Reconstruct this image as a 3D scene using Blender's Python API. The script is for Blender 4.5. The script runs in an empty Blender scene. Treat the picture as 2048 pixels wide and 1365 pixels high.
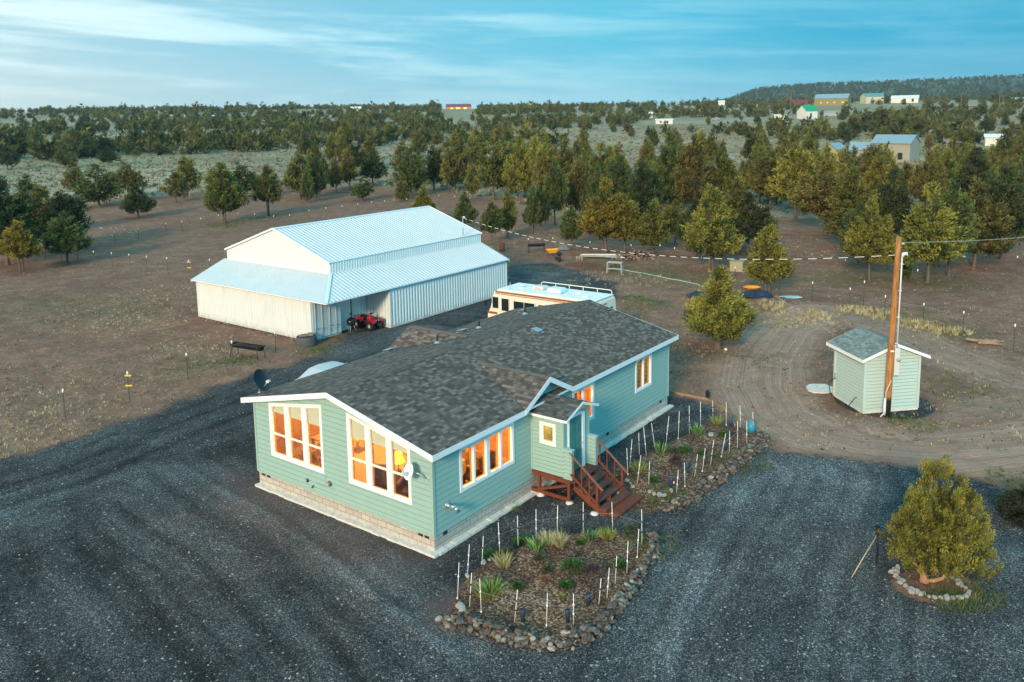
import bpy, bmesh, math, random
import numpy as np
from mathutils import Vector, Matrix
random.seed(7)
rng = np.random.default_rng(11)
sc = bpy.context.scene
col = sc.collection
rad = math.radians

# ------------------------------------------------------------------ camera
CAM_H, F_PX, PITCH, ROLL, CX, CY = 13.9, 1692.0, 0.1436, -0.0167, 1024.0, 471.0
cp, sp = math.cos(PITCH), math.sin(PITCH)
cr, sr = math.cos(ROLL), math.sin(ROLL)
FWD = np.array([0, cp, -sp]); UP0 = np.array([0, sp, cp]); RT0 = np.array([1.0, 0, 0])
RT = cr*RT0 + sr*UP0; UP = cr*UP0 - sr*RT0
cam_d = bpy.data.cameras.new('camera'); cam = bpy.data.objects.new('camera', cam_d); col.objects.link(cam)
cam.matrix_world = Matrix(((RT[0], UP[0], -FWD[0], 0), (RT[1], UP[1], -FWD[1], 0), (RT[2], UP[2], -FWD[2], CAM_H), (0, 0, 0, 1)))
cam_d.sensor_width = 36; cam_d.lens = F_PX*36/2048; cam_d.shift_y = (CY-682.5)/2048
cam_d.clip_start = 0.5; cam_d.clip_end = 12000
sc.camera = cam

# ------------------------------------------------------------------ world
SUN_EL, SUN_AZ = rad(20), math.atan2(-0.93, -0.36)       # direction from the scene towards the sun (x, y)
w = bpy.data.worlds.new('World'); sc.world = w; w.use_nodes = True
nt = w.node_tree; N = nt.nodes; Lk = nt.links
N.clear()
class NB:
    """small node-building helper"""
    def __init__(s, tree): s.t = tree; s.n = tree.nodes; s.l = tree.links
    def node(s, ty, **kw):
        n = s.n.new(ty)
        for k, v in kw.items(): setattr(n, k, v)
        return n
    def put(s, sock, v):
        if hasattr(v, 'is_output') or isinstance(v, bpy.types.NodeSocket): s.l.new(v, sock)
        elif v is not None:
            if isinstance(v, (tuple, list)) and len(v) == 3 and sock.type == 'RGBA': v = (*v, 1)
            sock.default_value = v
    def m(s, op, a, b=None, c=None, clamp=False):
        n = s.node('ShaderNodeMath', operation=op); n.use_clamp = clamp
        s.put(n.inputs[0], a)
        if b is not None: s.put(n.inputs[1], b)
        if c is not None: s.put(n.inputs[2], c)
        return n.outputs[0]
    def mix(s, f, a, b, blend='MIX'):
        n = s.node('ShaderNodeMix', data_type='RGBA', blend_type=blend)
        s.put(n.inputs[0], f); s.put(n.inputs[6], a); s.put(n.inputs[7], b)
        return n.outputs[2]
    def ramp(s, v, stops, interp='LINEAR'):
        n = s.node('ShaderNodeValToRGB'); r = n.color_ramp; r.interpolation = interp
        while len(r.elements) > 1: r.elements.remove(r.elements[-1])
        r.elements[0].position = stops[0][0]; r.elements[0].color = tuple(stops[0][1])+(1,) if isinstance(stops[0][1], tuple) else (stops[0][1],)*3+(1,)
        for p, c in stops[1:]:
            e = r.elements.new(p); e.color = tuple(c)+(1,) if isinstance(c, tuple) else (c,)*3+(1,)
        s.put(n.inputs[0], v); return n.outputs[0]
    def mr(s, v, a, b, c=0.0, d=1.0, smooth=False):
        n = s.node('ShaderNodeMapRange'); n.clamp = True
        if smooth: n.interpolation_type = 'SMOOTHSTEP'
        for i, q in enumerate((v, a, b, c, d)): s.put(n.inputs[i], q)
        return n.outputs[0]
    def noise(s, vec, scale, detail=3, rough=.5, dist=0, out=0):
        n = s.node('ShaderNodeTexNoise'); s.put(n.inputs['Vector'], vec); n.inputs['Scale'].default_value = scale
        n.inputs['Detail'].default_value = detail; n.inputs['Roughness'].default_value = rough; n.inputs['Distortion'].default_value = dist
        return n.outputs[out]
    def vor(s, vec, scale, feature='F1', out='Color', rnd=1.0):
        n = s.node('ShaderNodeTexVoronoi', feature=feature); s.put(n.inputs['Vector'], vec); n.inputs['Scale'].default_value = scale
        if 'Randomness' in n.inputs: n.inputs['Randomness'].default_value = rnd
        return n.outputs[out]
    def xyz(s, v):
        n = s.node('ShaderNodeSeparateXYZ'); s.put(n.inputs[0], v); return n.outputs
    def vec(s, x, y, z=0.0):
        n = s.node('ShaderNodeCombineXYZ'); s.put(n.inputs[0], x); s.put(n.inputs[1], y); s.put(n.inputs[2], z); return n.outputs[0]
    def attr(s, name, out='Color'):
        n = s.node('ShaderNodeAttribute', attribute_name=name); return n.outputs[out]
    def obj(s): return s.node('ShaderNodeTexCoord').outputs['Object']
    def uv(s): return s.node('ShaderNodeTexCoord').outputs['UV']

b = NB(nt)
gen = b.node('ShaderNodeTexCoord').outputs['Generated']
X, Y, Z = b.xyz(gen)
az = b.m('ARCTAN2', X, Y)                   # 0 ahead, + right
elv = b.m('ARCSINE', Z)
sky = b.node('ShaderNodeTexSky', sky_type='NISHITA'); sky.sun_disc = False
sky.sun_elevation = SUN_EL; sky.sun_rotation = math.pi/2-SUN_AZ; sky.air_density = 1.3; sky.dust_density = .6
Lx, Ly = math.cos(SUN_AZ), math.sin(SUN_AZ)
side = b.m('ADD', b.m('MULTIPLY', X, -0.97), b.m('MULTIPLY', Y, -0.24))     # 1 towards the bright western sky, -1 away from it
grad = b.ramp(b.mr(side, -1, 1), [(0, (.006, .23, .39)), (.2, (.010, .29, .47)), (.33, (.075, .40, .56)), (.47, (.155, .42, .56)), (.62, (.30, .50, .58)), (.8, (.55, .66, .66)), (1, (.78, .74, .62))])
zen = b.mix(b.mr(elv, .22, .8, 0, 1), grad, (.15, .57, .76))
zen = b.mix(b.mr(Y, .05, -.45), zen, b.mix(b.mr(side, -.5, .25), (.0, .92, 1.45), zen))
# thin stretched cloud sheets, thicker towards the west
cv = b.vec(b.m('MULTIPLY', az, 1.6), b.m('ADD', b.m('MULTIPLY', elv, 15.0), b.m('MULTIPLY', az, .8)), 3.1)
n1 = b.noise(cv, 1.15, 6, .6, .6)
cv2 = b.vec(b.m('MULTIPLY', az, 3.0), b.m('ADD', b.m('MULTIPLY', elv, 42.0), b.m('MULTIPLY', az, 1.6)), 7.7)
n2 = b.noise(cv2, 1.2, 5, .6, .3)
cl = b.mr(b.m('ADD', b.m('MULTIPLY', n1, .62), b.m('MULTIPLY', n2, .38)), .44, .60, 0, 1, True)
west = b.mr(side, -.70, .20, .22, .95)
camt = b.m('MULTIPLY', cl, west)
cloudcol = b.ramp(b.mr(side, -1, 1), [(0, (.10, .42, .60)), (.45, (.42, .68, .74)), (.62, (.58, .74, .77)), (1, (.92, .88, .76))])
c1_ = b.mix(camt, zen, cloudcol)
# dusk glow low above the horizon
hz = b.m('MULTIPLY', b.mr(elv, .0, .085, 1, 0, True), b.mr(side, -.7, .45, .15, .62))
c2_ = b.mix(hz, c1_, b.mix(b.mr(side, -.3, .4), (.36, .54, .62), (.72, .70, .62)))
tot = b.mix(.02, b.mix(1.0, c2_, (10.0, 10.0, 10.0), 'MULTIPLY'), sky.outputs[0])
bg = b.node('ShaderNodeBackground'); b.put(bg.inputs[0], tot); bg.inputs[1].default_value = .106
b.l.new(bg.outputs[0], b.node('ShaderNodeOutputWorld').inputs[0])

# ------------------------------------------------------------------ sun
sd = bpy.data.lights.new('sun', 'SUN'); sun = bpy.data.objects.new('sun', sd); col.objects.link(sun)
sd.energy = 3.0; sd.angle = rad(10); sd.color = (1.0, .78, .53)
sdir = Vector((math.cos(SUN_AZ)*math.cos(SUN_EL), math.sin(SUN_AZ)*math.cos(SUN_EL), math.sin(SUN_EL)))
sun.rotation_euler = sdir.to_track_quat('Z', 'Y').to_euler(); sun.location = (-60, -20, 60)
sc.view_settings.view_transform = 'Standard'; sc.view_settings.look = 'None'
sc.view_settings.exposure = 0.48; sc.view_settings.gamma = 1.0

# ------------------------------------------------------------------ geometry of the site
def smooth(t): t = np.clip(t, 0, 1); return t*t*(3-2*t)
def terrain(x, y):
    x = np.asarray(x, float); y = np.asarray(y, float)
    d = np.hypot(x, y); front = smooth((y-40)/80)
    u = np.clip(d-125, 0, None)
    ramp = .0285*(np.sqrt(u*u+40*40)-40)
    cap = 20.5+6*smooth((-x/np.maximum(d, 1)+.05)/.5)
    t = np.minimum(ramp, cap*(1-np.exp(-ramp/cap*2.1))*1.02)
    t = t - .0035*np.clip(d-950, 0, 1500)
    t = t + .9*np.sin(x*.011+1)*np.sin(y*.013)*smooth((d-180)/200)
    a = x/np.maximum(y, 1)
    hh = np.interp(a, [.205, .25, .29, .34, .45, .60, 1.2], [0, 12, 40, 48, 51, 55, 60])
    t = t + hh*smooth((d-1500)/700)*(y > 0)
    return t*front
def ray(px, py): return FWD + RT*(px-CX)/F_PX - UP*(py-CY)/F_PX
CAMP = np.array([0, 0, CAM_H])
def G(px, py, z=0.0):
    d = ray(px, py); t = (z-CAM_H)/d[2]; p = CAMP+d*t; return Vector((p[0], p[1], z))
TS = 14*1.004**np.arange(1400)
def GT(px, py):
    """where the sight line through a pixel of the photograph meets the terrain"""
    d = ray(px, py); zt_ = terrain(d[0]*TS, d[1]*TS); f = CAM_H+d[2]*TS-zt_; k = int(np.argmax(f < 0)) if (f < 0).any() else len(TS)-1
    k = max(k, 1); t = TS[k-1]+(TS[k]-TS[k-1])*f[k-1]/(f[k-1]-f[k]+1e-12); x, y = d[0]*t, d[1]*t
    return Vector((x, y, float(terrain(x, y))))
def PJ(P):
    q = np.array(P, float)-CAMP; d = q@FWD
    return CX+F_PX*(q@RT)/d, CY-F_PX*(q@UP)/d
def height_at(g, top_py):
    lo, hi = 0.0, 40.0
    for _ in range(24):
        m = (lo+hi)/2
        if PJ((g[0], g[1], g[2]+m))[1] > top_py: lo = m
        else: hi = m
    return lo

# ------------------------------------------------------------------ object helpers
def tag(o, label=None, cat=None, group=None, kind=None):
    if label: o['label'] = label
    if cat: o['category'] = cat
    if group: o['group'] = group
    if kind: o['kind'] = kind
    return o
def empty(name, loc=(0, 0, 0), rz=0.0, parent=None, **kw):
    o = bpy.data.objects.new(name, None); col.objects.link(o); o.location = loc; o.rotation_euler = (0, 0, rz)
    o.empty_display_size = .2
    if parent: o.parent = parent
    return tag(o, **kw)
class MB:
    def __init__(s): s.v = []; s.f = []; s.uv = []; s.sm = []
    def add(s, vs, fs, uvs=None, sm=False):
        o = len(s.v); s.v += [tuple(map(float, v)) for v in vs]
        for i, f in enumerate(fs):
            s.f.append([o+k for k in f]); s.sm.append(sm)
            s.uv.append(uvs[i] if uvs else None)
        return s
    def quad(s, a, b, c, d, uv=None): return s.add([a, b, c, d], [(0, 1, 2, 3)], [uv] if uv else None)
    def box(s, c, size, rz=0, rot=None):
        x, y, z = [q/2 for q in size]
        M = rot if rot is not None else Matrix.Rotation(rz, 3, 'Z')
        c = Vector(c)
        vs = [c+M@Vector((i*x, j*y, k*z)) for i in (-1, 1) for j in (-1, 1) for k in (-1, 1)]
        return s.add(vs, [(0, 1, 3, 2), (4, 6, 7, 5), (0, 4, 5, 1), (2, 3, 7, 6), (0, 2, 6, 4), (1, 5, 7, 3)])
    def beam(s, a, b, w, h, up=(0, 0, 1)):
        a, b = Vector(a), Vector(b); d = (b-a); L = d.length; d.normalize(); up = Vector(up)
        x = d.cross(up)
        if x.length < 1e-4: x = d.cross(Vector((1, 0, 0)))
        x.normalize(); u = x.cross(d); M = Matrix((x, d, u)).transposed()
        return s.box((a+b)/2, (w, L, h), rot=M)
    def tube(s, pts, r, n=8, cap=True):
        pts = [Vector(p) for p in pts]; rs = r if isinstance(r, (list, tuple)) else [r]*len(pts)
        vs = []; fs = []; pu = None
        for i, p in enumerate(pts):
            d = (pts[min(i+1, len(pts)-1)]-pts[max(i-1, 0)]).normalized()
            if pu is None: pu = d.orthogonal().normalized()
            pu = (pu-d*pu.dot(d)).normalized(); q = d.cross(pu)
            for k in range(n):
                a = 2*math.pi*k/n; vs.append(p+(pu*math.cos(a)+q*math.sin(a))*rs[i])
        for i in range(len(pts)-1):
            for k in range(n): fs.append((i*n+k, i*n+(k+1) % n, (i+1)*n+(k+1) % n, (i+1)*n+k))
        if cap: fs += [tuple(range(n))[::-1], tuple(range((len(pts)-1)*n, len(pts)*n))]
        return s.add(vs, fs, sm=True)
    def lathe(s, prof, n=20, c=(0, 0, 0), sx=1, sy=1, M=None):
        vs = []; fs = []; c = Vector(c)
        for r, z in prof:
            for k in range(n):
                a = 2*math.pi*k/n; p = Vector((r*math.cos(a)*sx, r*math.sin(a)*sy, z))
                vs.append(c+(M@p if M is not None else p))
        for i in range(len(prof)-1):
            for k in range(n): fs.append((i*n+k, i*n+(k+1) % n, (i+1)*n+(k+1) % n, (i+1)*n+k))
        return s.add(vs, fs, sm=True)
    def prism(s, poly, z0, z1):
        n = len(poly)
        vs = [(p[0], p[1], z0) for p in poly]+[(p[0], p[1], z1) for p in poly]
        return s.add(vs, [tuple(range(n))[::-1], tuple(range(n, 2*n))]+[(i, (i+1) % n, n+(i+1) % n, n+i) for i in range(n)])
    def extrude(s, poly, off):
        """closed solid from a planar 3-D polygon swept by off"""
        n = len(poly); off = Vector(off); P = [Vector(p) for p in poly]
        return s.add(P+[p+off for p in P], [tuple(range(n))[::-1], tuple(range(n, 2*n))]+[(i, (i+1) % n, n+(i+1) % n, n+i) for i in range(n)])
    def build(s, name, mat, parent=None, loc=None, bevel=0, rz=0, **kw):
        me = bpy.data.meshes.new(name); me.from_pydata(s.v, [], s.f)
        me.polygons.foreach_set('use_smooth', s.sm)
        if any(u is not None for u in s.uv):
            ul = me.uv_layers.new(name='UVMap'); k = 0
            for f, u in zip(s.f, s.uv):
                for j in range(len(f)):
                    if u is not None: ul.data[k].uv = u[j]
                    k += 1
        me.materials.append(mat); me.update()
        bm = bmesh.new(); bm.from_mesh(me); bmesh.ops.recalc_face_normals(bm, faces=bm.faces) if bevel >= 0 else None; bm.to_mesh(me); bm.free()
        o = bpy.data.objects.new(name, me); col.objects.link(o)
        if parent: o.parent = parent
        if loc: o.location = loc
        if rz: o.rotation_euler = (0, 0, rz)
        if bevel > 0:
            md = o.modifiers.new('bevel', 'BEVEL'); md.width = bevel; md.segments = 2; md.limit_method = 'ANGLE'; md.angle_limit = rad(40)
        return tag(o, **kw)
def mesh_np(name, verts, tris, mat, attrs=None, parent=None, smooth_=False, **kw):
    me = bpy.data.meshes.new(name); nv, nf, k = len(verts), len(tris), tris.shape[1]
    me.vertices.add(nv); me.vertices.foreach_set('co', np.ascontiguousarray(verts, np.float32).ravel())
    me.loops.add(nf*k); me.loops.foreach_set('vertex_index', np.ascontiguousarray(tris, np.int32).ravel())
    me.polygons.add(nf); me.polygons.foreach_set('loop_start', np.arange(0, nf*k, k, dtype=np.int32))
    if smooth_: me.polygons.foreach_set('use_smooth', np.ones(nf, bool))
    for an, arr in (attrs or {}).items():
        if arr.ndim == 1:
            a = me.attributes.new(an, 'FLOAT', 'POINT'); a.data.foreach_set('value', arr.astype(np.float32))
        else:
            a = me.attributes.new(an, 'FLOAT_COLOR', 'POINT'); a.data.foreach_set('color', arr.astype(np.float32).ravel())
    me.update(calc_edges=True); me.validate()
    if mat: me.materials.append(mat)
    if name is None: return me
    o = bpy.data.objects.new(name, me); col.objects.link(o)
    if parent: o.parent = parent
    return tag(o, **kw)
def copy_tree(o, parent=None):
    c = o.copy(); col.objects.link(c); c.parent = parent
    for ch in list(o.children): copy_tree(ch, c)
    return c

# ------------------------------------------------------------------ materials
MATS = {}
def mat(name, color=(.5, .5, .5), rough=.7, metal=0.0, spec=.3, var=0.0, vscale=6.0, bump=0.0, bscale=30.0, emis=None, estr=0.0, coat=0, trans=0):
    if name in MATS: return MATS[name]
    m = bpy.data.materials.new(name); m.use_nodes = True; t = m.node_tree; t.nodes.clear(); q = NB(t)
    p = q.node('ShaderNodeBsdfPrincipled'); p.inputs['Roughness'].default_value = rough; p.inputs['Metallic'].default_value = metal
    p.inputs['Specular IOR Level'].default_value = spec
    c = color
    if var:
        n = q.noise(q.obj(), vscale, 5, .6)
        n2 = q.noise(q.obj(), vscale*7, 3, .6)
        f = q.m('ADD', q.m('MULTIPLY', n, .65), q.m('MULTIPLY', n2, .35))
        d = tuple(x*(1-var) for x in color); e = tuple(min(1, x*(1+var)) for x in color)
        c = q.ramp(f, [(.32, d), (.68, e)])
    q.put(p.inputs['Base Color'], c)
    if bump:
        bn = q.node('ShaderNodeBump'); bn.inputs['Strength'].default_value = bump; bn.inputs['Distance'].default_value = .02
        q.put(bn.inputs['Height'], q.noise(q.obj(), bscale, 4, .6)); t.links.new(bn.outputs[0], p.inputs['Normal'])
    if emis: p.inputs['Emission Color'].default_value = (*emis, 1); p.inputs['Emission Strength'].default_value = estr
    if coat: p.inputs['Coat Weight'].default_value = coat
    t.links.new(p.outputs[0], q.node('ShaderNodeOutputMaterial').inputs[0])
    MATS[name] = m; return m
def newmat(name):
    m = bpy.data.materials.new(name); m.use_nodes = True; t = m.node_tree; t.nodes.clear(); q = NB(t)
    p = q.node('ShaderNodeBsdfPrincipled'); t.links.new(p.outputs[0], q.node('ShaderNodeOutputMaterial').inputs[0])
    p.inputs['Roughness'].default_value = .85; p.inputs['Specular IOR Level'].default_value = .25
    MATS[name] = m; return m, q, p
def bump(q, p, h, strength=.5, dist=.02):
    n = q.node('ShaderNodeBump'); n.inputs['Strength'].default_value = strength; n.inputs['Distance'].default_value = dist
    q.put(n.inputs['Height'], h); q.l.new(n.outputs[0], p.inputs['Normal'])

white = mat('white_trim', (.80, .80, .80), .55, var=.05)
black = mat('black_plastic', (.015, .015, .017), .45)
darkmetal = mat('dark_metal', (.05, .05, .055), .5, .3)
steel = mat('galvanised_steel', (.5, .52, .54), .4, .7, var=.15, vscale=20)
rubber = mat('rubber', (.02, .02, .02), .9)
rust = mat('rusty_iron', (.12, .055, .035), .85, var=.35, vscale=9)
concrete = mat('concrete', (.62, .59, .54), .9, var=.22, vscale=5, bump=.3)
redwood = mat('red_stained_wood', (.16, .043, .022), .6, var=.3, vscale=7, bump=.3, bscale=40)
deckwood = mat('worn_step_wood', (.12, .052, .038), .75, var=.35, vscale=6, bump=.3, bscale=40)
oldwood = mat('weathered_wood', (.25, .20, .15), .85, var=.3, vscale=5)
sage = mat('sage_siding', (.32, .44, .35), .6, var=.05, vscale=2.5)
teal = mat('teal_siding', (.175, .36, .33), .6, var=.06, vscale=2.5)
sage_trim = mat('sage_corner_trim', (.29, .40, .32), .6)
tealdoor = mat('teal_door_paint', (.05, .20, .19), .45)
def steel_wall():
    m, q, p = newmat('white_painted_steel'); x, y, z = q.xyz(q.obj())
    st_ = q.noise(q.vec(q.m('MULTIPLY', x, 2.6), q.m('MULTIPLY', y, 2.6), q.m('MULTIPLY', z, .35)), 1.0, 5, .65); n = q.noise(q.obj(), .9, 4, .6)
    c = q.mix(q.mr(st_, .52, .72, 0, .35), (.62, .67, .675), (.44, .42, .36)); c = q.mix(q.mr(n, .35, .7, 0, .22), c, (.52, .56, .56))
    gm_ = q.m('MULTIPLY', q.mr(z, .0, .45, 1, 0), q.mr(q.noise(q.obj(), 3.5, 5, .7), .35, .62)); c = q.mix(q.m('MULTIPLY', gm_, .6), c, (.24, .17, .12))
    q.put(p.inputs['Base Color'], c); p.inputs['Roughness'].default_value = .5; return m
whitemetal = None
roofmetal = mat('white_roof_steel', (.52, .57, .60), .42, 0, .5, var=.05, vscale=.7)
bluetrim = mat('ridge_cap_steel', (.55, .70, .78), .4)

whitemetal = steel_wall()
def glass_mat():
    m, q, p = newmat('window_glass'); t = m.node_tree
    tr = q.node('ShaderNodeBsdfTransparent'); tr.inputs[0].default_value = (.93, .95, .93, 1)
    gl = q.node('ShaderNodeBsdfGlossy'); gl.inputs['Roughness'].default_value = .03; gl.inputs[0].default_value = (.9, .95, 1, 1)
    lw = q.node('ShaderNodeLayerWeight'); lw.inputs[0].default_value = .25
    mx = q.node('ShaderNodeMixShader'); t.links.new(q.m('ADD', q.m('MULTIPLY', lw.outputs['Fresnel'], .3), .02), mx.inputs[0])
    t.links.new(tr.outputs[0], mx.inputs[1]); t.links.new(gl.outputs[0], mx.inputs[2])
    out = [n for n in t.nodes if n.type == 'OUTPUT_MATERIAL'][0]; t.links.new(mx.outputs[0], out.inputs[0])
    return m
glass = glass_mat()
darkglass = mat('dark_glass', (.012, .02, .022), .08, 0, .6)

def shingle_mat(name, cols, line=.35):
    m, q, p = newmat(name)
    u, v, _ = q.xyz(q.uv())
    wob = q.m('MULTIPLY', q.noise(q.uv(), 1.3, 2), .05)
    vr = q.m('DIVIDE', q.m('ADD', v, wob), .135)
    row = q.m('FLOOR', vr); fv = q.m('SUBTRACT', vr, row)
    off = q.m('MULTIPLY', q.m('SINE', q.m('MULTIPLY', row, 78.233)), 3.7)
    ur = q.m('ADD', q.m('DIVIDE', u, .19), off); cl = q.m('FLOOR', ur)
    wn = q.node('ShaderNodeTexWhiteNoise', noise_dimensions='2D'); q.put(wn.inputs['Vector'], q.vec(cl, row))
    wv = wn.outputs['Value']
    base = q.ramp(wv, cols, 'LINEAR')
    big = q.noise(q.uv(), .55, 4, .6)
    base = q.mix(q.mr(big, .3, .7, .0, .3), base, q.mix(.55, base, (.13, .105, .085)))
    gr = q.noise(q.obj(), 160, 2, .7)
    base = q.mix(1, base, q.ramp(gr, [(.3, .75), (.7, 1.25)]), 'MULTIPLY')
    edge = q.mr(fv, 0, .12, line, 1)
    base = q.mix(1, base, q.vec(edge, edge, edge), 'MULTIPLY')
    q.put(p.inputs['Base Color'], base); p.inputs['Roughness'].default_value = .9
    bump(q, p, q.m('ADD', q.m('MULTIPLY', q.m('SUBTRACT', 1.0, fv), .7), q.m('MULTIPLY', wv, .5)), .7, .02)
    return m
shingle = shingle_mat('asphalt_shingles', [(0, (.062, .048, .042)), (.35, (.088, .070, .061)), (.62, (.122, .099, .086)), (.8, (.155, .128, .111)), (1, (.205, .175, .150))])
shingle_green = shingle_mat('green_shingles', [(0, (.12, .155, .155)), (.5, (.17, .215, .215)), (1, (.25, .29, .28))], .55)

def block_mat():
    m, q, p = newmat('split_face_block')
    br = q.node('ShaderNodeTexBrick'); q.put(br.inputs['Vector'], q.uv()); br.offset = .5
    br.inputs['Color1'].default_value = (.52, .47, .41, 1); br.inputs['Color2'].default_value = (.42, .385, .34, 1); br.inputs['Mortar'].default_value = (.22, .205, .19, 1)
    br.inputs['Scale'].default_value = 1; br.inputs['Mortar Size'].default_value = .008; br.inputs['Brick Width'].default_value = .4; br.inputs['Row Height'].default_value = .2
    n = q.noise(q.uv(), 14, 5, .7)
    q.put(p.inputs['Base Color'], q.mix(1, br.outputs[0], q.ramp(n, [(.3, .72), (.7, 1.2)]), 'MULTIPLY'))
    bump(q, p, q.m('ADD', q.m('MULTIPLY', br.outputs['Fac'], -1.0), q.m('MULTIPLY', n, .9)), .8, .02)
    return m
block = block_mat()

shadow_groove = mat('siding_shadow_groove', (.07, .11, .10), .9)  # dark strip in each board joint paints the shadow under the lap
def siding(name, outline, holes, frame, material, parent, board=.19, depth=.014):
    """lap siding: outline/holes are 2-D convex polygons (u,z); frame maps (u,out,z) to 3-D"""
    mb = MB()
    def area(p): return sum(p[i][0]*p[(i+1) % len(p)][1]-p[(i+1) % len(p)][0]*p[i][1] for i in range(len(p)))/2
    def clip(p, a, c, keep_left):
        out = []
        def sd(t): 
            v = (c[0]-a[0])*(t[1]-a[1])-(c[1]-a[1])*(t[0]-a[0]); return v if keep_left else -v
        for i in range(len(p)):
            P, Q = p[i], p[(i+1) % len(p)]; dp, dq = sd(P), sd(Q)
            if dp >= 0: out.append(P)
            if (dp > 0 and dq < 0) or (dp < 0 and dq > 0):
                t = dp/(dp-dq); out.append((P[0]+(Q[0]-P[0])*t, P[1]+(Q[1]-P[1])*t))
        return out
    if area(outline) < 0: outline = outline[::-1]
    holes = [h if area(h) > 0 else h[::-1] for h in holes]
    zs = [p[1] for p in outline]; us = [p[0] for p in outline]; z = min(zs)
    bands = []; g = .017
    while z < max(zs)-1e-4:
        if depth > 0: bands += [(z, z+g, 1), (z+g, z+board, 0)]
        else: bands.append((z, z+board, 0))
        z += board
    mids = []
    for z0, z1, gi in bands:
        cur = [(min(us), z0), (max(us), z0), (max(us), z1), (min(us), z1)]
        for i in range(len(outline)):
            cur = clip(cur, outline[i], outline[(i+1) % len(outline)], True)
            if len(cur) < 3: break
        pieces = [cur] if len(cur) >= 3 and abs(area(cur)) > 1e-5 else []
        for h in holes:
            nxt = []
            for pc in pieces:
                rest = pc
                for i in range(len(h)):
                    o = clip(rest, h[i], h[(i+1) % len(h)], False)
                    if len(o) >= 3 and abs(area(o)) > 1e-5: nxt.append(o)
                    rest = clip(rest, h[i], h[(i+1) % len(h)], True)
                    if len(rest) < 3: break
            pieces = nxt
        for pc in pieces:
            mb.add([frame(u, -.006 if gi else depth*(1-(zz-z0)/board), zz) for u, zz in pc], [tuple(range(len(pc)))]); mids.append(gi)
    ob = mb.build(name, material, parent, bevel=-1)
    if depth > 0: ob.data.materials.append(shadow_groove); ob.data.polygons.foreach_set('material_index', mids)
    return ob

# ------------------------------------------------------------------ ground sheet
def gp(pts): return np.array([tuple(G(*p)[:2]) for p in pts])
def crop(ox, oy, k): return lambda pts: [(ox+x*k, oy+y*k) for x, y in pts]
C4 = crop(860, 980, .2491); C5 = crop(1220, 780, .1905)
def seg_dist(P, poly, closed=False):
    """distance to a polyline and the arc length of the nearest point"""
    best = np.full(len(P), 1e9); arc = np.zeros(len(P)); acc = 0; n = len(poly); sgn = np.ones(len(P))
    for i in range(n if closed else n-1):
        a, c = poly[i], poly[(i+1) % n]; d = c-a; L = np.hypot(*d)
        t = np.clip(((P-a)@d)/(L*L), 0, 1); q = P-(a+t[:, None]*d); r = np.hypot(q[:, 0], q[:, 1]); m = r < best
        best = np.where(m, r, best); arc = np.where(m, acc+t*L, arc); sgn = np.where(m, np.sign(d[0]*q[:, 1]-d[1]*q[:, 0]), sgn); acc += L
    return best, arc, sgn
def inside(P, poly):
    r = np.zeros(len(P), bool); n = len(poly)
    for i in range(n):
        a, c = poly[i], poly[(i+1) % n]
        k = ((a[1] > P[:, 1]) != (c[1] > P[:, 1])); x = (c[0]-a[0])*(P[:, 1]-a[1])/(c[1]-a[1]+1e-12)+a[0]
        r ^= k & (P[:, 0] < x)
    return r
def mask(P, poly, soft=.4):
    d, _, _ = seg_dist(P, poly, True); s = np.where(inside(P, poly), d, -d)
    return np.clip(s/soft*.5+.5, 0, 1)

HA, HO = .6437, (-2.635, 25.32)
hl = np.array([math.sin(HA), math.cos(HA)]); hw = np.array([-math.cos(HA), math.sin(HA)])
def HW(s, t): return np.array(HO)+s*hl+t*hw
gravel_main = np.vstack([gp([(-900, 1010), (0, 922), (180, 868), (400, 789), (480, 755), (560, 735), (640, 706), (690, 672)]),
    gp([(690, 668), (781, 648), (1010, 588)])+np.array([[-.3, 1.2]]), gp([(1022, 530), (1100, 527), (1165, 545), (1225, 565), (1235, 600)]),
    np.array([HW(19.5, 9), HW(17.3, 3)]), gp([(1345, 792), (1392, 800), (1432, 818), (1468, 856), (1510, 868), (1545, 905), (1600, 914), (1700, 918), (1830, 938), (1960, 958), (2048, 1000), (2500, 1100)]),
    np.array([[60, 5], [60, -60], [-90, -60], [-60, 14]])])
bed1_wall = gp(C4([(110, 1085), (200, 1100), (310, 1120), (450, 1175), (600, 1225), (800, 1262), (1000, 1275), (1200, 1240), (1350, 1150), (1500, 990), (1600, 850), (1700, 690), (1780, 560), (1830, 450), (1760, 400)]))
bed1 = np.vstack([gp(C4([(205, 930), (275, 740), (420, 640), (560, 555), (720, 490), (850, 425), (1020, 400), (1230, 370), (1470, 360), (1640, 380), (1760, 400)])), bed1_wall[::-1][1:]])
bed2_wall = gp(C5([(530, 1240), (700, 1262), (840, 1200), (930, 1110), (1030, 1040), (1150, 950), (1270, 850), (1400, 740), (1520, 650), (1610, 570), (1600, 500)]))
bed2 = np.vstack([gp(C5([(190, 905), (215, 830), (380, 705), (590, 595), (710, 535), (835, 475), (950, 400), (1080, 335), (1230, 400), (1370, 415), (1500, 470), (1600, 500)])), bed2_wall[::-1][1:], gp(C5([(560, 1170), (400, 1090), (280, 1010)]))])
trackA = gp([(1640, 622), (1565, 662), (1522, 720), (1518, 775), (1550, 828), (1620, 868), (1720, 893), (1860, 905), (2048, 890), (2400, 840)])
trackB = gp([(1600, 632), (1700, 634), (1790, 660), (1880, 705), (1960, 735), (2048, 765), (2400, 860)])
trackC = gp([(1860, 905), (1760, 860), (1850, 830), (2048, 800)])
rutG1 = gp([(-400, 1120), (0, 1010), (250, 930), (480, 850), (640, 770), (820, 690)])
rutG2 = gp([(300, 900), (430, 985), (560, 1050), (700, 1165), (860, 1290), (1000, 1420)])
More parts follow.
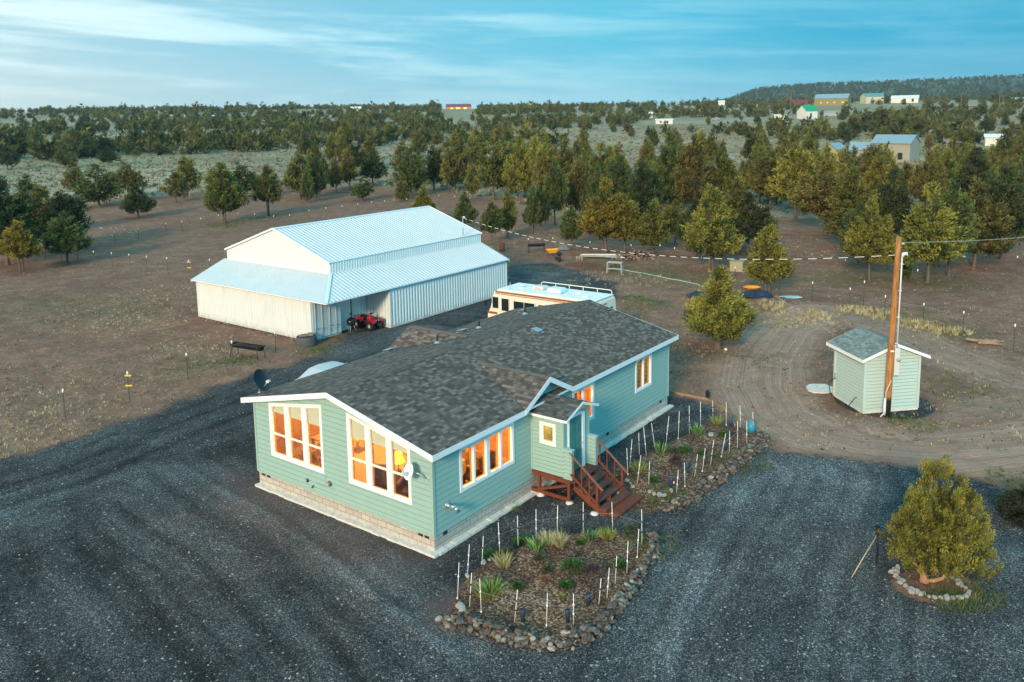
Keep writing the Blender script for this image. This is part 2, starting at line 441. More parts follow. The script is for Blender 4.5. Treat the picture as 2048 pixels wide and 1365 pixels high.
rutG3 = gp([(1520, 940), (1440, 1060), (1360, 1210), (1290, 1420)])
paddock = gp([(-900, 480), (0, 452), (90, 425), (200, 407), (480, 378), (600, 374), (760, 376), (870, 384), (1000, 400), (1120, 425), (1300, 440), (1500, 440), (1620, 432), (1780, 452), (2048, 478), (2500, 520)])
paddock = np.vstack([paddock, [[120, -60], [-160, -60], [-160, 40]]])
dryp = [((230, 640), 5), ((400, 700), 3), ((330, 590), 4), ((120, 790), 4), ((1000, 470), 6), ((1230, 560), 4), ((1700, 500), 6), ((1330, 700), 2.5), ((1150, 420), 6), ((1600, 640), 3), ((1395, 612), .8), ((1475, 628), 1.0), ((60, 860), 3), ((280, 640), 3)]
greenp = [((1290, 612), 1.7, 1), ((1265, 600), 1.2, 1), ((1300, 545), 4, .65), ((1220, 525), 3.5, .6), ((1370, 560), 4, .5), ((1490, 715), 2.2, .7), ((1540, 650), 2, .6), ((1720, 555), 4, .65), ((1860, 560), 4.5, .7), ((1640, 560), 3, .4),
          ((450, 452), 3, .7), ((500, 440), 3, .5), ((540, 436), 3, .4), ((590, 650), 1.3, .4), ((640, 700), 1.3, .7), ((480, 722), 1.2, .5), ((1090, 540), 1.5, .5), ((1300, 1090), .9, .5), ((1330, 1000), .8, .5), ((1480, 930), 1.2, .4),
          ((380, 730), 2, .4), ((200, 620), 5, .35), ((60, 615), 5, .4), ((1960, 780), 2.5, .45), ((1830, 850), 1, .6), ((1950, 1190), .8, .6), ((1900, 1205), .6, .5), ((2035, 960), 1, .7), ((1350, 780), 1, .3), ((1800, 640), 4, .4), ((1880, 665), 3, .5), ((930, 1040), .5, .5), ((1010, 1010), .5, .5), ((1100, 925), 1, .2)]
redp = [((540, 985), 2.4, .9), ((470, 965), 1.3, .8), ((700, 1085), 2.0, .7), ((800, 1125), 1.6, .5), ((895, 1215), .9, 1), ((860, 1250), .8, .6), ((600, 1030), 2, .8)]
darkp = [((600, 1010), 0, 0)]

def grow(start, stop, step, k): 
    out = [start]; s = step
    while abs(out[-1]-start) < abs(stop-start): s *= k; out.append(out[-1]+math.copysign(s, stop-start))
    return out[1:]
xs = np.array(sorted(grow(-40, -2600, .25, 1.036)+list(np.arange(-40, 40.01, .25))+grow(40, 2600, .25, 1.036)))
ys = np.array(sorted(grow(15, -70, .25, 1.1)+list(np.arange(15, 66.01, .25))+grow(66, 4200, .25, 1.032)))
GX, GY = np.meshgrid(xs, ys); P = np.stack([GX.ravel(), GY.ravel()], 1)
dist = np.hypot(P[:, 0], P[:, 1])
zt = terrain(P[:, 0], P[:, 1])
near = dist < 260
A = np.zeros((len(P), 4)); B_ = np.zeros((len(P), 4)); rut = np.zeros(len(P)); A[:, 3] = 1; B_[:, 3] = 1
PN = P[near]
def setn(arr, v): 
    t = arr[near]; t = np.maximum(t, v); arr[near] = t
wobx = .35*np.sin(PN[:, 0]*1.3+2*np.sin(PN[:, 1]*.7))+.25*np.sin(PN[:, 1]*2.1+PN[:, 0]*.8)
PW = PN+np.stack([wobx, -wobx], 1)*.5
gm = mask(PW, gravel_main, 1.0)
b1m = mask(PN, bed1, .25); b2m = mask(PN, bed2, .25)
soil = gp([(1240, 930), (1300, 985), (1325, 1015), (1290, 1030), (1235, 1005), (1225, 960)]); sm_ = mask(PN, soil, .5)
mul = np.maximum(np.maximum(b1m, b2m), sm_)
dA, aA, sA = seg_dist(PN, trackA); dB, aB, sB = seg_dist(PN, trackB); dC, aC, sC = seg_dist(PN, trackC)
tm = np.maximum(np.maximum(np.clip((3.0-dA)/1.4, 0, 1), np.clip((2.6-dB)/1.4, 0, 1)*.8), np.clip((2.2-dC)/1.4, 0, 1)*.6)
shed_pad = np.hypot(PN[:, 0]-17.5, PN[:, 1]-38.6); tm *= np.clip((shed_pad-2.2)/.8, 0, 1)
gm = gm*(1-mul)
pad = np.clip((2.5-shed_pad)/.5, 0, 1)
gm = np.maximum(gm, pad*.8)
ring = np.hypot((PN[:, 0]-12.25)/1.25, (PN[:, 1]-22.95)/.95); gm *= np.clip((ring-.85)/.3, 0, 1)
dust = np.zeros(len(PN)); LINES = []
for (q_, r_, s_) in (((1480, 990), 3.5, .8), ((1640, 960), 3.0, .9), ((1560, 1080), 3.2, .6), ((1380, 1150), 2.2, .7), ((1340, 1260), 2.4, .6), ((1800, 1290), 3, .4), ((520, 1010), 1.5, .5), ((640, 1060), 1.4, .55), ((760, 1150), 1.5, .5), ((860, 1290), 1.5, .4), ((420, 960), 2, .35), ((330, 960), 2.5, .35), ((700, 690), 3, .5), ((820, 665), 3, .5), ((1100, 550), 5, .5), ((60, 1000), 2.5, .3), ((1240, 1010), .9, .5), ((120, 1250), 1.6, .25), ((1960, 1120), 2, .5)):
    dust = np.maximum(dust, s_*np.exp(-((PN-np.array(G(*q_)[:2]))**2).sum(1)/(r_*r_)))
for pts_, wd_, sv_, hv_ in (([(439, 976), (540, 1040), (600, 1085), (680, 1140), (760, 1205), (830, 1260), (900, 1310)], .22, .9, .03), ([(470, 965), (570, 1030), (640, 1080), (720, 1145), (800, 1215)], .2, -.35, -.03),
    ([(382, 1020), (483, 1086), (571, 1173), (660, 1270), (720, 1365)], .22, -.40, -.035), ([(360, 1035), (455, 1100), (540, 1185), (620, 1280), (680, 1380)], .20, .35, .02), ([(150, 1000), (155, 1070), (200, 1160), (290, 1260), (400, 1370)], .26, -.35, -.035), ([(185, 1000), (195, 1060), (245, 1140), (330, 1240), (440, 1350)], .22, -.3, -.03),
    ([(0, 1015), (80, 985), (170, 965), (300, 905), (440, 850), (560, 800)], .24, -.4, -.035), ([(0, 975), (120, 940), (260, 885), (400, 830), (540, 780)], .24, -.38, -.03), ([(0, 990), (140, 955), (280, 900), (420, 842), (550, 792)], .3, .25, .02), ([(40, 1060), (60, 1150), (150, 1280), (220, 1380)], .26, -.35, -.03), ([(0, 1200), (60, 1280), (110, 1380)], .3, -.4, -.04),
    ([(560, 790), (680, 735), (800, 690), (920, 650), (1010, 610)], .3, -.3, -.03), ([(1490, 960), (1430, 1060), (1370, 1180), (1320, 1330)], .3, .5, .02), ([(1530, 960), (1480, 1070), (1440, 1190), (1400, 1340)], .25, -.3, -.02), ([(1450, 950), (1380, 1050), (1320, 1170)], .2, -.25, -.02), ([(1960, 970), (1800, 1000), (1690, 1060), (1600, 1180), (1560, 1340)], .3, -.25, -.02), ([(1700, 1230), (1820, 1290), (1950, 1330), (2080, 1340)], .3, -.25, -.02)):
    d_, _, _ = seg_dist(PN, gp(pts_)); k_ = np.exp(-(d_/wd_)**2); dust = dust+sv_*k_; LINES.append(hv_*k_)
dust -= .35*np.clip(1.4-np.hypot(*((PN-np.array(G(455, 905)[:2]))*[.5, .9]).T), 0, 1)
A[near, 0] = gm; A[near, 1] = np.where(gm > .5, dust, tm*(1-np.clip(gm*1.5, 0, 1))); A[near, 2] = mul
sg = np.ones(len(P)); sg[near] = 1-mask(PN+np.stack([np.sin(PN[:, 1]*.4), np.sin(PN[:, 0]*.3)], 1)*1.2, paddock, 5)
B_[:, 0] = sg
gr = np.zeros(len(PN)); dr = np.zeros(len(PN)); rd = np.zeros(len(PN))
for (q, r, s) in greenp: c = np.array(G(*q)[:2]); gr = np.maximum(gr, s*np.clip(1.3-np.hypot(*(PN-c).T)/r, 0, 1))
for (q, r) in dryp: c = np.array(G(*q)[:2]); dr = np.maximum(dr, np.clip(1.2-np.hypot(*((PN-c).T))/r, 0, 1))
for (q, r, s) in redp: c = np.array(G(*q)[:2]); rd = np.maximum(rd, s*np.clip(1.2-np.hypot(*(PN-c).T)/r, 0, 1))
hs = (PN-np.array(HO))@hl; ht = (PN-np.array(HO))@hw
rd = np.maximum(rd, .55*np.clip((2.2+hs)/1.2, 0, 1)*(hs < 0.3)*np.clip((ht+1)/1, 0, 1)*np.clip((10-ht)/1, 0, 1))
B_[near, 1] = gr*(1-gm*.6); B_[near, 2] = rd; A[near, 3] = dr
farm = ~near
g1, _, s1 = seg_dist(PN, rutG1); g2, _, s2 = seg_dist(PN, rutG2); g3, _, s3 = seg_dist(PN, rutG3)
rg = np.where(g1 < np.minimum(g2, g3), g1*s1, np.where(g2 < g3, g2*s2+60, g3*s3+120))
rt = np.where(dA < np.minimum(dB, dC)+.8, dA*sA, np.where(dB < dC, dB*sB+40, dC*sC+80))
rut[near] = np.where(gm > .5, rg, rt)
# relief
rel = np.zeros(len(PN))
nz = lambda f, p: np.sin(PN[:, 0]*f+p)*np.sin(PN[:, 1]*f*1.13+p*2)
rel += .03*nz(.9, 1)+.02*nz(2.1, 4)+.012*nz(4.3, 2)
rel *= np.where(gm > .5, .6, 1)
rough_ = rng.normal(0, .012, len(PN))*(1-gm*.6)
rel += rough_
for g_, s_, c_ in ((g1, s1, rutG1), (g2, s2, rutG2), (g3, s3, rutG3)):
    rel += gm*1.5*(.035*np.exp(-((g_*s_-.95)/.16)**2)+.035*np.exp(-((g_*s_+.95)/.16)**2)-.05*np.exp(-((g_*s_-.8)/.2)**2)-.05*np.exp(-((g_*s_+.8)/.2)**2)+.02*np.exp(-((g_*s_-2.2)/.25)**2))*np.clip((70-dist[near])/20, 0, 1)
rel += gm*sum(LINES)
rel += tm*.012*np.sin(rt*9)
berm = .16*np.clip(b1m, 0, 1)+.16*np.clip(b2m, 0, 1)
mnd = lambda q, r, h: h*np.exp(-((PN-np.array(G(*q)[:2]))**2).sum(1)/(r*r))
rel += berm+mnd((1395, 602), 1.5, .45)+mnd((1520, 606), 1.7, .6)+mnd((1290, 612), 1.3, .4)+mnd((1265, 602), .9, .25)+mnd((1480, 625), 1.3, .25)
lot = ((hs > -.9) & (hs < 17.4) & (ht > -.9) & (ht < 9.9)); rel = np.where(lot, -.03, rel)
BAo = np.array([-12.55, 51.2]); bs_ = (PN-BAo)@np.array([math.sin(.6438), math.cos(.6438)]); bt_ = (PN-BAo)@np.array([-math.cos(.6438), math.sin(.6438)])
barnlot = (bs_ > -.5) & (bs_ < 18.4) & (bt_ > -2.1) & (bt_ < 12.7); rel = np.where(barnlot, -.04, rel)
shedlot = shed_pad < 2.9; rel = np.where(shedlot, -.02, rel)
zt[near] += rel*np.clip((160-dist[near])/60, 0, 1)
mid = (dist > 110); zt[mid] += rng.normal(0, .05, mid.sum())*np.clip((dist[mid]-110)/60, 0, 1)*np.clip((400-dist[mid])/200, 0, 1)
V3 = np.column_stack([P, zt]); nx, ny = len(xs), len(ys)
I = np.arange(nx*ny).reshape(ny, nx)
Q = np.stack([I[:-1, :-1], I[:-1, 1:], I[1:, 1:], I[1:, :-1]], -1).reshape(-1, 4)
fm = A[Q].mean(1); fs = B_[Q].mean(1); fd = dist[Q].mean(1); az_f = (P[Q, 0].mean(1)/np.maximum(P[Q, 1].mean(1), 1))

def ground_mat():
    m, q, p = newmat('ground_surface')
    o = q.node('ShaderNodeNewGeometry').outputs['Position']
    a = q.node('ShaderNodeAttribute', attribute_name='mk'); ra, ga, ba = q.xyz(a.outputs['Color']); dry = a.outputs['Alpha']
    a2 = q.node('ShaderNodeAttribute', attribute_name='mk2'); sgv, grn, red = q.xyz(a2.outputs['Color'])
    rt_ = q.attr('rut', 'Fac')
    n05 = q.noise(o, .12, 5, .6); n1_ = q.noise(o, .7, 5, .65); n4 = q.noise(o, 4, 4, .65); n20 = q.noise(o, 22, 3, .7)
    # bare brown earth with thin dead grass
    dirt = q.ramp(q.m('ADD', q.m('MULTIPLY', n1_, .5), q.m('MULTIPLY', n4, .5)), [(.33, (.13, .068, .046)), (.5, (.22, .120, .082)), (.66, (.34, .195, .132))])
    dirt = q.mix(q.mr(n05, .42, .62, 0, .55), dirt, q.mix(1, dirt, (.72, .70, .74), 'MULTIPLY'))
    dirt = q.mix(1, dirt, q.ramp(n20, [(.3, .45), (.7, 1.6)]), 'MULTIPLY')
    tuft = q.m('MULTIPLY', q.mr(q.noise(o, 1.7, 6, .75, .4), .54, .66), q.mr(n20, .40, .6))
    drym = q.m('MULTIPLY', tuft, q.m('ADD', q.m('MULTIPLY', dry, .75), .20), clamp=True)
    dirt = q.mix(drym, dirt, (.36, .31, .17))
    grm = q.m('MULTIPLY', grn, q.mr(q.noise(o, 2.3, 5, .7), .40, .56))
    gcol = q.ramp(q.noise(o, 14, 4, .7), [(.35, (.022, .045, .014)), (.65, (.075, .12, .035))])
    dirt = q.mix(q.m('MULTIPLY', grm, .85), dirt, gcol)
    # pale dusty wheel tracks
    rv = q.vec(q.m('MULTIPLY', rt_, 3.4), n05, 0.0); rn = q.noise(rv, 1.0, 4, .7); rn2 = q.noise(q.vec(q.m('MULTIPLY', rt_, 12), q.m('MULTIPLY', n05, 2), 0.0), 1.0, 2, .6)
    tr = q.ramp(q.m('ADD', q.m('MULTIPLY', rn, .55), q.m('MULTIPLY', rn2, .45)), [(.32, (.18, .105, .078)), (.52, (.34, .215, .163)), (.7, (.48, .325, .25))])
    tr = q.mix(1, tr, q.ramp(n20, [(.3, .8), (.7, 1.2)]), 'MULTIPLY')
    tmk = q.m('MULTIPLY', ga, q.mr(n1_, .3, .55, .55, 1))
    c = q.mix(tmk, dirt, tr)
    # sage flat beyond the fence
    sb = q.ramp(q.noise(o, .9, 6, .75), [(.34, (.10, .085, .05)), (.48, (.27, .23, .155)), (.62, (.45, .39, .275))])
    sb = q.mix(1, sb, q.ramp(q.noise(o, .02, 4, .6), [(.35, .72), (.65, 1.15)]), 'MULTIPLY')
    sb = q.mix(q.mr(q.noise(o, .011, 4, .6), .5, .62, 0, .55), sb, (.20, .21, .095))
    c = q.mix(q.m('MULTIPLY', sgv, q.mr(q.noise(o, 1.1, 4, .6), .25, .45, .6, 1)), c, sb)
    # gravel
    v1 = q.vor(o, 30); v2 = q.vor(o, 62); vr1, vg1, vb1 = q.xyz(v1); vr2, vg2, vb2 = q.xyz(v2)
    gsel = q.m('ADD', q.m('MULTIPLY', vr1, .5), q.m('MULTIPLY', vr2, .5))
    grc = q.ramp(gsel, [(.10, (.010, .013, .016)), (.42, (.032, .037, .043)), (.62, (.070, .076, .082)), (.80, (.13, .135, .135)), (.95, (.38, .37, .34))])
    grc = q.mix(q.m('MULTIPLY', vg1, .35), grc, q.mix(1, grc, (1.25, .95, .75), 'MULTIPLY'))
    gb = q.ramp(q.m('ADD', q.m('MULTIPLY', n1_, .35), q.m('MULTIPLY', q.noise(o, .23, 4, .6), .65)), [(.36, .62), (.62, 1.30)])
    grc = q.mix(1, grc, gb, 'MULTIPLY')
    grv = q.noise(q.vec(q.m('MULTIPLY', rt_, 1.5), q.m('MULTIPLY', n05, 1.5), 0.0), 1.0, 3, .6)
    grc = q.mix(1, grc, q.ramp(grv, [(.35, .72), (.65, 1.32)]), 'MULTIPLY')
    du = q.m('ADD', .93, q.m('MULTIPLY', ga, q.mr(q.noise(o, 1.1, 5, .7), .3, .65, .5, 1.5))); grc = q.mix(1, grc, q.vec(du, du, du), 'MULTIPLY')
    pv = q.node('ShaderNodeTexVoronoi'); q.put(pv.inputs['Vector'], o); pv.inputs['Scale'].default_value = 6.5
    px_, py_, pz_ = q.xyz(pv.outputs['Color'])
    peb = q.m('MULTIPLY', q.mr(px_, .72, .74), q.m('LESS_THAN', pv.outputs['Distance'], q.m('MULTIPLY', py_, .26)))
    grc = q.mix(q.m('MULTIPLY', peb, .8), grc, q.ramp(pz_, [(0, (.45, .43, .38)), (.5, (.30, .24, .18)), (1, (.55, .56, .54))]))
    grc = q.mix(q.m('MULTIPLY', red, q.mr(n1_, .3, .5, .5, 1)), grc, q.mix(.62, grc, (.135, .088, .078)))
    gmix = q.mr(q.m('ADD', ra, q.m('MULTIPLY', q.m('SUBTRACT', n4, .5), 1.1)), .38, .62)
    gf = q.m('MULTIPLY', gmix, q.m('SUBTRACT', 1.0, q.m('MULTIPLY', grm, .6)))
    c = q.mix(gf, c, grc)
    # bark mulch with pale wood chips
    mc = q.xyz(q.vor(o, 21))[0]
    mu = q.ramp(q.m('ADD', q.m('MULTIPLY', mc, .55), q.m('MULTIPLY', n1_, .6)), [(.3, (.040, .022, .017)), (.56, (.095, .052, .037)), (.74, (.21, .125, .08)), (.95, (.50, .36, .23))])
    bm_ = q.mr(q.m('ADD', ba, q.m('MULTIPLY', q.m('SUBTRACT', n20, .5), .6)), .4, .6)
    c = q.mix(bm_, c, mu)
    q.put(p.inputs['Base Color'], c); p.inputs['Roughness'].default_value = .95; p.inputs['Specular IOR Level'].default_value = .12
    hgt = q.m('ADD', q.m('ADD', q.m('MULTIPLY', n4, .9), q.m('MULTIPLY', n20, .35)), q.m('ADD', q.m('MULTIPLY', q.m('MULTIPLY', rn2, ga), 1.2), q.m('MULTIPLY', q.m('MULTIPLY', gsel, gmix), .8)))
    bump(q, p, hgt, .75, .045)
    return m
gmat = ground_mat()
def part_ground(name, sel, **kw):
    q = Q[sel]; u, inv = np.unique(q, return_inverse=True); inv = inv.reshape(q.shape)
    return mesh_np(name, V3[u], inv, gmat, {'mk': A[u], 'mk2': B_[u], 'rut': rut[u]}, smooth_=True, kind='structure', **kw)
hill_f = (fd > 1500) & (az_f > .2)
isbed = (fm[:, 2] > .5) & (fd < 60)
isgr = (fm[:, 0] > .5) & ~isbed
istr = (fm[:, 1] > .45) & ~isbed & ~isgr
issage = (fs[:, 0] > .5) & ~hill_f & ~isgr
hm_ = bpy.data.materials
hill_o = part_ground('hill', hill_f)
hmm, hq, hp_ = newmat('hill_scrub'); hq.put(hp_.inputs['Base Color'], hq.ramp(hq.noise(hq.node('ShaderNodeNewGeometry').outputs['Position'], .012, 6, .7), [(.35, (.055, .085, .08)), (.55, (.085, .11, .09)), (.72, (.20, .21, .15))])); hill_o.data.materials[0] = hmm
part_ground('garden_bed', isbed)
part_ground('gravel_drive', isgr)
part_ground('dirt_track', istr)
part_ground('sagebrush_plain', issage)
part_ground('ground', ~(hill_f | isbed | isgr | istr | issage))
def gz(x, y):
    """height of the ground sheet at a point"""
    i = min(max(int(np.searchsorted(xs, x))-1, 0), nx-2); j = min(max(int(np.searchsorted(ys, y))-1, 0), ny-2)
    fx = (x-xs[i])/(xs[i+1]-xs[i]); fy = (y-ys[j])/(ys[j+1]-ys[j]); k = j*nx+i
    return float((1-fx)*(1-fy)*zt[k]+fx*(1-fy)*zt[k+1]+(1-fx)*fy*zt[k+nx]+fx*fy*zt[k+nx+1])
def GG(px, py):
    """ground point under a pixel, on the sheet itself"""
    g = GT(px, py); g.z = gz(g.x, g.y); return g

# ------------------------------------------------------------------ house
paint = mat('blue_green_house_paint', (.285, .44, .395), .6, var=.05, vscale=2.2)
cornerp = mat('corner_board_paint', (.30, .43, .38), .6)
L_, W_, ZS, ZE, KR = 16.5, 9.02, .545, 3.464, .2316
OG, OE = .31, .31; ZR = ZE+(W_/2+OE)*KR
house = empty('house', (HO[0], HO[1], 0), math.pi/2-HA, label='single-storey blue-green lap-sided house with grey shingle roof and lit windows', cat='house')
def roofz(t): return ZE+(min(t, W_-t)+OE)*KR
fr_gable = lambda u, o, z: (-o, u, z)
fr_side = lambda u, o, z: (u, -o, z)
fr_far = lambda u, o, z: (L_+o, u, z)
fr_back = lambda u, o, z: (u, W_+o, z)
topA = lambda t: 3.42+(8.1-t)*.172
topB = lambda t: 3.37+(t-.91)*.182
def winpoly(u0, u1, z0, top): return [(u0, z0), (u1, z0), (u1, top(u1)), (u0, top(u0))]
WA = (5.15, 8.10, 1.38, topA); WB = (.92, 3.87, 1.39, topB)
flat = lambda z: (lambda u: z)
W1 = (1.30, 4.28, 1.54, flat(3.09)); W2 = (8.14, 9.75, 1.52, flat(3.10)); W3 = (13.23, 14.75, 1.57, flat(3.13))
und = lambda t: roofz(t)-.10
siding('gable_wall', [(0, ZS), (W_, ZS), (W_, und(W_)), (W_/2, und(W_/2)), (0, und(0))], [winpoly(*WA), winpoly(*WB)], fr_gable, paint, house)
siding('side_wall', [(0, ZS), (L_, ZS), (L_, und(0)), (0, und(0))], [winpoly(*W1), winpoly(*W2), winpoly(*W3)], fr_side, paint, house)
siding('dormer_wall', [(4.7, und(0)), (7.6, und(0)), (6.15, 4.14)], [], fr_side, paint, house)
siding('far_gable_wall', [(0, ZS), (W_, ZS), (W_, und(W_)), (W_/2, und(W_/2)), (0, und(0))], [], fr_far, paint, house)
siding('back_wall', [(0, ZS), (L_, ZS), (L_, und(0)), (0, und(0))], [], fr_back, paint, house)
m_ = MB()
for (x, y) in ((0, 0), (0, W_), (L_, 0), (L_, W_)):
    m_ = MB(); sx, sy = (-1 if x == 0 else 1), (-1 if y == 0 else 1)
    m_.box((x+sx*.012, y-sy*.03, (ZS+3.34)/2), (.03, .10, 3.34-ZS)); m_.box((x-sx*.045, y+sy*.012, (ZS+3.34)/2), (.07, .03, 3.34-ZS)); m_.build('corner_trim', cornerp, house, bevel=-1)
m_ = MB(); m_.box((-.012, W_/2, ZS+.03), (.03, W_-.1, .10)); m_.build('skirt_board', cornerp, house, bevel=-1)
# foundation
m_ = MB()
def wallq(m, a, c, z0, z1, u0=0):
    d = math.dist(a, c); m.quad((a[0], a[1], z0), (c[0], c[1], z0), (c[0], c[1], z1), (a[0], a[1], z1), [(u0, z0), (u0+d, z0), (u0+d, z1), (u0, z1)])
f0 = .03
wallq(m_, (f0, W_-f0), (f0, f0), -.25, ZS); wallq(m_, (f0, f0), (L_-f0, f0), -.25, ZS, 9.0); wallq(m_, (L_-f0, f0), (L_-f0, W_-f0), -.25, ZS); wallq(m_, (L_-f0, W_-f0), (f0, W_-f0), -.25, ZS)
fnd = m_.build('foundation', block, house, bevel=-1)
m_ = MB(); rr = random.Random(3)
def footing(a, c, nrm, n):
    for i in range(n):
        t0, t1 = i/n, (i+1)/n; wv = .22+rr.uniform(-.015, .03); h = .05+rr.uniform(-.012, .012)
        p0 = (a[0]+(c[0]-a[0])*t0, a[1]+(c[1]-a[1])*t0); p1 = (a[0]+(c[0]-a[0])*t1, a[1]+(c[1]-a[1])*t1)
        m_.prism([p0, p1, (p1[0]+nrm[0]*wv, p1[1]+nrm[1]*wv), (p0[0]+nrm[0]*wv, p0[1]+nrm[1]*wv)], -.2, h)
footing((f0, W_), (f0, -.18), (-1, 0), 26); footing((f0, f0), (L_+.2, f0), (0, -1), 44)
m_.build('footing', concrete, house, bevel=-1)
for (u, fr) in ((8.42, fr_gable), (8.72, fr_gable), (.35, fr_gable), (.62, fr_gable), (.55, fr_side), (15.75, fr_side), (10.9, fr_side)):
    m_ = MB(); c0 = Vector(fr(u, .004-.03, .46)); 
    m_.box(c0, (.012 if fr is fr_gable else .2, .2 if fr is fr_gable else .012, .12)); m_.build('foundation_vent', mat('vent_shadow_metal', (.03, .028, .025), .8), house)

# windows ------------------------------------------------------------
blindm = mat('roller_blind_fabric', (.80, .78, .58), .9); oak = mat('oak_jamb', (.50, .30, .12), .6)
def window(fr, spec, units, rails=None, blinds=None, trim=.11, parent=house, name='window', jd=.16, lab=None):
    u0, u1, z0, top = spec
    wn = empty(name, (0, 0, 0), parent=parent)
    if lab: wn['label'] = lab
    # units: list of (ua, ub) clear glass openings
    m = MB(); o0, o1 = -.02, .035
    def slab(a, c, za0, zc0, za1, zc1, lo=o0, hi=o1):
        q = [(a, za0), (c, zc0), (c, zc1), (a, za1)]
        m.add([fr(u, lo, z) for u, z in q]+[fr(u, hi, z) for u, z in q], [(3, 2, 1, 0), (4, 5, 6, 7), (0, 1, 5, 4), (1, 2, 6, 5), (2, 3, 7, 6), (3, 0, 4, 7)])
    zb = z0+trim
    slab(u0, u1, z0, z0, zb, zb); slab(u0, u1, top(u0)-trim, top(u1)-trim, top(u0), top(u1))
    slab(u0, units[0][0], zb, zb, top(u0)-trim, top(units[0][0])-trim); slab(units[-1][1], u1, zb, zb, top(units[-1][1])-trim, top(u1)-trim)
    for (a, c), (d, e) in zip(units[:-1], units[1:]): slab(c, d, zb, zb, top(c)-trim, top(d)-trim)
    m.build('frame', white, wn, bevel=-1)
    m = MB()
    for (a, c) in units:
        s_ = .028
        for (x, y) in ((a, a+s_), (c-s_, c)): slab(x, y, zb, zb, top(x)-trim, top(y)-trim, -.05, .012)
        slab(a+s_, c-s_, zb, zb, zb+s_, zb+s_, -.05, .012); slab(a+s_, c-s_, top(a)-trim-s_, top(c)-trim-s_, top(a)-trim, top(c)-trim, -.05, .012)
        if rails: slab(a+s_, c-s_, rails-.022, rails-.022, rails+.022, rails+.022, -.05, .014)
    m.build('sash', white, wn, bevel=-1)
    m = MB()
    for (a, c) in units:
        for x in (a, c):
            m.quad(fr(x, -.05, zb), fr(x, -jd, zb), fr(x, -jd, top(x)-trim), fr(x, -.05, top(x)-trim))
        m.quad(fr(a, -.05, zb), fr(c, -.05, zb), fr(c, -jd, zb), fr(a, -jd, zb))
        m.quad(fr(a, -.05, top(a)-trim), fr(c, -.05, top(c)-trim), fr(c, -jd, top(c)-trim), fr(a, -jd, top(a)-trim))
    m.build('jamb', oak, wn, bevel=-1)
    for (a, c) in units:
        m = MB(); m.quad(fr(a+.01, -.03, zb+.01), fr(c-.01, -.03, zb+.01), fr(c-.01, -.03, top(c-.01)-trim-.01), fr(a+.01, -.03, top(a+.01)-trim-.01)); m.build('pane', glass, wn, bevel=-1)
    if blinds:
        for (a, c), bz in zip(units, blinds):
            m = MB(); m.quad(fr(a+.02, -.10, bz), fr(c-.02, -.10, bz), fr(c-.02, -.10, top(c)-trim), fr(a+.02, -.10, top(a)-trim))
            m.add([fr(a+.02, -.09, bz-.02), fr(c-.02, -.09, bz-.02), fr(c-.02, -.09, bz+.01), fr(a+.02, -.09, bz+.01), fr(a+.02, -.11, bz-.02), fr(c-.02, -.11, bz-.02), fr(c-.02, -.11, bz+.01), fr(a+.02, -.11, bz+.01)], [(0, 1, 2, 3), (4, 5, 6, 7), (0, 1, 5, 4), (2, 3, 7, 6)])
            m.build('blind', blindm, wn, bevel=-1)
    return wn
def split3(u0, u1, tr=.11, mul=.20):
    w = (u1-u0-2*tr-2*mul)/3; return [(u0+tr+i*(w+mul), u0+tr+i*(w+mul)+w) for i in range(3)]
window(fr_gable, WA, split3(5.15, 8.10), 2.27, (3.06, 3.07, 3.09), lab='three-light window nearer the gable\'s left corner')
window(fr_gable, WB, split3(.92, 3.87), 2.30, (3.07, 3.06, 3.06), lab='three-light window nearer the house corner with the white dish')
window(fr_side, W1, [(1.41, 2.02), (2.10, 2.71), (2.87, 3.48), (3.56, 4.17)], lab='wide four-light window beside the entry')
window(fr_side, W2, [(8.25, 8.90), (8.98, 9.64)], lab='window partly behind the entry roof')
window(fr_side, W3, [(13.34, 13.95), (14.02, 14.64)], lab='window at the far end of the long wall')

# roof ---------------------------------------------------------------
roof = empty('roof', parent=house)
m_ = MB(); sl = math.hypot(1, KR)
s0, s1, tm_ = -OG, L_+OG, W_/2
def rq(pts, uvs): m_.add(pts, [tuple(range(len(pts)))], [uvs])
rq([(s0, -OE, ZE), (s1, -OE, ZE), (s1, tm_, ZR), (s0, tm_, ZR)], [(s0, 0), (s1, 0), (s1, (tm_+OE)*sl), (s0, (tm_+OE)*sl)])
rq([(s1, W_+OE, ZE), (s0, W_+OE, ZE), (s0, tm_, ZR), (s1, tm_, ZR)], [(s1+40, 0), (s0+40, 0), (s0+40, (tm_+OE)*sl), (s1+40, (tm_+OE)*sl)])
DS, DZ = 6.15, 4.275; dt = (DZ-ZE)/KR-OE
for (c, sg_, base, dirn) in ((DS, -1, -OE-.02, 1), (DS, 1, -OE-.02, 1), (8.9, -1, W_+OE+.02, -1), (8.9, 1, W_+OE+.02, -1)):
    foot = c+sg_*1.56; back = (dt if dirn > 0 else W_-dt); e = .012; slp = math.hypot(1.56, DZ-ZE)
    rq([(foot, base, ZE+e), (c, base, DZ+e), (c, back, DZ+e)], [(base*sg_+70, 0), (base*sg_+70, slp), (back*sg_+70, slp)])
m_.build('shingles', shingle, roof, bevel=-1)
m_ = MB(); e = .016   # ridge caps
for i in range(56):
    a = s0+i*(s1-s0)/56; c = a+(s1-s0)/56
    for sg_ in (-1, 1): rq([(a, tm_, ZR+e), (c, tm_, ZR+e-.006), (c, tm_+sg_*.15, ZR+e-.006-.15*KR), (a, tm_+sg_*.15, ZR+e-.15*KR)], [(i*.3, 60), (i*.3+.28, 60), (i*.3+.28, 60.12), (i*.3, 60.12)])
m_.build('ridge_cap', mat('brown_ridge_shingle', (.115, .10, .088), .9, var=.3, vscale=5), roof, bevel=-1)
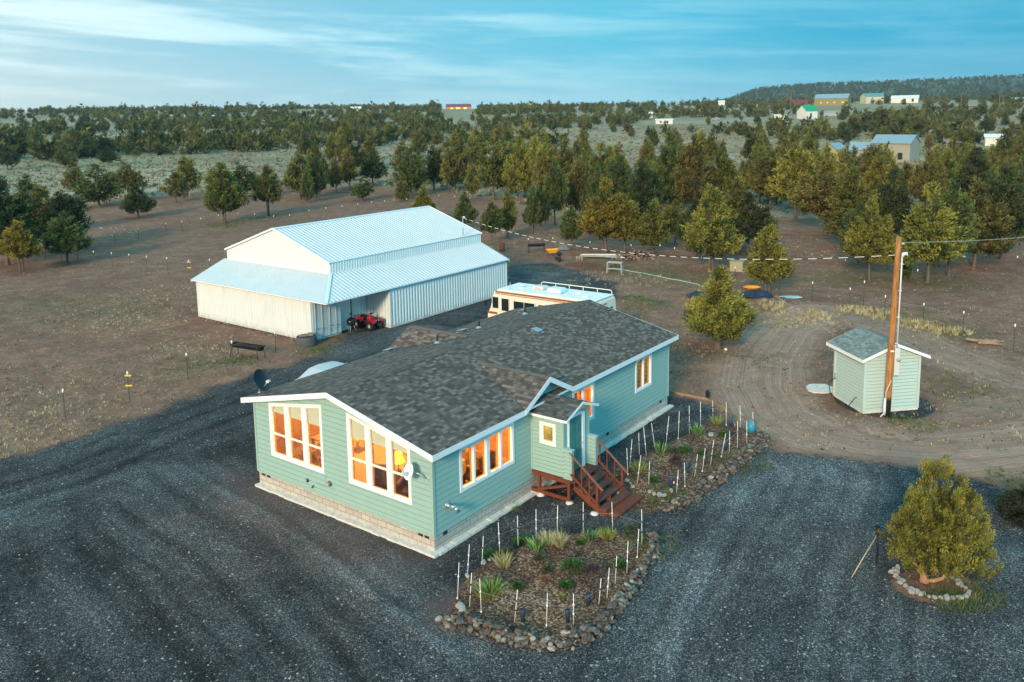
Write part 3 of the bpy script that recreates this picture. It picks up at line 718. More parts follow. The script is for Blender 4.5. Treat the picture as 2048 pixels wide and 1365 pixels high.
for c, b0, dn in ((DS, -OE, 1), (8.9, W_+OE, -1)):
    m_ = MB()
    for i in range(17):
        a = b0+dn*i*.2; d = a+dn*.2; k = .52
        for sg_ in (-1, 1): rq([(c, a, DZ+.03), (c, d, DZ+.022), (c+sg_*.13, d, DZ+.022-.13*k), (c+sg_*.13, a, DZ+.03-.13*k)], [(i*.31, 80), (i*.31+.28, 80), (i*.31+.28, 80.1), (i*.31, 80.1)])
    m_.build('ridge_cap', MATS['brown_ridge_shingle'], roof, bevel=-1)
m_ = MB(); u_ = .02
m_.extrude([(s0+.01, -OE+.02, ZE-u_), (s0+.01, tm_, ZR-u_), (s0+.01, W_+OE-.02, ZE-u_), (s0+.01, W_+OE-.02, ZE-.10), (s0+.01, tm_, ZR-.10), (s0+.01, -OE+.02, ZE-.10)], (s1-s0-.02, 0, 0))
m_.build('soffit', white, roof, bevel=-1)
m_ = MB(); fh = .20
for (x, o) in ((s0, -.025), (s1, .025)):
    for (ta, za, tb, zb) in ((-OE-.025, ZE-.005, tm_, ZR-.002), (W_+OE+.025, ZE-.005, tm_, ZR-.002)):
        m_.extrude([(x, ta, za), (x, tb, zb), (x, tb, zb-fh), (x, ta, za-fh)], (o, 0, 0))
y = -OE
for a, c in ((s0, DS-1.56), (DS+1.56, s1)): m_.box(((a+c)/2, y-.012, ZE-.1-.004), (c-a, .024, fh-.012))
m_.box(((s0+s1)/2, W_+OE+.012, ZE-.104), (s1-s0, .024, fh-.012))
for sg_ in (-1, 1):
    f = DS+sg_*1.56; m_.extrude([(f, y-.003, ZE+.005), (DS, y-.003, DZ+.004), (DS, y-.003, DZ-.2), (f, y-.003, ZE-fh)], (0, -.03, 0))
    f = 8.9+sg_*1.56; m_.extrude([(f, W_+OE, ZE), (8.9, W_+OE, DZ), (8.9, W_+OE, DZ-.2), (f, W_+OE, ZE-fh)], (0, .03, 0))
m_.build('fascia', white, roof, bevel=-1)
ventm = mat('roof_vent_paint', (.10, .10, .10), .5, .3); flash = mat('flashing', (.42, .45, .48), .35, .6)
for s_, t_ in ((10.9, 3.58), (15.34, 7.6), (10.52, 7.57), (7.02, 8.9)):
    z = roofz(t_); v = empty('roof_vent', (s_, t_, z), parent=house); k = -KR if t_ > tm_ else KR
    R_ = Matrix.Rotation(math.atan(k), 3, 'X'); m = MB(); m.box((0, 0, .05), (.30, .30, .09), rot=R_); m.build('vent_body', ventm, v, bevel=.01)
    m = MB(); m.box((0, 0, .105), (.38, .40, .02), rot=R_); m.box((0, 0, .012), (.46, .46, .006), rot=R_); m.build('vent_cap', flash, v)
for s_, t_ in ((14.23, 6.66), (11.17, 7.1), (7.96, 6.83)):
    z = roofz(t_); v = empty('vent_pipe', (s_, t_, z), parent=house); m = MB(); m.tube([(0, 0, -.05), (0, 0, .34)], .045, 12); m.build('pipe', black, v)
    m = MB(); m.lathe([(.16, .005), (.15, .02), (.07, .06), (.05, .09)], 14); m.build('pipe_collar', flash, v)

# entry vestibule ------------------------------------------------------
ent = empty('entry_porch', (5.35, 0, 0), parent=house)
EW, ED, EZ = 1.76, 1.41, .93
fl = lambda u, o, z: (-o, -u, z); frr = lambda u, o, z: (EW+o, -u, z); ff = lambda u, o, z: (u, -ED-o, z)
WV = (.40, 1.10, 2.02, flat(2.86))
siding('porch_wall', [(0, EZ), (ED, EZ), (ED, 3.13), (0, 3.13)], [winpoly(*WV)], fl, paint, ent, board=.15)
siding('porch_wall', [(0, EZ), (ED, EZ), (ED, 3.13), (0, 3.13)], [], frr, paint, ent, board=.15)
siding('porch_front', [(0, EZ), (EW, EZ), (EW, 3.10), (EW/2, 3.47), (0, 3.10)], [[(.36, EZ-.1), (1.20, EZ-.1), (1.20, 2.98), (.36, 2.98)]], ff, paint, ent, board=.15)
for u0 in (0, EW-.13):
    kn = empty('knee_wall', parent=ent)
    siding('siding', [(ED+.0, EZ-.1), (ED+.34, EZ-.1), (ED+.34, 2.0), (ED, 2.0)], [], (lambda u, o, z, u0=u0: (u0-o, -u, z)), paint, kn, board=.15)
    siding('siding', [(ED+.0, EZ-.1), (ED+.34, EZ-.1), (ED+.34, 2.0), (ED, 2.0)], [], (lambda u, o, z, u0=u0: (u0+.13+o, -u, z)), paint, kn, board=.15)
    m = MB(); m.box((u0+.065, -ED-.345, (EZ+1.9)/2), (.155, .02, 1.17)); m.build('end_board', cornerp, kn, bevel=-1)
    m = MB(); m.box((u0+.065, -ED-.18, 2.012), (.20, .42, .025)); m.build('cap', mat('cap_board_paint', (.38, .50, .47), .6), kn)
window(fl, WV, [(.51, .99)], None, None, parent=ent, trim=.11)
m = MB(); m.box((-.012, -.03, (EZ+3.1)/2), (.03, .06, 2.17)); m.build('corner_trim', cornerp, ent, bevel=-1)
m = MB(); m.box((-.012, -ED+.03, (2.0+3.1)/2), (.03, .08, 1.1)); m.box((.03, -ED-.012, (2+3.1)/2), (.07, .03, 1.1)); m.build('corner_trim', cornerp, ent, bevel=-1)
door = empty('entry_door', (.78, -ED-.005, EZ+.02), parent=ent)
m = MB(); m.box((0, 0, 1.0), (.82, .04, 2.0)); 
for x in (-.2, .2):
    for z, h in ((.36, .42), (.98, .56), (1.66, .42)): m.box((x, -.024, z), (.26, .014, h)); m.box((x, -.032, z), (.19, .008, h-.09))
m.build('door_leaf', tealdoor, door, bevel=.004)
m = MB(); m.lathe([(.0, 0), (.03, 0), (.015, .02), (.03, .045), (.022, .07), (0, .075)], 12, c=(.33, -.03, .95), M=Matrix.Rotation(rad(90), 3, 'X')); m.build('handle', steel, door)
m = MB(); m.box((.315, -ED-.02, (EZ+3.02)/2), (.09, .05, 3.02-EZ)); m.box((1.28, -ED-.025, (EZ+3.02)/2), (.17, .06, 3.02-EZ)); m.box((.78, -ED-.02, 3.04), (.84, .05, .09)); m.build('door_frame', white, ent, bevel=-1)
pr = empty('porch_roof', parent=ent)
m_ = MB(); ea, eb, eyf = -.20, EW+.22, -ED-.27; ap, az_, ez_ = .90, 3.57, 3.17; ls = math.hypot(ap-ea, az_-ez_)
for (a, c) in ((ea, ap), (eb, ap)):
    rq([(a, eyf, ez_), (ap, eyf, az_), (ap, .30, az_), (a, .1, ez_)], [(eyf, 0), (eyf, ls), (.3, ls), (.1, 0)])
m_.build('shingles', shingle_mat('porch_shingles', [(0, (.045, .042, .04)), (.5, (.09, .078, .068)), (.8, (.11, .13, .13)), (1, (.17, .15, .13))]), pr, bevel=-1)
m_ = MB()
for (a, c) in ((ea, ap), (ap, eb)):
    za, zc = (ez_, az_) if c == ap else (az_, ez_)
    m_.extrude([(a, eyf+.0, za-.004), (c, eyf+.0, zc-.004), (c, eyf+.0, zc-.09), (a, eyf+.0, za-.09)], (0, -.022, 0))
    m_.extrude([(a, eyf+.002, za-.01), (c, eyf+.002, zc-.01), (c, eyf+.002, zc-.035), (a, eyf+.002, za-.035)], (0, -eyf, 0))
m_.box((ea-.011, (eyf)/2, ez_-.048), (.022, -eyf, .085)); m_.box((eb+.011, eyf/2, ez_-.048), (.022, -eyf, .085))
m_.build('fascia', white, pr, bevel=-1)
m = MB(); m.box((EW/2, -ED/2, EZ-.03), (EW-.03, ED-.02, .04)); m.build('porch_floor', deckwood, ent)
# timber base, steps, railings
base = empty('porch_base', parent=ent)
m = MB()
for s_ in (.06, EW-.06):
    m.box((s_, -.82, .81), (.09, 1.66, .19)); m.box((s_, -.80, .13), (.09, 1.68, .13)); 
    for t_ in (-.32, -1.60): m.box((s_+.001, t_, .42), (.093, .10, .60))
    m.beam((s_, -.36, .22), (s_, -1.56, .66), .06, .10)
m.box((EW/2, -1.66, .80), (EW, .05, .20))
m.build('timber_frame', redwood, base, bevel=.006)
for (x, y) in ((.06, -1.62), (.06, -.36), (EW-.06, -1.62), (-.14, -2.78), (EW+.04, -2.74)):
    m = MB(); m.lathe([(0, .0), (.17, -.1), (.16, .02), (.12, .09), (0, .10)], 8, c=(x, y, -.02), M=Matrix.Rotation(random.random(), 3, 'Z')); m.build('pier_stone', concrete, base)
steps = empty('porch_steps', (0, -ED-.02, 0), parent=ent)
trd = [(.0, .52, .91), (.52, .83, .74), (.83, 1.14, .57), (1.14, 1.45, .40), (1.45, 1.80, .23)]
sx0, sx1 = -.08, EW-.06
for (a, c, z) in trd:
    m = MB(); n = 3 if c-a > .4 else 2; wd = (c-a)/n
    for i in range(n): m.box(((sx0+sx1)/2+random.uniform(-.01, .01), -(a+wd*(i+.5)), z-.02), (sx1-sx0, wd-.012, .04))
    m.build('tread', deckwood, steps, bevel=.004)
m = MB()
for x in (sx0+.03, (sx0+sx1)/2, sx1-.03):
    poly = [(x, -.45, .86), (x, -.53, .69), (x, -.84, .69), (x, -.84, .52), (x, -1.15, .52), (x, -1.15, .35), (x, -1.46, .35), (x, -1.46, .18), (x, -1.78, .18), (x, -1.78, .0), (x, -1.5, .0), (x, -.45, .6)]
    m.extrude([(p[0]-.02, p[1], p[2]) for p in poly], (.04, 0, 0))
for z, y in ((.13, -1.785), (.645, -.535), (.475, -.845), (.305, -1.155)): m.box(((sx0+sx1)/2, y, z), (sx1-sx0-.02, .02, .13))
m.box(((sx0+sx1)/2+.1, -2.0, .09), (sx1-sx0+.15, .42, .07))
m.build('stringer', redwood, steps, bevel=-1)
for x in (-.02, EW-.02):
    r_ = empty('railing', parent=steps); a0, z0, a1, z1 = -.27, 1.93, -1.50, .96
    m = MB(); m.beam((x, a0+.02, z0+.01), (x, a1-.12, z1-.08), .085, .035); m.build('handrail', mat('worn_handrail', (.24, .09, .055), .6, var=.3, vscale=8), r_, bevel=.004)
    m = MB(); m.beam((x, a0-.02, z0-.78), (x, a1, z1-.72), .035, .08); m.build('lower_rail', redwood, r_)
    for t_ in (.14, .40, .66): 
        y = a0+(a1-a0)*t_; zt_ = z0+(z1-z0)*t_; m = MB(); m.box((x-.001, y, zt_-.40), (.045, .045, .80)); m.build('baluster', redwood, r_)
    m = MB(); m.box((x, a1+.1, .50), (.09, .09, 1.0)); m.build('newel_post', redwood, r_, bevel=.005)

# small fixtures on the walls
m = MB(); Mx = Matrix.Rotation(rad(90), 3, 'X')
ev = empty('exhaust_vent', (.62, -.02, 1.40), parent=house)
m.lathe([(0, 0), (.11, .0), (.11, .02), (.055, .03), (.055, .16)], 16, M=Mx); m.build('flange', steel, ev)
m = MB(); m.tube([(0, -.14, 0), (.02, -.24, 0), (.10, -.30, -.05)], .058, 14); m.tube([(.08, -.29, -.03), (.17, -.31, -.20)], [.068, .074], 14); m.build('elbow_pipe', steel, ev)
for (t_, z, r) in ((6.08, .92, .06), (4.87, 1.10, .08)):
    m = MB(); m.tube([(-.02+.06*math.cos(a)*0-.04, t_+r*math.cos(a), z+r*math.sin(a)) for a in np.linspace(0, 5.4, 14)], .014, 6); m.box((-.03, t_, z-.02), (.05, .05, .05)); m.build('hose_bib', darkmetal, house)
m = MB(); m.box((-.03, 4.87, 1.12), (.04, .12, .16)); m.build('outlet_cover', mat('aged_brass', (.30, .27, .15), .6), house)
m = MB(); m.tube([(-.03, 5.77, .80), (-.10, 5.77, .76)], .02, 8); m.box((-.10, 5.77, .74), (.03, .08, .02)); m.build('tap', darkmetal, house)
m = MB(); m.box((-.02, 5.10, 1.12), (.012, .012, .42)); m.box((-.02, 5.38, .91), (.012, .56, .012)); m.build('cable', cornerp, house)

# interior ---------------------------------------------------------------
inner = mat('warm_room_wall', (.72, .60, .42), .8); carpet = mat('room_carpet', (.32, .22, .14), .95); cabinet = mat('red_brown_cabinet', (.28, .09, .035), .5, var=.3)
siding('interior_wall', [(.12, EZ), (W_-.12, EZ), (W_-.12, und(W_)-.04), (W_/2, und(W_/2)-.04), (.12, und(0)-.04)], [winpoly(WA[0]+.11, WA[1]-.11, WA[2]+.11, lambda t: topA(t)-.11), winpoly(WB[0]+.11, WB[1]-.11, WB[2]+.11, lambda t: topB(t)-.11)], lambda u, o, z: (.16, u, z), inner, house, board=9, depth=0)
siding('interior_wall', [(.12, EZ), (L_-.12, EZ), (L_-.12, und(0)-.02), (.12, und(0)-.02)], [winpoly(a+.11, c-.11, z+.11, flat(tp(0)-.11)) for a, c, z, tp in (W1, W2, W3)], lambda u, o, z: (u, .16, z), inner, house, board=9, depth=0)
m = MB(); m.box((2.9, W_-.15, 2.2), (5.3, .04, 2.6)); m.build('interior_wall', mat('brown_panelling', (.30, .15, .07), .6, var=.4, vscale=1.5), house)
m = MB(); m.box((.88, -1.36, 2.0), (1.7, .03, 2.1)); m.box((1.72, -.7, 2.0), (.03, 1.3, 2.1)); m.build('interior_wall', inner, ent)
m = MB()
for s_ in (5.6, 7.6, 10.2, 12.2): m.box((s_, W_/2 if s_ == 5.6 else 2.4, 2.2), (.1, W_-.4 if s_ == 5.6 else 4.4, 2.7))
m.box((11, 4.7, 2.2), (10.6, .1, 3.0)); m.build('partition_wall', mat('brown_panelling', (.30, .15, .07), .6, var=.4, vscale=1.5), house)
m = MB(); m.box((L_/2, W_/2, EZ-.04), (L_-.2, W_-.2, .08)); m.build('room_floor', carpet, house)
warm = (1.0, .50, .12)
def lamp(s, t, z, e, r=.12, par=house):
    d = bpy.data.lights.new('room_light', 'POINT'); d.energy = e; d.color = warm; d.shadow_soft_size = r
    o = bpy.data.objects.new('room_light', d); col.objects.link(o); o.location = (s, t, z); o.parent = par
LE = 430
lamp(2.9, 2.6, 3.1, LE*1.3); lamp(3.0, 6.6, 3.1, LE*1.1); lamp(8.9, 2.2, 2.9, LE*.8); lamp(13.8, 2.2, 2.9, LE*.28); lamp(.9, -.7, 2.7, LE*.10, par=ent)
fabr = mat('dark_brown_leather', (.075, .032, .02), .5, var=.3); blanket = mat('ochre_blanket', (.60, .34, .08), .9, var=.3); wood2 = mat('honey_oak_furniture', (.42, .22, .08), .5, var=.25)
def interior_thing(name, s, t, rz, **kw):
    p = Vector((*HW(s, t), EZ)); return empty(name, p, math.pi/2-HA+rz, **kw)
def armchair(s, t, rz, lb, cloth=None):
    c = interior_thing('armchair', s, t, rz, label=lb, cat='armchair', group='armchairs behind the house windows')
    m = MB(); m.box((0, 0, .26), (.80, .80, .36)); m.build('seat', fabr, c, bevel=.05); m = MB(); m.box((-.34, 0, .70), (.22, .80, .75)); m.build('backrest', fabr, c, bevel=.07)
    for y in (-.40, .40):
        m = MB(); m.box((.02, y, .38), (.78, .18, .58)); m.build('armrest', fabr, c, bevel=.06)
    if cloth: m = MB(); m.box((-.33, .02, .84), (.28, .62, .55)); m.build('throw', cloth, c, bevel=.08)
armchair(1.05, 1.9, rad(205), 'brown armchair with an ochre throw behind the wide side window', blanket)
armchair(2.3, 1.25, rad(110), 'second brown armchair behind the right half of the wide side window', blanket)
armchair(3.5, .95, rad(90), 'dark brown armchair behind the last light of the wide side window')
armchair(1.0, 3.2, rad(20), 'brown leather armchair behind the right gable window')
def table(s, t, rz, lb, sz=(1.5, .9)):
    c = interior_thing('dining_table', s, t, rz, label=lb, cat='table')
    m = MB(); m.box((0, 0, .74), (sz[0], sz[1], .045)); m.build('table_top', wood2, c, bevel=.01)
    for x in (-1, 1):
        for y in (-1, 1): m = MB(); m.box((x*(sz[0]/2-.08), y*(sz[1]/2-.08), .36), (.07, .07, .72)); m.build('leg', wood2, c)
table(1.9, 6.9, rad(90), 'honey oak table behind the left gable window'); table(3.9, 2.4, 0, 'long oak side table behind the four-light window', (1.3, .6))
for i, (s, t, rz, lb) in enumerate(((1.1, 7.3, 0, 'oak chair left of the table behind the left gable window'), (1.0, 6.2, 0, 'oak chair right of the table behind the left gable window'), (2.9, 6.6, rad(180), 'oak chair behind the table in the left gable window'))):
    c = interior_thing('dining_chair', s, t, rz, label=lb, cat='chair', group='oak chairs behind the left gable window')
    m = MB(); m.box((0, 0, .45), (.44, .44, .04)); m.build('seat', wood2, c); m = MB()
    for y in (-.2, .2): m.box((-.2, y, .75), (.04, .04, .6))
    for z in (.7, .85, 1.0): m.box((-.2, 0, z), (.025, .4, .07))
    m.build('backrest', wood2, c)
    for x in (-.19, .19):
        for y in (-.19, .19): m = MB(); m.box((x, y, .215), (.04, .04, .43)); m.build('leg', wood2, c)
c = interior_thing('bookcase', 4.9, 6.2, 0, label='tall red-brown bookcase at the back of the front room', cat='bookcase')
m = MB(); m.box((0, 0, 1.0), (.04, 2.2, 2.0))
for z in (.02, .45, .9, 1.35, 1.8): m.box((-.18, 0, z), (.34, 2.2, .04))
for y in (-1.1, -.37, .37, 1.1): m.box((-.18, y, 1.0), (.34, .04, 2.0))
m.build('shelves', cabinet, c)
bk = MB(); rr = random.Random(5)
for z in (.04, .47, .92, 1.37):
    y = -1.05
    while y < 1.0: w2 = rr.uniform(.03, .09); h = rr.uniform(.2, .34); bk.box((-.18, y+w2/2, z+h/2), (.2, w2*.9, h)); y += w2*rr.choice((1, 1, 1, 2.5))
bk.build('books', mat('book_spines', (.35, .12, .05), .7, var=.7, vscale=9), c)
c = interior_thing('floor_lamp', .95, 2.45, 0, label='lit floor lamp with a yellow shade behind the right gable window', cat='lamp')
m = MB(); m.lathe([(0, 0), (.15, 0), (.15, .02), (.015, .03), (.015, 1.3)], 14); m.build('stand', darkmetal, c)
m = MB(); m.lathe([(.13, 1.55), (.24, 1.22)], 18); m.build('lamp_shade', mat('lit_lamp_shade', (.8, .5, .1), .8, emis=(1, .52, .05), estr=1.6), c)
c = interior_thing('sofa', 3.9, 3.4, rad(180), label='brown sofa with ochre arms at the back of the front room', cat='sofa')
m = MB(); m.box((0, 0, .25), (.85, 2.0, .35)); m.build('seat', fabr, c, bevel=.05); m = MB(); m.box((-.36, 0, .6), (.2, 2.0, .6)); m.build('backrest', fabr, c, bevel=.06)
for y in (-1, 1): m = MB(); m.box((0, y, .4), (.85, .2, .5)); m.build('armrest', blanket, c, bevel=.05)
c = interior_thing('curtain', 8.9, .55, 0, label='red and orange patterned curtain behind the window by the entry roof', cat='curtain')
m = MB(); n = 24; m.add([(-.45+i*.9/n, .04*math.sin(i*1.7), z) for z in (.7, 2.1) for i in range(n+1)], [(i, i+1, n+2+i, n+1+i) for i in range(n)]); m.build('cloth', mat('red_orange_curtain', (.65, .16, .03), .8, var=.6, vscale=8), c)
c = interior_thing('curtain', 13.6, .5, 0, label='grey curtain behind the window at the far end', cat='curtain')
m = MB(); m.add([(-.3+i*.7/n, .04*math.sin(i*1.7), z) for z in (.5, 2.15) for i in range(n+1)], [(i, i+1, n+2+i, n+1+i) for i in range(n)]); m.build('cloth', mat('grey_curtain', (.12, .09, .08), .9), c)

# dishes -----------------------------------------------------------------
def dish(name, foot, face, R, dm, lb, mast, cat='satellite dish'):
    d = empty(name, foot, 0, label=lb, cat=cat, group='satellite dishes on the house')
    f = Vector(face).normalized(); q = f.to_track_quat('Z', 'Y').to_matrix(); c = Vector(mast)
    m = MB(); m.lathe([(R*k/6, .16*R*(k/6)**2*1.6) for k in range(7)]+[(R*1.02, .27*R)], 28, c=c, sx=.92, sy=1, M=q); m.build('reflector', dm, d)
    m = MB(); m.tube([(0, 0, 0), (c.x*.3, c.y*.3, c.z*.55), c-f*.03], .022, 8); m.lathe([(.07, 0), (.07, .015), (0, .016)], 10); m.build('mast', steel, d)
    m = MB(); tip = c+f*R*.95+Vector((0, 0, -R*.35)); m.tube([c+Vector((0, 0, -R*.85))+f*.02, tip], .014, 6); m.build('feed_arm', steel, d)
    m = MB(); m.box(tip, (.10, .10, .13), rot=q); m.lathe([(.05, 0), (.05, .08)], 10, c=tip, M=q); m.build('receiver', mat('pale_plastic', (.6, .62, .63), .5), d)
p = Vector((*HW(.35, W_+.1), roofz(W_+.05)))
dish('satellite_dish', p, (.85, -.30, .45), .44, mat('dark_dish_paint', (.035, .04, .045), .55), 'dark grey satellite dish on the roof edge above the left gable corner', (.02, .05, .42))
p = Vector((*HW(-.03, .22), 2.45))
dish('satellite_dish', p, (-.75, -.62, .35), .27, mat('white_dish_paint', (.75, .76, .77), .5), 'white satellite dish on a bracket at the near corner of the gable wall', tuple(np.array([*(-.34*hl+.38*hw), .30])))

# ------------------------------------------------------------------ container barn
BAo3 = Vector((-12.55, 51.2, 0)); barn = empty('storage_barn', BAo3, math.pi/2-.6438, label='large white barn of shipping containers under a ribbed white metal roof', cat='barn')
def BP(s, t, z=0.0):
    v = Matrix.Rotation(math.pi/2-.6438, 3, 'Z')@Vector((s, t, 0)); return Vector((BAo3.x+v.x, BAo3.y+v.y, z))
def corrug(m, a, c, z0, z1, nrm, period=.28, d=.036):
    a, c, nrm = Vector(a), Vector(c), Vector(nrm); L = (c-a).length; u = (c-a)/L; n = max(1, round(L/period)); p = L/n; prof = []
    for i in range(n):
        for f, k in ((0, 0), (.30, 0), (.5, 1), (.80, 1)): prof.append((i*p+f*p, k))
    prof.append((L, 0)); vs = []
    for x, k in prof:
        q = a+u*x-nrm*d*k; vs += [(q.x, q.y, z0), (q.x, q.y, z1)]
    m.add(vs, [(2*i, 2*i+2, 2*i+3, 2*i+1) for i in range(len(prof)-1)])
def container(s, t, ls, lt, door_face=None):
    c = empty('shipping_container', (s, t, 0), parent=barn); h = 2.59
    m = MB(); r = .10
    corrug(m, (r, .015, 0), (ls-r, .015, 0), .14, h-.1, (0, -1, 0)); corrug(m, (r, lt-.015, 0), (ls-r, lt-.015, 0), .14, h-.1, (0, 1, 0))
    corrug(m, (.015, r, 0), (.015, lt-r, 0), .14, h-.1, (-1, 0, 0)); corrug(m, (ls-.015, r, 0), (ls-.015, lt-r, 0), .14, h-.1, (1, 0, 0))
    m.quad((0.02, 0.02, h-.02), (ls-.02, .02, h-.02), (ls-.02, lt-.02, h-.02), (.02, lt-.02, h-.02)); m.build('corrugated_side', whitemetal, c, bevel=-1)
    m = MB()
    for x in (r/2, ls-r/2):
        for y in (r/2, lt-r/2): m.box((x, y, h/2), (r, r, h))
    for y in (.04, lt-.04): m.box((ls/2, y, .07), (ls-2*r, .08, .14)); m.box((ls/2, y, h-.05), (ls-2*r, .08, .10))
    for x in (.04, ls-.04): m.box((x, lt/2, .07), (.08, lt-2*r, .14)); m.box((x, lt/2, h-.05), (.08, lt-2*r, .10))
    m.build('corner_frame', whitemetal, c, bevel=-1); m = MB()
    for x in (.08, ls-.08):
        for y in (-.004, lt+.004): m.box((x, y, h-.06), (.07, .012, .05)); m.box((x, y, .06), (.07, .012, .05))
    for x in (-.004, ls+.004):
        for y in (.08, lt-.08): m.box((x, y, h-.06), (.012, .06, .05))
    m.build('corner_casting_hole', mat('casting_hole_shadow', (.03, .02, .02), .9), c, bevel=-1)
    return c
cA = container(0, 0, 2.44, 12.19); cB = container(5.17, -1.71, 12.75, 2.44)
doorm = mat('container_door_paint', (.50, .57, .58), .5, var=.1, vscale=3)
for x0 in (.09, 1.24):
    d = empty('container_door', (x0, -.06, .14), parent=cA)
    m = MB(); m.box((.56, .02, 1.17), (1.12, .05, 2.34)); 
    for k in (.28, .84): m.box((k, -.012, 1.17), (.03, .014, 2.3))
    for z in (.04, 2.3): m.box((.56, -.012, z), (1.10, .016, .07))
    m.build('door_leaf', doorm, d, bevel=.004)
    for k in (.16, .70):
        m = MB(); m.tube([(k, -.04, .0), (k, -.04, 2.36)], .017, 8); m.build('lock_rod', whitemetal, d)
    m = MB()
    for k in (.16, .70): m.box((k+.12, -.055, .62 if k < .5 else .56), (.34, .02, .03)); m.box((k, -.05, .40), (.10, .03, .05))
    m.build('door_handle', mat('old_door_hardware', (.22, .25, .26), .6), d, bevel=-1)
m = MB(); corrug(m, (2.44, .55, 0), (5.17, .55, 0), 0, 2.8, (0, -1, 0), .32, .02); m.build('alcove_wall', whitemetal, barn, bevel=-1)
d = empty('side_door', (3.25, .50, 0), parent=barn); m = MB(); m.box((0, 0, 1.02), (.92, .05, 2.04)); m.build('door_leaf', mat('pale_side_door', (.62, .66, .62), .5), d, bevel=.004)
m = MB()
for x in (-.5, .5): m.box((x, -.01, 1.05), (.06, .07, 2.1))
m.box((0, -.01, 2.12), (1.06, .07, .06)); m.build('door_frame', darkmetal, d, bevel=-1); m = MB(); m.box((.38, -.05, 1.0), (.05, .05, .12)); m.build('handle', darkmetal, d)
def ribroof(m, a, c, d, e, period=.305, h=.042, wd=.045):
    """ribbed sheet a-b (eave) to d-c (top); ribs run from eave to top"""
    a, c_, d_, e_ = Vector(a), Vector(c), Vector(d), Vector(e)     # a eave0, c eave1, d top1, e top0
    m.quad(a, c_, d_, e_)
    n = (c_-a).cross(e_-a).normalized(); n = n if n.z > 0 else -n
    L = (c_-a).length; k = int(L/period); u = (c_-a)/L; up = (e_-a); up = (up-u*up.dot(u)).normalized()
    tu0, tu1 = (e_-a).dot(u), (d_-a).dot(u); H_ = (e_-a).dot(up)
    for i in range(k+1):
        x = i*period+.08
        if x > L-.03: break
        f = 1.0
        if x < tu0: f = x/tu0 if tu0 > 1e-6 else 1
        if x > tu1: f = min(f, (L-x)/(L-tu1))
        if f < .02: continue
        p0 = a+u*x; p1 = p0+up*H_*f
        for sg in (-1, 1): m.quad(p0+u*sg*wd, p1+u*sg*wd, p1+n*h+u*sg*.012, p0+n*h+u*sg*.012)
        m.quad(p0+n*h-u*.012, p1+n*h-u*.012, p1+n*h+u*.012, p0+n*h+u*.012)
        for sg in (0,): m.quad(p0-u*wd, p0+u*wd, p0+n*h+u*.012, p0+n*h-u*.012)
US, UT, UE, UT2 = 2.49, .86, 17.92, 11.95
ZIU, ZUE, ZUR = 3.80, 4.545, 6.415; UM = (UT+UT2)/2
ez = 2.70; eS, eT, eE, eT2 = -.31, -1.85, 18.05, 12.30
m = MB()
ribroof(m, (eS, eT, ez), (eE, eT, ez), (eE, UT, ZIU), (US, UT, ZIU))
ribroof(m, (eS, eT2, ez), (eS, eT, ez), (US, UT, ZIU), (US, eT2, ZIU))
m.build('lean_to_roof', roofmetal, barn, bevel=-1)
m = MB(); dz = (ZUR-ZUE)/(UM-UT); o_ = .06
ribroof(m, (US-.12, UT-o_, ZUE-dz*o_), (UE+.1, UT-o_, ZUE-dz*o_), (UE+.1, UM, ZUR), (US-.12, UM, ZUR))
ribroof(m, (UE+.1, UT2+o_, ZUE-dz*o_), (US-.12, UT2+o_, ZUE-dz*o_), (US-.12, UM, ZUR), (UE+.1, UM, ZUR))
m.build('main_roof', roofmetal, barn, bevel=-1)
m = MB()
def ribwall(a, c, z0f, z1f, nrm, period=.23):
    a, c = Vector(a), Vector(c); L = (c-a).length; u = (c-a)/L; n = int(L/period); nrm = Vector(nrm)
    for i in range(n):
        x0 = i*L/n; p = L/n
        for f0, f1, k0, k1 in ((0, .8, 0, 0), (.8, .86, 0, 1), (.86, .94, 1, 1), (.94, 1, 1, 0)):
            P0 = a+u*(x0+f0*p)+nrm*.022*k0; P1 = a+u*(x0+f1*p)+nrm*.022*k1; ua, ub = x0+f0*p, x0+f1*p
            m.add([(P0.x, P0.y, z0f(ua)), (P1.x, P1.y, z0f(ub)), (P1.x, P1.y, z1f(ub)), (P0.x, P0.y, z1f(ua))], [(0, 1, 2, 3)])
cz = lambda v: (lambda u: v)
ribwall((US, UT, 0), (UE, UT, 0), cz(ZIU-.15), cz(ZUE-.03), (0, -1, 0))
ribwall((US, UT2, 0), (US, UT, 0), cz(ZIU-.15), lambda u: ZUE+(min(u, UT2-UT-u))*dz-.03, (-1, 0, 0))
ribwall((UE, UT, 0), (UE, UT2, 0), cz(0), lambda u: ZUE+(min(u, UT2-UT-u))*dz-.03, (1, 0, 0))
ribwall((UE, UT2, 0), (US, UT2, 0), cz(0), cz(ZUE-.03), (0, 1, 0))
m.build('upper_wall', mat('white_wall_sheet', (.62, .67, .67), .5, var=.05, vscale=.8), barn, bevel=-1)
for (p, q) in (((eS, eT2+.01, ez), (US, eT2+.01, ZIU)), ((eE+.01, eT, ez), (eE+.01, UT, ZIU))):
    m = MB(); m.extrude([(p[0], p[1], 2.5), (p[0], p[1], p[2]), (q[0], q[1], q[2]), (q[0], q[1], 2.5)], (0.02, .02, 0)); m.build('lean_to_end', whitemetal, barn, bevel=-1)
m = MB()
m.beam((eS-.02, eT-.02, ez+.03), (US, UT, ZIU+.04), .22, .02)
m.build('hip_cap', bluetrim, barn, bevel=-1)
m = MB(); 
for sg in (-1, 1): m.quad((US-.13, UM, ZUR+.035), (UE+.11, UM, ZUR+.035), (UE+.11, UM+sg*.2, ZUR+.035-.2*dz), (US-.13, UM+sg*.2, ZUR+.035-.2*dz))
m.build('ridge_cap', bluetrim, barn, bevel=-1)
m = MB()
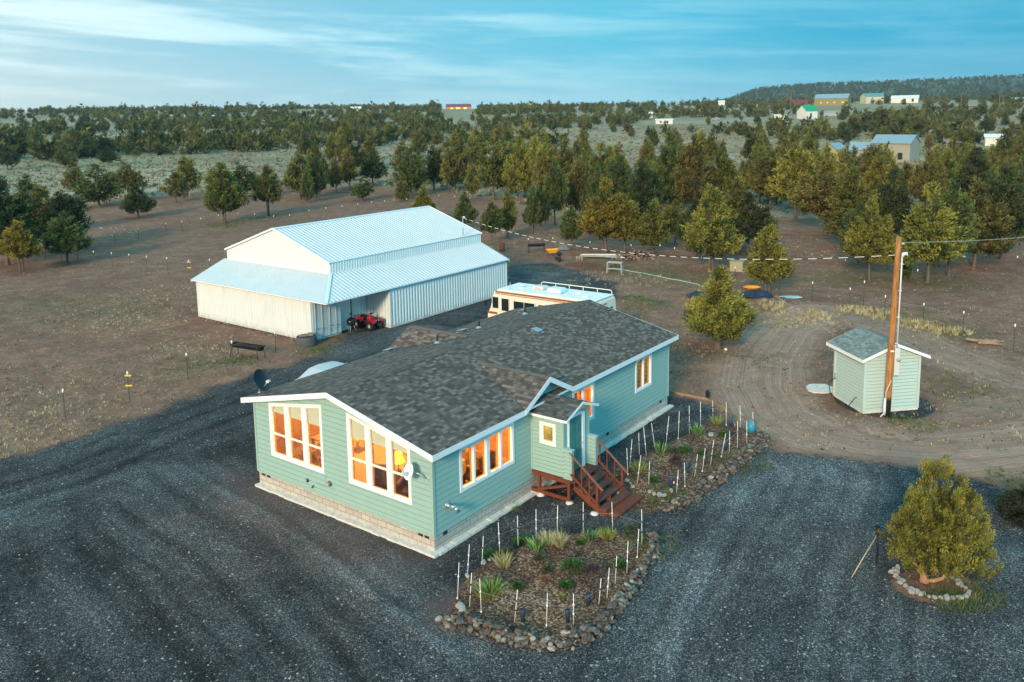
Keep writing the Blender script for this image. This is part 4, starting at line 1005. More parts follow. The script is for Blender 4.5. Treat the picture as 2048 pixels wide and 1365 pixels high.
for (p, q) in (((US-.13, UT-o_, ZUE), (US-.13, UM, ZUR+.02)), ((US-.13, UT2+o_, ZUE), (US-.13, UM, ZUR+.02)), ((UE+.11, UT-o_, ZUE), (UE+.11, UM, ZUR+.02)), ((UE+.11, UT2+o_, ZUE), (UE+.11, UM, ZUR+.02))):
    m.beam((p[0], p[1], p[2]-.04), (q[0], q[1], q[2]-.04), .04, .12)
m.box(((eS+eE)/2, eT-.01, ez-.03), (eE-eS, .03, .05)); m.box((eS-.01, (eT+eT2)/2, ez-.03), (.03, eT2-eT, .05))
m.box((US-.03, (UT+UT2)/2, ZIU+.03), (.03, UT2-UT, .07)); m.box(((US+UE)/2, UT-.03, ZIU+.03), (UE-US, .03, .07))
m.build('roof_trim', white, barn, bevel=-1)
ms = empty('service_mast', (15.9, .95, 4.45), parent=barn)
m = MB(); m.tube([(0, 0, 0), (0, 0, 1.45)], .035, 10); m.tube([(0, 0, 1.45), (0, -.05, 1.58), (0, -.16, 1.60), (0, -.22, 1.52)], [.05, .09, .09, .05], 10); m.build('mast_pipe', steel, ms)
rr = random.Random(9)
for k in range(46):
    t = rr.uniform(0, 1); p = BP(-.15-rr.random()*.3, t*12.3); m = None
mbk = MB()
def rock(mb, c, r, rnd=random, flat=.6):
    n = 6; c = Vector(c); R = Matrix.Rotation(rnd.uniform(0, 6.3), 3, 'Z')@Matrix.Rotation(rnd.uniform(-.35, .35), 3, 'X')@Matrix.Rotation(rnd.uniform(-.35, .35), 3, 'Y')
    sx, sy, sz = r*rnd.uniform(.8, 1.35), r*rnd.uniform(.6, 1.0), r*flat*rnd.uniform(.75, 1.2); vs = []
    for zz, rad_ in ((-.9, .62), (-.1, 1.0), (.55, .88), (.98, .42)):
        for k in range(n):
            a = 2*math.pi*(k+rnd.uniform(-.25, .25))/n; q = rnd.uniform(.8, 1.12)*rad_
            vs.append(c+R@Vector((math.cos(a)*q*sx, math.sin(a)*q*sy, (zz+rnd.uniform(-.12, .12))*sz)))
    fs = [(i*n+k, i*n+(k+1) % n, (i+1)*n+(k+1) % n, (i+1)*n+k) for i in range(3) for k in range(n)]+[tuple(range(n))[::-1], tuple(range(3*n, 4*n))]
    mb.add(vs, fs)
def rocky_mat(name, cols, scale=2.3):
    m, q, p = newmat(name); g = q.node('ShaderNodeNewGeometry'); r = g.outputs['Random Per Island']
    c = q.ramp(r, cols); n = q.noise(q.obj(), 9, 5, .7)
    c = q.mix(1, c, q.ramp(n, [(.3, .55), (.7, 1.4)]), 'MULTIPLY')
    lich = q.mr(q.noise(q.obj(), 3.1, 4, .7), .58, .66); c = q.mix(q.m('MULTIPLY', lich, .45), c, (.42, .42, .36))
    q.put(p.inputs['Base Color'], c); p.inputs['Roughness'].default_value = .92; bump(q, p, q.noise(q.obj(), 22, 4, .7), .6, .03); return m
stone = rocky_mat('field_stone', [(0, (.06, .048, .042)), (.25, (.14, .095, .068)), (.45, (.08, .075, .075)), (.65, (.20, .15, .115)), (.82, (.12, .115, .11)), (1, (.36, .31, .25))])
palestone = rocky_mat('pale_stone', [(0, (.30, .24, .18)), (.4, (.38, .33, .28)), (.7, (.30, .31, .31)), (1, (.52, .49, .43))])
rr = random.Random(21)
for k in range(90):
    p = BP(-.12-rr.random()*.35, rr.uniform(0, 12.2)); rock(mbk, (p.x, p.y, gz(p.x, p.y)+.02), rr.uniform(.05, .11), rr)
mbk.build('rubble_edge', stone, None, bevel=-1, label='loose stones scattered along the foot of the barn\'s pale long side', cat='rubble', kind='stuff')

# ------------------------------------------------------------------ well shed and pole
SA = 1.41; shd = empty('well_shed', (15.97, 37.22, -.02), math.pi/2-SA, label='small pale green lap-sided shed with green shingle roof', cat='shed')
SL, SW, SE, SR = 2.707, 2.484, 2.645, 3.313
shp = mat('shed_paint', (.44, .56, .52), .6, var=.05)
so = .31; kz = (SR-SE)/(SL/2+so)
sz0 = .06
for fr, w_, g_ in ((lambda u, o, z: (u, -o, z), SL, 1), (lambda u, o, z: (SL-u, SW+o, z), SL, 1), (lambda u, o, z: (-o, u, z), SW, 0), (lambda u, o, z: (SL+o, u, z), SW, 0)):
    wt = SE+so*kz-.08
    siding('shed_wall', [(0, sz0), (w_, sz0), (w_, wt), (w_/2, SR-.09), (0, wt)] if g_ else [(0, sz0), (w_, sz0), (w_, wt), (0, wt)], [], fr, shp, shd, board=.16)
for x in (0, SL):
    for y in (0, SW): m = MB(); m.box((x, y, (sz0+SE)/2+.03), (.11, .11, SE-sz0)); m.build('corner_trim', mat('shed_corner_paint', (.46, .56, .50), .6), shd, bevel=-1)
m = MB(); m.box((SL/2, SW/2, .02), (SL+.06, SW+.06, .12)); m.build('foundation', concrete, shd)
rf = empty('roof', parent=shd); m_ = MB(); ls = math.hypot(SL/2+so, SR-SE)
rq([(-so, -so, SE), (-so, SW+so, SE), (SL/2, SW+so, SR), (SL/2, -so, SR)], [(0, 0), (3.1, 0), (3.1, ls), (0, ls)])
rq([(SL+so, -so, SE), (SL+so, SW+so, SE), (SL/2, SW+so, SR), (SL/2, -so, SR)], [(9, 0), (12.1, 0), (12.1, ls), (9, ls)])
m_.build('shingles', shingle_green, rf, bevel=-1); m_ = MB()
m_.extrude([(-so+.01, -so, SE-.015), (SL/2, -so, SR-.015), (SL+so-.01, -so, SE-.015), (SL+so-.01, -so, SE-.06), (SL/2, -so, SR-.06), (-so+.01, -so, SE-.06)], (0, SW+2*so, 0))
for y, o in ((-so, -.022), (SW+so, .022)):
    for a, za, c, zc in ((-so-.022, SE-.012, SL/2, SR-.008), (SL+so+.022, SE-.012, SL/2, SR-.008)): m_.extrude([(a, y, za), (c, y, zc), (c, y, zc-.14), (a, y, za-.14)], (0, o, 0))
for x in (-so-.011, SL+so+.011): m_.box((x, SW/2, SE-.085), (.022, SW+2*so, .14))
m_.build('fascia', white, rf, bevel=-1)
m = MB(); m.box((-.07, 2.30, 1.1), (.10, .16, .20)); m.build('outlet_box', mat('grey_box', (.35, .40, .40), .5), shd, bevel=.008)
m = MB(); m.tube([(-.05, 2.45, 2.1), (-.04, 2.47, 1.5), (-.06, 2.5, .2), (-.12, 2.4, .0)], .018, 6); m.build('drain_pipe', mat('grey_conduit', (.35, .36, .36), .5), shd)
m = MB(); m.tube([(-.06, 2.3, 1.0), (-.35, 2.4, .75), (-.30, 2.35, .25), (-.3, 1.6, .05), (-.2, .9, .05), (-.10, .55, .55), (-.05, .5, .62)], .02, 6); m.build('black_hose', black, shd)
g = GG(1642, 778); m = MB(); rr = random.Random(2)
m.prism([(g.x+.75*math.cos(a)*rr.uniform(.85, 1.1), g.y+.75*math.sin(a)*rr.uniform(.85, 1.1)) for a in np.linspace(0, 6.0, 13)], -.05, .035); m.build('concrete_patch', concrete, None, kind='structure')

pg = GG(1773, 831); PH = 8.19; pole = empty('utility_pole', (pg.x, pg.y, 0), label='tall orange-brown wooden utility pole in front of the small shed', cat='utility pole')
def pole_mat():
    m, q, p = newmat('creosoted_pole'); x, y, z = q.xyz(q.obj())
    n = q.noise(q.vec(q.m('MULTIPLY', x, 9), q.m('MULTIPLY', y, 9), q.m('MULTIPLY', z, .8)), 2.0, 5, .65)
    c = q.ramp(n, [(.3, (.20, .075, .022)), (.5, (.36, .155, .05)), (.7, (.50, .26, .10))])
    kn = q.mr(q.vor(q.vec(q.m('MULTIPLY', x, 2.5), q.m('MULTIPLY', y, 2.5), z), 4.2, out='Distance'), .10, .16, 1, 0); c = q.mix(q.m('MULTIPLY', kn, .8), c, (.07, .03, .015))
    c = q.mix(q.mr(q.m('ADD', z, q.m('MULTIPLY', n, .2)), .85, 1.05, 1, 0), c, (.022, .017, .015)); q.put(p.inputs['Base Color'], c); bump(q, p, n, .5, .02); return m
m = MB(); ln = .17; m.tube([(ln*i/8-.0, .0, PH*i/8-.15*(i == 0)) for i in range(9)], [.165-.05*i/8 for i in range(9)], 18); m.build('pole_shaft', pole_mat(), pole)
def pp(z, dx, dy=-.1): return (ln*z/PH+dx, dy, z)
m = MB(); m.tube([pp(3.2, .21), pp(6, .17), pp(7.3, .15)], .035, 10); m.tube([pp(7.3, .15), pp(7.45, .2), pp(7.48, .33), pp(7.38, .38)], [.05, .09, .08, .05], 10)
for z in (3.4, 4.6, 5.8, 7.0): m.box(pp(z, .16), (.14, .1, .03))
m.build('service_conduit', mat('pale_conduit', (.62, .66, .68), .4), pole)
m = MB(); m.box(pp(2.55, .25, -.06), (.24, .16, 1.25)); m.build('meter_box', mat('meter_box_paint', (.55, .57, .52), .5, var=.08), pole, bevel=.012)
m = MB(); m.lathe([(0, 0), (.075, 0), (.075, .09), (0, .12)], 14, c=pp(2.65, .28, -.14), M=Matrix.Rotation(rad(90), 3, 'X')); m.build('meter', glass if False else steel, pole)
m = MB(); m.box(pp(3.05, -.02, -.17), (.16, .02, .07)); m.build('tag', white, pole)
m = MB(); m.tube([pp(1.7, .02, -.18), (-.16, -.2, 1.2), (-.20, -.22, .85)], .016, 6); m.tube([(-.20, -.22, .9), (-.22, -.24, .3), (-.2, -.22, .1)], [.05, .07, .05], 8); m.tube([(-.22, -.24, .2), (-.4, -.26, .02)], .03, 6); m.build('hydrant_spout', mat('white_plastic_pipe', (.62, .62, .58), .5), pole)
# cables
def stripe_mat():
    m, q, p = newmat('striped_cable'); x, y, z = q.xyz(q.node('ShaderNodeNewGeometry').outputs['Position'])
    f = q.m('FRACT', q.m('MULTIPLY', x, 2.05)); q.put(p.inputs['Base Color'], q.mix(q.m('GREATER_THAN', f, .42), (.03, .03, .03), (.78, .78, .75))); return m
def catenary(a, c, sag, n=40): return [Vector(a).lerp(Vector(c), i/n)-Vector((0, 0, 4*sag*(i/n)*(1-i/n))) for i in range(n+1)]
mp = ms.matrix_world
A_ = BP(15.9, .75, 5.95); top = Vector((pg.x+.2, pg.y-.1, 7.42))
m = MB(); m.tube(catenary(A_, top, 1.25, 90), .015, 6, cap=False); cab = m.build('power_cable', stripe_mat(), None, label='black and white spiral-marked power cable hanging between the barn mast and the pole', cat='cable')
far_end = Vector((62, 66, 8.2)); m = MB(); m.tube(catenary((pg.x+.18, pg.y, 7.95), far_end, 1.3, 40), .010, 5, cap=False); m.tube([(pg.x+.35, pg.y, 7.9), (pg.x+.6, pg.y+.4, 7.8)], .05, 6)
m.build('overhead_wire', mat('pale_wire', (.42, .50, .52), .5), None, label='pale overhead wire running from the pole top out to the right', cat='wire')

# ------------------------------------------------------------------ trees
def foliage_mat():
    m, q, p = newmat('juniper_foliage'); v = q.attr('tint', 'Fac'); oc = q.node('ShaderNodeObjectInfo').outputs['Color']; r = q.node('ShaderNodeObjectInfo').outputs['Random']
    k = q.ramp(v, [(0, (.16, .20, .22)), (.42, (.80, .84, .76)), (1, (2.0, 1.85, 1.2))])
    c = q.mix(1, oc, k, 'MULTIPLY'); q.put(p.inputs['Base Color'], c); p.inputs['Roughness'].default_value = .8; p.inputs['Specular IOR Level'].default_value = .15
    t = m.node_tree; tl = q.node('ShaderNodeBsdfTranslucent'); q.put(tl.inputs[0], c); mx = q.node('ShaderNodeMixShader'); mx.inputs[0].default_value = .22
    t.links.new(p.outputs[0], mx.inputs[1]); t.links.new(tl.outputs[0], mx.inputs[2]); out = [n for n in t.nodes if n.type == 'OUTPUT_MATERIAL'][0]; t.links.new(mx.outputs[0], out.inputs[0]); return m
fol = foliage_mat()
bark = mat('juniper_bark', (.125, .092, .07), .95, var=.4, vscale=8, bump=.5, bscale=18)
greybark = mat('grey_juniper_bark', (.25, .22, .19), .95, var=.35, vscale=8, bump=.5, bscale=18)
def env(shape, t):
    """crown half-width (0..1) at height fraction t of the crown"""
    if shape == 'cone': return np.minimum(1, 5*t+.45)*np.power(np.clip(1-t, 0, 1), .72)*1.08
    if shape == 'round': return np.sqrt(np.clip(1-(2*t-.86)**2/1.32, 0, 1))*np.where(t > .8, np.clip((1-t)/.2, 0, 1)**.45, 1)
    if shape == 'spread': return np.where(t < .33, .55+1.35*np.clip(t, 0, .33), .62*np.power(np.clip((1-t)/.62, 0, 1.08), .75)+.05)
    return np.power(np.clip(np.sin(np.clip(t*.94+.07, 0, 1)*np.pi), 0, 1), .55)*(1-.25*t)
def crown_arrays(seed, shape, nclump, nleaf, leaf, z0=.2, csz=.085, asp=1.0, up=.75):
    R = np.random.default_rng(seed); n = nclump
    cfg = dict(cone=(5, .14, .28, .45, .80), hero=(9, .17, .24, .40, .78), round=(7, .24, .25, .52, .86), oval=(6, .18, .27, .50, .88), spread=(7, .33, .24, .28, .50))[shape]
    nl, ro, rr_, h0, h1 = cfg; la = R.uniform(0, 6.28)+np.arange(nl)*2*np.pi/nl+R.normal(0, .3, nl); lr = ro*R.uniform(.55, 1.15, nl)
    lx = np.append(lr*np.cos(la), 0); ly = np.append(lr*np.sin(la), 0); lh = np.append(R.uniform(h0, h1, nl), 1.0); lb = np.append(R.uniform(0, .16, nl), .0); lR = np.append(rr_*R.uniform(.72, 1.08, nl), rr_*(1.05 if shape != 'spread' else 1.0))
    wgt = lR*(lh-lb); j = R.choice(nl+1, n, p=wgt/wgt.sum()); t = R.beta(1.0, 1.2, n); ang = R.uniform(0, 2*np.pi, n)
    prof = np.minimum(1, 3.2*t+.50)*np.power(1-t, .62)*1.12
    rad_ = lR[j]*prof*np.where(R.random(n) < .78, R.uniform(.72, 1.08, n), R.uniform(.2, .72, n))
    cx = lx[j]+rad_*np.cos(ang); cy = ly[j]+rad_*np.sin(ang); cz_ = z0+(lb[j]+t*(lh[j]-lb[j]))*(1-z0)*.95
    mx_ = np.percentile(np.hypot(cx, cy), 96)/.455; cx, cy = cx/mx_, cy/mx_
    ct = np.clip(R.normal(.5, .24, n), 0, 1); ang = np.arctan2(cy, cx)
    out = np.stack([np.cos(ang)*.6, np.sin(ang)*.6, np.full(n, up)/asp], 1)+R.normal(0, .2, (n, 3)); out /= np.linalg.norm(out, axis=1)[:, None]
    C0 = np.repeat(np.stack([cx, cy, cz_], 1), nleaf, 0); D = np.repeat(out, nleaf, 0); N_ = n*nleaf
    cs = np.repeat(csz*R.uniform(.6, 1.35, n), nleaf)
    loc = R.normal(0, 1, (N_, 3)); loc /= np.linalg.norm(loc, axis=1)[:, None]; loc *= (R.random(N_)**.45)[:, None]
    along = (loc*D).sum(1); loc = loc+D*(along*.9)[:, None]*1.0
    Pc = C0+loc*cs[:, None]*np.array([1, 1, 1/asp])
    d = D*.8+loc*.5+R.normal(0, .45, (N_, 3)); d /= np.linalg.norm(d, axis=1)[:, None]
    s = np.cross(d, R.normal(0, 1, (N_, 3))); s /= np.linalg.norm(s, axis=1)[:, None]
    Lf = leaf*R.uniform(.6, 1.4, N_); sc3 = np.array([1, 1, 1/asp])
    a = Pc-s*(Lf*.36)[:, None]*sc3; c = Pc+s*(Lf*.36)[:, None]*sc3; e = Pc+d*(Lf*1.25)[:, None]*sc3
    V = np.stack([a, c, e], 1).reshape(-1, 3); V[:, 2] = np.maximum(V[:, 2], .015)
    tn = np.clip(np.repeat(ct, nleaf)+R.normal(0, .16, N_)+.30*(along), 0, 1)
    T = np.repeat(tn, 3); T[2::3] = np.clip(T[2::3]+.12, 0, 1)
    return V, np.arange(len(V)).reshape(-1, 3), T
def crown_mesh(name, *a, **k):
    V, F, T = crown_arrays(*a, **k); me = bpy.data.meshes.new(name)
    me.vertices.add(len(V)); me.vertices.foreach_set('co', V.astype(np.float32).ravel()); me.loops.add(len(F)*3); me.loops.foreach_set('vertex_index', F.astype(np.int32).ravel())
    me.polygons.add(len(F)); me.polygons.foreach_set('loop_start', np.arange(0, len(F)*3, 3, dtype=np.int32))
    at = me.attributes.new('tint', 'FLOAT', 'POINT'); at.data.foreach_set('value', T.astype(np.float32)); me.update(calc_edges=True); me.materials.append(fol); return me
def trunk_mesh(name, seed, twin=False, z0=.2, n=7, mt=None, lim=6):
    r = random.Random(seed); m = MB(); 
    for k in range(2 if twin else 1):
        dx = (.05 if k else -.02) if twin else 0; lean = r.uniform(-.03, .03)+dx*1.2
        m.tube([(dx, 0, -.03), (dx, 0, .02), (dx+lean*.3, .01, .25), (dx+lean*.6, -.01, .5), (dx+lean, 0, .85)], [.045, .031, .025, .017, .005] if not twin else [.034, .025, .020, .014, .004], n)
    for i in range(lim):
        a = r.uniform(0, 6.3); z = z0*r.uniform(.8, 1.3)+.06*i; q = r.uniform(.2, .36)
        m.tube([(0, 0, z), (math.cos(a)*q*.5, math.sin(a)*q*.5, z+.06), (math.cos(a)*q, math.sin(a)*q, z+.2)], [.016, .011, .003], 5)
    o = m.build(name, mt or bark); me = o.data; bpy.data.objects.remove(o); return me
SHP = ['cone', 'round', 'oval', 'cone', 'oval', 'round', 'round', 'oval']
TIERS = {}
for i, s_ in enumerate(SHP):
    z0 = [.16, .22, .24, .10, .30, .16, .20, .2][i]
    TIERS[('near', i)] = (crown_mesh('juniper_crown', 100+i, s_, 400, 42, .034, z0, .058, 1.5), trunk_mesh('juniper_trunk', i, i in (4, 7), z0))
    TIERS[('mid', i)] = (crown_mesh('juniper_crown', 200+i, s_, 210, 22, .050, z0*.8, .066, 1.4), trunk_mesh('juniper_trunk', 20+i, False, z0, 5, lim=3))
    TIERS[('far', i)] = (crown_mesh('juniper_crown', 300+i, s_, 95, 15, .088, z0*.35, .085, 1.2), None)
COLS = dict(g=(.080, .105, .046), o=(.115, .122, .042), y=(.172, .170, .050), b=(.112, .104, .043), d=(.048, .066, .036), t=(.19, .145, .038))
CN = dict(g='mid green', o='olive green', y='yellow-green', b='rusty brown-green', d='dark green', t='golden green')
SN = ['conical', 'broad rounded', 'upright oval', 'narrow conical', 'bare-stemmed', 'bushy rounded', 'spreading', 'loose-crowned']
TREES = []
def tree(g, h, wd, c, shape=None, tier=None, label=None, group=None, rz=None):
    D = math.hypot(g.x, g.y); tier = tier or ('near' if D < 135 else 'mid' if D < 330 else 'far')
    shape = random.randrange(8) if shape is None else shape
    cm, tmh = TIERS[(tier, shape)]
    o = empty('juniper_tree', (g.x, g.y, g.z), random.uniform(0, 6.3) if rz is None else rz); 
    def put(nm, me):
        q = bpy.data.objects.new(nm, me); col.objects.link(q); q.parent = o; q.scale = (wd, wd, h)
        k = random.uniform(.85, 1.15); cc = COLS[c] if isinstance(c, str) else c; q.color = (cc[0]*k*random.uniform(.93, 1.07), cc[1]*k, cc[2]*k, 1); return q
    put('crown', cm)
    if tmh: t_ = put('trunk', tmh)
    TREES.append(dict(o=o, px=PJ((g.x, g.y, g.z))[0], py=PJ((g.x, g.y, g.z))[1], h=h, wd=wd, c=c, s=shape, D=D, label=label))
    return o
# trees one can pick out in the photograph: base x, base y, top y, crown width (px), colour, shape, label
PICK = [
 (45, 545, 442, 72, 't', 4, 'small golden-brown juniper standing foremost at the left edge'),
 (135, 529, 424, 82, 'g', 2, 'slim olive juniper right of the golden one at the far left'),
 (92, 500, 372, 115, 'b', 1, 'large bronze-green juniper in the clump at the far left'),
 (16, 530, 350, 120, 'd', 5, 'big dark juniper cut off by the left picture edge'),
 (132, 500, 382, 92, 'd', 2, 'dark green juniper at the right of the far-left clump'), (62, 470, 350, 80, 'g', 0, None),
 (152, 396, 322, 46, 'b', 4, None), (198, 413, 328, 88, 'g', 7, 'green juniper with pale twin trunks at the paddock\'s left side'), (258, 396, 318, 62, 'b', 1, None),
 (277, 436, 368, 62, 'd', 0, 'low dark conical juniper alone in the bare paddock'), (352, 406, 338, 52, 'b', 2, 'small rust-tinted juniper with two stems in the paddock'),
 (374, 391, 310, 62, 'o', 2, None), (450, 446, 322, 88, 'o', 7, 'tall olive juniper standing by the fence behind the barn\'s left end'),
 (483, 398, 318, 72, 'g', 1, None), (538, 433, 328, 60, 'b', 4, 'thin brownish juniper over a ring of earth behind the barn'),
 (15, 340, 290, 42, 'd', 2, None), (131, 335, 292, 46, 'g', 7, None), (218, 331, 293, 40, 'd', 5, None),
 (600, 400, 302, 70, 'o', 2, None), (614, 406, 330, 30, 'g', 3, None), (632, 396, 308, 48, 'd', 0, None), (651, 384, 308, 30, 'g', 2, None), (673, 386, 312, 38, 'b', 2, None),
 (746, 371, 300, 60, 'd', 1, None), (725, 402, 353, 50, 'g', 5, 'low grey-green bush juniper inside the paddock behind the barn'), (700, 380, 290, 52, 'b', 2, None),
 (805, 403, 350, 36, 'o', 3, None), (822, 392, 296, 78, 'g', 7, None), (848, 444, 371, 56, 'y', 0, 'bright conical juniper rising just behind the barn ridge'),
 (868, 381, 288, 62, 'd', 2, None), (910, 385, 262, 70, 'b', 5, None), (945, 399, 326, 42, 'o', 2, None),
 (930, 458, 384, 52, 'g', 0, 'conical juniper behind the far corner of the barn roof'), (984, 489, 402, 50, 'g', 4, 'small green juniper with a bare trunk beside the rusty barrel'),
 (1015, 476, 380, 42, 'o', 7, None), (988, 400, 270, 82, 'o', 1, None), (1040, 404, 270, 66, 'y', 0, None),
 (1067, 468, 368, 42, 'g', 7, None), (1082, 466, 372, 44, 'd', 2, None), (1110, 452, 318, 58, 'g', 2, None), (1160, 438, 318, 70, 'b', 5, None), (1142, 499, 411, 56, 'g', 2, 'dense green juniper behind the yellow wheelbarrow'),
 (1100, 405, 300, 70, 'y', 2, None), (1130, 400, 280, 66, 'b', 0, None),
 (1212, 508, 358, 112, 't', 1, 'broad golden-green juniper left of the firewood heap'), (1250, 505, 388, 84, 'y', 2, 'yellow-green juniper behind the stacked boards'),
 (1306, 508, 398, 74, 'o', 5, 'olive juniper over the firewood heap'), (1285, 470, 322, 92, 'd', 2, None), (1350, 490, 400, 62, 'o', 2, None), (1390, 514, 398, 76, 'd', 2, 'dark juniper with a bare trunk left of the tall forked one'),
 (1421, 543, 366, 118, 'y', 7, 'tall yellow-green juniper with a forked pale trunk by the tan box'), (1495, 505, 385, 118, 'd', 1, 'large dark juniper behind the tall forked one'), (1470, 500, 352, 96, 'b', 5, None),
 (1536, 590, 446, 98, 'y', 7, 'loose yellow-green juniper behind the yellow tub'), (1435, 700, 533, 0, 'y', 6, None),
 (1716, 530, 405, 80, 'g', 2, None), (1738, 563, 396, 92, 'y', 1, 'yellow-green juniper with a pale trunk left of the pole'), (1808, 560, 498, 32, 'g', 3, 'thin green sapling juniper directly behind the pole'),
 (1855, 566, 366, 124, 'y', 1, 'tall bright juniper right of the utility pole'), (1897, 552, 360, 100, 'g', 2, 'green juniper with a thick trunk right of the bright one beyond the pole'),
 (1948, 534, 356, 116, 'b', 5, 'brown-tinged juniper near the right edge'), (2002, 520, 330, 110, 'd', 1, 'dark juniper near the right edge behind the brown-tinged one'), (2045, 480, 300, 110, 'g', 1, None),
 (1650, 470, 318, 130, 'b', 1, None), (1700, 500, 330, 110, 'o', 5, None), (1590, 440, 285, 96, 'y', 2, None), (1780, 500, 335, 100, 'd', 1, None),
 (1338, 440, 262, 92, 'g', 0, None), (1385, 450, 268, 86, 'b', 2, None), (1440, 440, 300, 76, 'o', 2, None), (1540, 420, 300, 82, 'b', 2, None), (1240, 420, 310, 70, 'g', 2, None), (1195, 470, 330, 64, 'g', 1, None),
]
HERO = {}
for bx, by, ty, wpx, c, shp_, lb in PICK:
    if wpx == 0: continue
    g = GG(bx, by); h = height_at(g, ty); D = math.hypot(g.x, g.y); wd = wpx/F_PX*D*.92
    tree(g, h, wd, c, shp_, label=lb)
# the lone tree in the yard and the big shrub, each with a crown of its own
def hero(bx, by, ty, wpx, crown_args, c, lb, name='juniper_tree', trunk=None):
    g = GG(bx, by); h = height_at(g, ty); D = math.hypot(g.x, g.y); wd = wpx/F_PX*math.hypot(D, 13)*(.80 if by > 1000 else .95)
    o = empty(name, (g.x, g.y, g.z), label=lb, cat='tree'); me = crown_mesh('crown', *crown_args[0], **crown_args[1])
    q = bpy.data.objects.new('crown', me); col.objects.link(q); q.parent = o; q.scale = (wd, wd, h); q.color = (*c, 1)
    if trunk: trunk(o, wd, h)
    return o, g, wd, h
def trunkA(o, wd, h):
    m = MB(); m.tube([(0, 0, -.1), (0, 0, .05), (.04, 0, h*.2), (-.02, 0, h*.5), (0, 0, h*.9)], [.30, .21, .17, .11, .02], 10); m.build('trunk', bark, o)
    for a, L, z in ((3.2, 1.8, .22), (.2, 1.3, .2), (1.6, 1.2, .3), (4.6, 1.3, .28), (2.6, 1.5, .34)):
        m = MB(); m.tube([(0, 0, h*z), (math.cos(a)*L*.5, math.sin(a)*L*.5, h*z+.25), (math.cos(a)*L, math.sin(a)*L, h*z+.5)], [.09, .06, .02], 6); m.build('limb', bark, o)
    m = MB(); m.lathe([(0, -.09), (.08, -.05), (.09, .03), (0, .08)], 10, c=(.38, -.42, .10)); m.build('white_tag', white, o)
hero(1435, 698, 535, 152, ((41, 'spread', 300, 64, .032, .20, .065, 1.25), {}), COLS['y'], 'lone yellow-green juniper with a wide lower crown in the yard between house and shed', trunk=trunkA)
def trunkB(o, wd, h):
    m = MB(); m.tube([(-.05, 0, -.1), (-.05, 0, .1), (-.10, 0, .45), (-.05, .02, 1.0), (0, 0, h*.8)], [.17, .13, .11, .09, .02], 10); m.build('trunk', mat('orange_bark', (.36, .20, .11), .9, var=.35, vscale=9, bump=.4), o)
    m = MB(); m.tube([(-.03, -.02, .06), (.18, -.08, .05), (.42, -.10, .14), (.62, -.05, .36), (.74, .0, .75), (.8, .1, 1.2)], [.06, .06, .052, .045, .035, .02], 9); m.build('limb', MATS['orange_bark'], o)
    m = MB(); m.tube([(-.05, 0, .3), (-.4, -.1, .6), (-.8, -.1, 1.0)], [.05, .04, .015], 6); m.build('limb', MATS['orange_bark'], o)
_, _, _, _ = hero(1852, 1162, 900, 218, ((57, 'hero', 560, 125, .0145, .10, .040, 1.15), dict(up=1.0)), (.175, .168, .048), 'big golden-green juniper bush inside the ring of stones at the right', trunk=trunkB)
[c_ for c_ in col.objects if c_.name.startswith('crown')][-1].location.x = .14

# individually placed but unnamed trees of the belt and the plain
def inpoly_px(px, py, poly): return bool(inside(np.array([[px, py]]), np.array(poly, float))[0])
REG = [ # polygon of trunk bases (photo px), count, height range, width ratio, colours, name
 ([(560, 388), (760, 366), (900, 378), (1120, 415), (1300, 432), (1500, 432), (1620, 425), (1790, 445), (2070, 470), (2070, 330), (1700, 325), (1300, 315), (1000, 290), (560, 300)], 152, (5.5, 8.8), (.48, .68), 'gooybbdd', 'the belt behind the yard'),
 ([(-20, 318), (560, 308), (560, 285), (-20, 288)], 30, (5.5, 8), (.5, .75), 'ggdddob', 'the dark row left'),
 ([(-20, 284), (1000, 284), (1000, 236), (-20, 240)], 34, (5, 8), (.5, .75), 'ggddbo', 'the wooded rise left'),
 ([(1000, 300), (2070, 322), (2070, 250), (1000, 240)], 34, (4.5, 7), (.5, .75), 'gobdb', 'the open far slope'),
]
rt_ = random.Random(77); placed = [(t['o'].location.x, t['o'].location.y) for t in TREES]
blocked = [(1540, 1900, 296, 345)]
def open_view(px, py):
    # keep the far houses in sight
    for x0, x1, y0, y1 in ((880, 955, 212, 240), (1640, 1700, 305, 352), (1695, 1850, 305, 350), (1560, 1680, 232, 262), (1290, 1355, 244, 262)):
        if x0 < px < x1 and y0 < py < y1: return False
    return True
for poly, cnt, hr, wr, cs_, nm in REG:
    n = 0; tries = 0
    x0, x1 = min(p[0] for p in poly), max(p[0] for p in poly); y0, y1 = min(p[1] for p in poly), max(p[1] for p in poly)
    while n < cnt and tries < 9000:
        tries += 1; px, py = rt_.uniform(x0, x1), rt_.uniform(y0, y1)
        if not inpoly_px(px, py, poly) or not open_view(px, py): continue
        g = GG(px, py); D = math.hypot(g.x, g.y)
        if any(abs(g.x-a)+abs(g.y-c_) < (3.0 if D < 260 else 5) for a, c_ in placed): continue
        placed.append((g.x, g.y)); h = rt_.uniform(*hr)*rt_.choice((.75, 1, 1, 1.08)); cc = rt_.choice(cs_)
        if px > 1000 and cc in 'gd' and rt_.random() < .45: cc = rt_.choice('oyb')
        o = tree(g, h, h*rt_.uniform(*wr), cc, rt_.choice((0, 1, 1, 2, 2, 5, 7)), group=nm); TREES[-1]['reg'] = nm; n += 1
print('individual trees', len(TREES))
